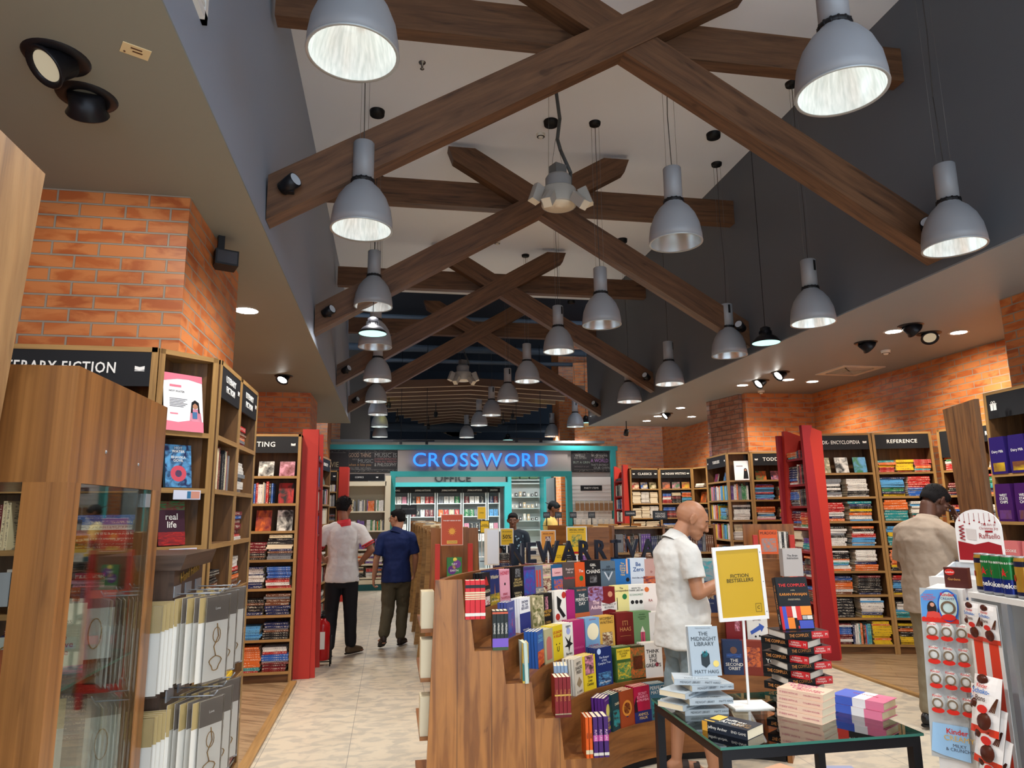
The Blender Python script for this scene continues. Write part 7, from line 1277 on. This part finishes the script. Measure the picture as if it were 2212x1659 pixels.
# side strip of striped book edges: the white shelf unit beside it
A2=gpt(2094,1279,2.42); B2=gpt(2215,1290,2.14); rz2=math.atan2((B2-A2).y,(B2-A2).x); W2=(B2-A2).xy.length; h2=A2.z
t=thing('snack_shelf','White metal snack shelf unit with cans on top, right picture edge','shelving',tf((A2.x,A2.y,0),rz2)); 
b=MB(); b.box((-.01,0,h2-.02),(W2+.5,.38,h2)); b.build('top_shelf',WST,t)
for x in(-.01,W2+.49): b=MB(); b.box((x,0,0),(x+.015,.38,h2-.02)); b.build('side_panel',WST,t)
for x in(.165,): b=MB(); b.box((x,-.004,0),(x+.03,.012,h2-.02)); b.build('upright',mat((150,154,160),.35,.3),t)
b=MB(); b.box((.0,.36,0),(W2+.49,.38,h2-.02)); b.build('back_panel',mat((140,142,146),.5),t)
for z in(h2-.34,h2-.62,.3): b=MB(); b.box((.2,.02,z-.02),(W2+.49,.36,z)); b.build('shelf',WST,t)
for i,(z,c) in enumerate(((h2-.34,(226,190,80)),(h2-.34,(226,190,200)),(h2-.62,(90,60,50)),(h2-.62,(60,60,70)))):
    b=MB(); x=.24+(i%2)*.10; b.box((x,.04,z),(x+.09,.12,z+.16)); tag(b.build('snack_bag',artmat(('yellow','pink','brown','black')[i],('maroon','maroon','black','grey')[i],5),None,tf((A2.x,A2.y,0),rz2)),'Small snack bag on the white unit, %s shelf, %s one'%(['upper','lower'][i//2],['left','right'][i%2]),'packet','snack bags on the white unit')
# striped column of stacked leaflets between the stands
b=MB()
sp=tf((A2.x,A2.y,0),rz2)
rr=random.Random(8)
t3=thing('leaflet_column','Tall striped column of thin stacked packs between the white stands','stack',tf((B_.x+.006,B_.y+.06,0),rz2))
for i in range(60):
    pass
cols=[(40,40,44),(210,206,200),(150,150,60),(120,40,50),(60,80,120)]; b=MB(); n=90
for i in range(n): b.box((0,0,i*(B_.z-.02)/n),(.022,.12,(i+.85)*(B_.z-.02)/n),i%5)
o=b.build('striped_edges',[mat(c,.5) for c in cols],t3)
# hanging strips with schoko bags
BAGW=mat((230,226,222),.22); CHOC=mat((74,34,24),.22); ORG=mat((214,60,34),.3)
S0=tf((A2.x,A2.y,0),rz2)
def schoko(T,s,label,first=False):
    o=thing('chocolate_bag',label,'packet',T@M.Scale(s,4),'white and brown chocolate bags'); 
    b=MB(); n=8; L=[]
    def pr(u,v): 
        bul=.022*max(0,(1-(2*u)**2))*max(0,1-abs(2*v)**4); return bul
    for i in range(n):
        for j in range(n):
            q=[]
            for di,dj in((0,0),(1,0),(1,1),(0,1)):
                u=(i+di)/n-.5; v=(j+dj)/n-.5; q.append((u*.14,-pr(u,v),v*.20))
            mi=0 if j>=3 else (2 if j==0 else 1 if (i+j)%3 else 0); b.face(q,mi,sm=True); b.face([(x,-y*.4+.002,z) for x,y,z in reversed(q)],0,sm=True)
    b.build('bag',[BAGW,BAGW,ORG],o)
    b=MB(); b.lathe([(0,-.006),(.6,-.005),(1,0)],16,0,M.Translation((.02,-.020,-.055))@M.Rotation(PI/2,4,'X')@M.Diagonal((.036,.030,-1,1))); b.lathe([(0,-.006),(.7,-.005),(1,0)],12,0,M.Translation((-.035,-.020,-.0))@M.Rotation(PI/2,4,'X')@M.Diagonal((.014,.016,-1,1))); b.lathe([(0,-.006),(.7,-.005),(1,0)],12,0,M.Translation((-.01,-.014,.085))@M.Rotation(PI/2,4,'X')@M.Diagonal((.03,.018,-1,1))); b.build('chocolate_picture',CHOC,o,smooth=True)
    b=MB(); b.lathe([(0,0),(1,0)],18,0,M.Translation((.012,-.024,-.016))@M.Rotation(PI/2,4,'X')@M.Diagonal((.026,.014,1,1))); b.build('red_smile',KR,o)
    text(o,'Kinder',.020,KR,M.Translation((.0,-.0215,.062))@FRONT,0,.02); text(o,'Schoko-',.026,mat((40,110,190),.4),M.Translation((.0,-.0235,.043))@FRONT,0,.02,fit=.11); text(o,'Bons',.026,mat((70,36,26),.4),M.Translation((0,-.025,.018))@FRONT,0,.02)
    b=MB()
    for k in range(5): b.face([(.028+k*.008,-.017,-.02),(.034+k*.008,-.017,-.02),(.062+k*.0015,-.008,.03),(.058+k*.0015,-.008,.03)]); 
    b.build('stripe',CHOC,o); return o
for c,x in enumerate((.035,.115)):
    q=thing('hanging_strip','Red and white hanging strip for chocolate bags, %s one on the snack unit'%['left','right'][c],'strip',S0@M.Translation((x,-.012,0))); b=MB(); b.box((-.04,0,.1),(.04,.002,h2-.03)); b.build('white_strip',WST,q); b=MB(); b.box((-.025,-.001,.1),(.022,0,h2-.15)); b.build('red_stripe',ORG,q)
    schoko(S0@M.Translation((x,-.02,h2-.10)),.66,'Chocolate bag at the top of the %s hanging strip'%['left','right'][c])
zz=[h2-.37,h2-.47,h2-.56,h2-.65,h2-.74,h2-.83]
for k,z in enumerate(zz):
    schoko(S0@M.Translation((.125+.010*k,-.075-.006*k,z))@M.Rotation(-.25,4,'X')@M.Rotation(.06*((k%3)-1),4,'Y'),.98,'Large chocolate bag on the right strip, %s of six'%['front topmost','second','third','fourth','fifth','lowest'][k])
    schoko(S0@M.Translation((.03+.006*k,-.03,z-.03))@M.Rotation(-.1,4,'X'),.72,'Smaller chocolate bag half hidden on the left strip, %s of six'%['topmost','second','third','fourth','fifth','lowest'][k])
# cans on the top shelf
def can(T,kind,label):
    t=thing('drink_can',label,'can',T,'drink cans on the snack shelf'); b=MB(); b.lathe([(0,.001),(.022,.001),(.026,.006),(.0265,.012)],24); b.build('can_base',SILVER,t)
    b=MB(); b.lathe([(.0265,.012),(.0265,.062),(.0265,.130),(.0235,.140)],32); 
    if kind=='g': b.mi=[1 if i<32 else 0 for i in range(len(b.f))]; b.build('can_body',[mat((34,120,60),.22,.35),mat((26,44,120),.22,.35)],t)
    else: b.build('can_body',mat((190,150,60),.22,.5),t)
    b=MB(); b.lathe([(.0235,.140),(.025,.143),(.0235,.145),(.021,.141),(0,.141)],28); b.build('can_lid',mat((190,192,194),.25,.8),t); b=MB(); b.box((-.007,-.012,.1415),(.007,.012,.143)); b.build('pull_tab',SILVER,t)
    def wrap(me,r): 
        me=me.copy()
        for v in me.vertices: a=v.co.x/r; z=v.co.y; x=math.sin(a)*(r+.0004); y=-math.cos(a)*(r+.0004); v.co=(x,y,z)
        return me
    if kind=='g':
        me=bpy.data.meshes.new('s'); pts=[((.017 if i%2==0 else .007)*math.sin(i*PI/5),(.017 if i%2==0 else .007)*math.cos(i*PI/5)) for i in range(10)]; me.from_pydata([(0,0,0)]+[(x,y,0) for x,y in pts],[],[(0,1+(i+1)%10,1+i) for i in range(10)]); me.materials.append(mat((206,36,40),.3)); link('red_star',wrap(me,.0266),t,M.Translation((0,0,.085)))
        me=textmesh('Heineken',.026,0,.02,fit=.1).copy(); me.materials.clear(); me.materials.append(LETW); link('lettering',wrap(me,.0267),t,M.Translation((0,0,.040)))
        me=textmesh('HEINEKEN 0.0 BEER',.010,0,.02).copy(); me.materials.clear(); me.materials.append(LETW); link('lettering',wrap(me,.0267),t,M.Translation((0,0,.118)))
    else:
        b=MB(); b.lathe([(.0268,.11),(.0268,.128)],32); b.build('dark_band',mat((26,30,60),.3),t); b=MB(); b.lathe([(.0268,.012),(.0268,.024)],32); b.build('dark_band',mat((26,30,60),.3),t); b=MB(); b.lathe([(0,0),(.012,0)],16,0,M.Translation((0,-.0275,.07))@M.Rotation(PI/2,4,'X')); b.build('red_emblem',KR,t)
cx=[.0,.05,.1,.152,.205,.258,.311,.36]
kinds=['y','g','g','g','y','y','y','y']
for i,(x,k) in enumerate(zip(cx,kinds)): can(S0@M.Translation((x+.02,.05+(.0 if k=='y' else -.01),h2))@M.Rotation(.1 if i%2 else -.5,4,'Z')@M.Scale(1.0,4),k,'%s can with %s on the snack shelf, %s from the left'%(('Green','red star') if k=='g' else ('Gold','dark bands'),) if 0 else '%s on the snack shelf top, %s from left'%('Green and blue can with red star' if k=='g' else 'Gold can with dark bands',(['first']+ORD[1:])[i]))
# brown wafer box left of the cans
p=gpt(2050,1266,2.60); t=thing('wafer_box','Dark brown wafer box with red emblem on the white stand','box',tf((p.x,p.y+.02,ht),rz-.1)); b=MB(); b.box((0,0,0),(.085,.04,.08)); b.build('carton',mat((78,36,32),.4),t); b=MB(); b.lathe([(0,0),(1,0)],20,0,M.Translation((.022,-.001,.062))@M.Rotation(PI/2,4,'X')@M.Diagonal((.018,.013,1,1))); b.build('emblem',KR,t); text(t,'Loacker',.010,LETW,M.Translation((.022,-.002,.062))@FRONT,0,.02); text(t,'Gardena',.013,mat((196,140,80),.4),M.Translation((.035,-.002,.034))@FRONT,0,.02)
# arched holiday sign on a white dumpbin behind
p=gpt(2072,1214,3.15); q=gpt(2172,1214,2.95); rzr=math.atan2((q-p).y,(q-p).x); wR=(q-p).xy.length; hR=gpt(2120,1100,3.05).z-p.z
t=thing('arched_sign','White and red arched holiday sign above a white bin, right side','sign',tf((p.x,p.y,p.z),rzr))
arch=[(0,0),(wR,0)]+[(wR/2+wR/2*math.cos(a),hR-wR*.42+wR*.42*math.sin(a)) for a in [i*PI/14 for i in range(15)]]
b=MB(); b.prism(arch,0,.01); b.build('board',mat((232,228,224),.4),t); RDD=mat((150,30,38),.4)
b=MB(); b.prism([(.006,.012),(wR-.006,.012),(wR-.008,hR*.34),(wR*.7,hR*.40),(wR*.4,hR*.34),(.008,hR*.40)],-.001,0); b.build('red_wave',RDD,t)
text(t,'Raffaello',.036,RDD,M.Translation((wR*.74,-.0022,hR*.50))@FRONT,0,.0,fit=wR*.44); text(t,'The Art of\nChristmas Joy',.019,RDD,M.Translation((wR*.74,-.0022,hR*.68))@FRONT,0,.0,fit=wR*.4); b=MB(); b.box((wR*.66,-.002,hR*.57),(wR*.82,-.0012,hR*.605)); 
for i in range(8): x=wR*(.12+i*.11); b.box((x,-.002,hR*(.80-.03*(i%3))),(x+.0012,-.0012,hR*.93)); b.lathe([(0,0),(.004,0)],10,0,M.Translation((x,-.002,hR*(.79-.03*(i%3))))@M.Rotation(PI/2,4,'X'))
b.tube([(wR*.15+.012*((-1)**i),-.002,hR*(.70-.035*i)) for i in range(9)],.0025,5); b.build('holiday_print',RDD,t)
b=MB(); b.prism([(wR*.26,hR*.44),(wR*.46,hR*.42),(wR*.47,hR*.62),(wR*.24,hR*.64)],-.0022,-.0016); b.build('gift_box_print',mat((206,196,190),.4),t)
t=thing('dump_bin','White cardboard bin below the arched sign, partly hidden by cans','bin',tf((p.x,p.y,0),rzr)); b=MB(); b.box((-.03,-.22,0),(wR+.04,-.0,p.z-.06)); b.build('body',WST,t); b=MB(); b.prism([(-.22,p.z-.08),(-.0,p.z-.08),(.0,p.z+.0)],-.03,-.02,0,'x'); b.prism([(-.22,p.z-.08),(-.0,p.z-.08),(.0,p.z+.0)],wR+.03,wR+.04,0,'x'); b.box((-.03,.012,0),(wR+.04,.02,p.z)); b.build('raised_sides',mat((200,204,206),.4),t)
# gift bookcase with slanted wooden end panel, far right
b=MB(); G1,G2=(5.10,5.72),(4.86,5.10); d=V((G2[0]-G1[0],G2[1]-G1[1],0)); L=d.length; C=tf((*G1,0),math.atan2(d.y,d.x)); b.prism([(.0,2.52),(.10,1.6),(.30,.6),(.36,0),(L,0),(L,2.52)],0,.04); tag(b.build('slanted_end_panel',WCASE,None,C),'Broad slanted wooden end panel between reference case and snack case','panel')
gz=[2.30,1.97,1.66,1.36,1.05,.75,.45,.12]; gz=[1.88,1.50,1.15,.8,.45,.12]
gc=case('bookcase','Wooden snack case with a gift emblem board at the right picture edge',(4.86,5.06),(4.74,3.6),gz,head='',H=2.56,dep=.36,icons='',headh=.2,lean=.06)
giftbow(gc[0],.18,-.02,2.42,.03)
rr=random.Random(12)
for si,z in enumerate(gz[:4]):
    for j in range(4):
        x=.10+j*.2; hgt=.30 if si<2 else .2; o=thing('snack_pouch','%s pouch, %s from left on %s shelf of the gift case'%(['Purple','Purple','Pink','Brown'][si],(['first']+ORD[1:])[j],SH[si]),'packet',gc[1]@M.Translation((x,.03,z)),'pouches on the gift case'); b=MB(); b.prism([(-.08,0),(.08,0),(.085,hgt*.5),(.075,hgt),(-.075,hgt),(-.085,hgt*.5)],0,.06); b.build('pouch',mat([(44,32,96),(66,30,90),(214,120,120),(90,64,46)][si],.25),o)
        text(o,['Dairy Milk','WEST\nSTATE\nCHIPS','COOKIE','NUTS'][si],.03,LETW,M.Translation((0,-.001,hgt*.6))@FRONT,0,.02,fit=.12); b=MB(); b.box((-.06,-.001,.02),(.06,0,hgt*.3)); b.build('print',artmat('yellow' if si!=1 else 'purple','brown',6),o)
# ================================================================= shelved books: the largest in view as objects, the rest as one mass
def score(T):
    c=T@V((.5,0,.5)); x,y,z=proj(c)
    if z<.3: return -1
    a=T@V((0,0,0)); b_=T@V((1,0,0)); d=T@V((0,0,1)); k=FPX/z; A=((b_-a).length*k)*max((d-a).length*k,.0)
    if x<-20 or x>2232 or y<-20 or y>1700: return -1
    return A
from collections import defaultdict
kinds=defaultdict(list)
for k,T,c,lab,grp in BOOKS:
    s=score(T)
    if s>0: kinds[k.replace('_front','')].append((s*(2.2 if '_front' in k else 1),k,T,c,lab,grp))
CAPS={'book':250,'picture_book':110,'encyclopedia':260,'comic_book':110,'notebook':110}
mass=MB(); mats=[]; mid={}
def massmat(c):
    m=bookmat(c) if isinstance(c,str) else artmat(*c)
    if m.name not in mid: mid[m.name]=len(mats); mats.append(m)
    return mid[m.name]
PGI=massmat('cream'); mats[0]=PAGES
seen=set()
for k,L in kinds.items():
    L.sort(key=lambda q:-q[0]); cap_=CAPS.get(k,150)
    for i,(s,kk,T,c,lab,grp) in enumerate(L):
        if i<cap_ and not (s<14):
            me=ubmesh(c) if isinstance(c,str) else ubmesh(c[0],c[1]); o=bpy.data.objects.new('paperback' if k=='book' else k,me); COL.objects.link(o); o.matrix_world=T
            if lab in seen: lab=lab+', again' 
            seen.add(lab); tag(o,lab[:1].upper()+lab[1:],'paperback' if k=='book' else k.replace('_',' '),grp)
        else:
            mass.T=T; unitbook(mass,massmat(c),0); mass.T=M.Identity(4)
o=mass.build('distant_books',mats); o['kind']='stuff'; o['label']='Many small books filling the remaining shelf space of the shop'; o['category']='books'
print('BOOKS',{k:len(v) for k,v in kinds.items()},'labels',len(seen))
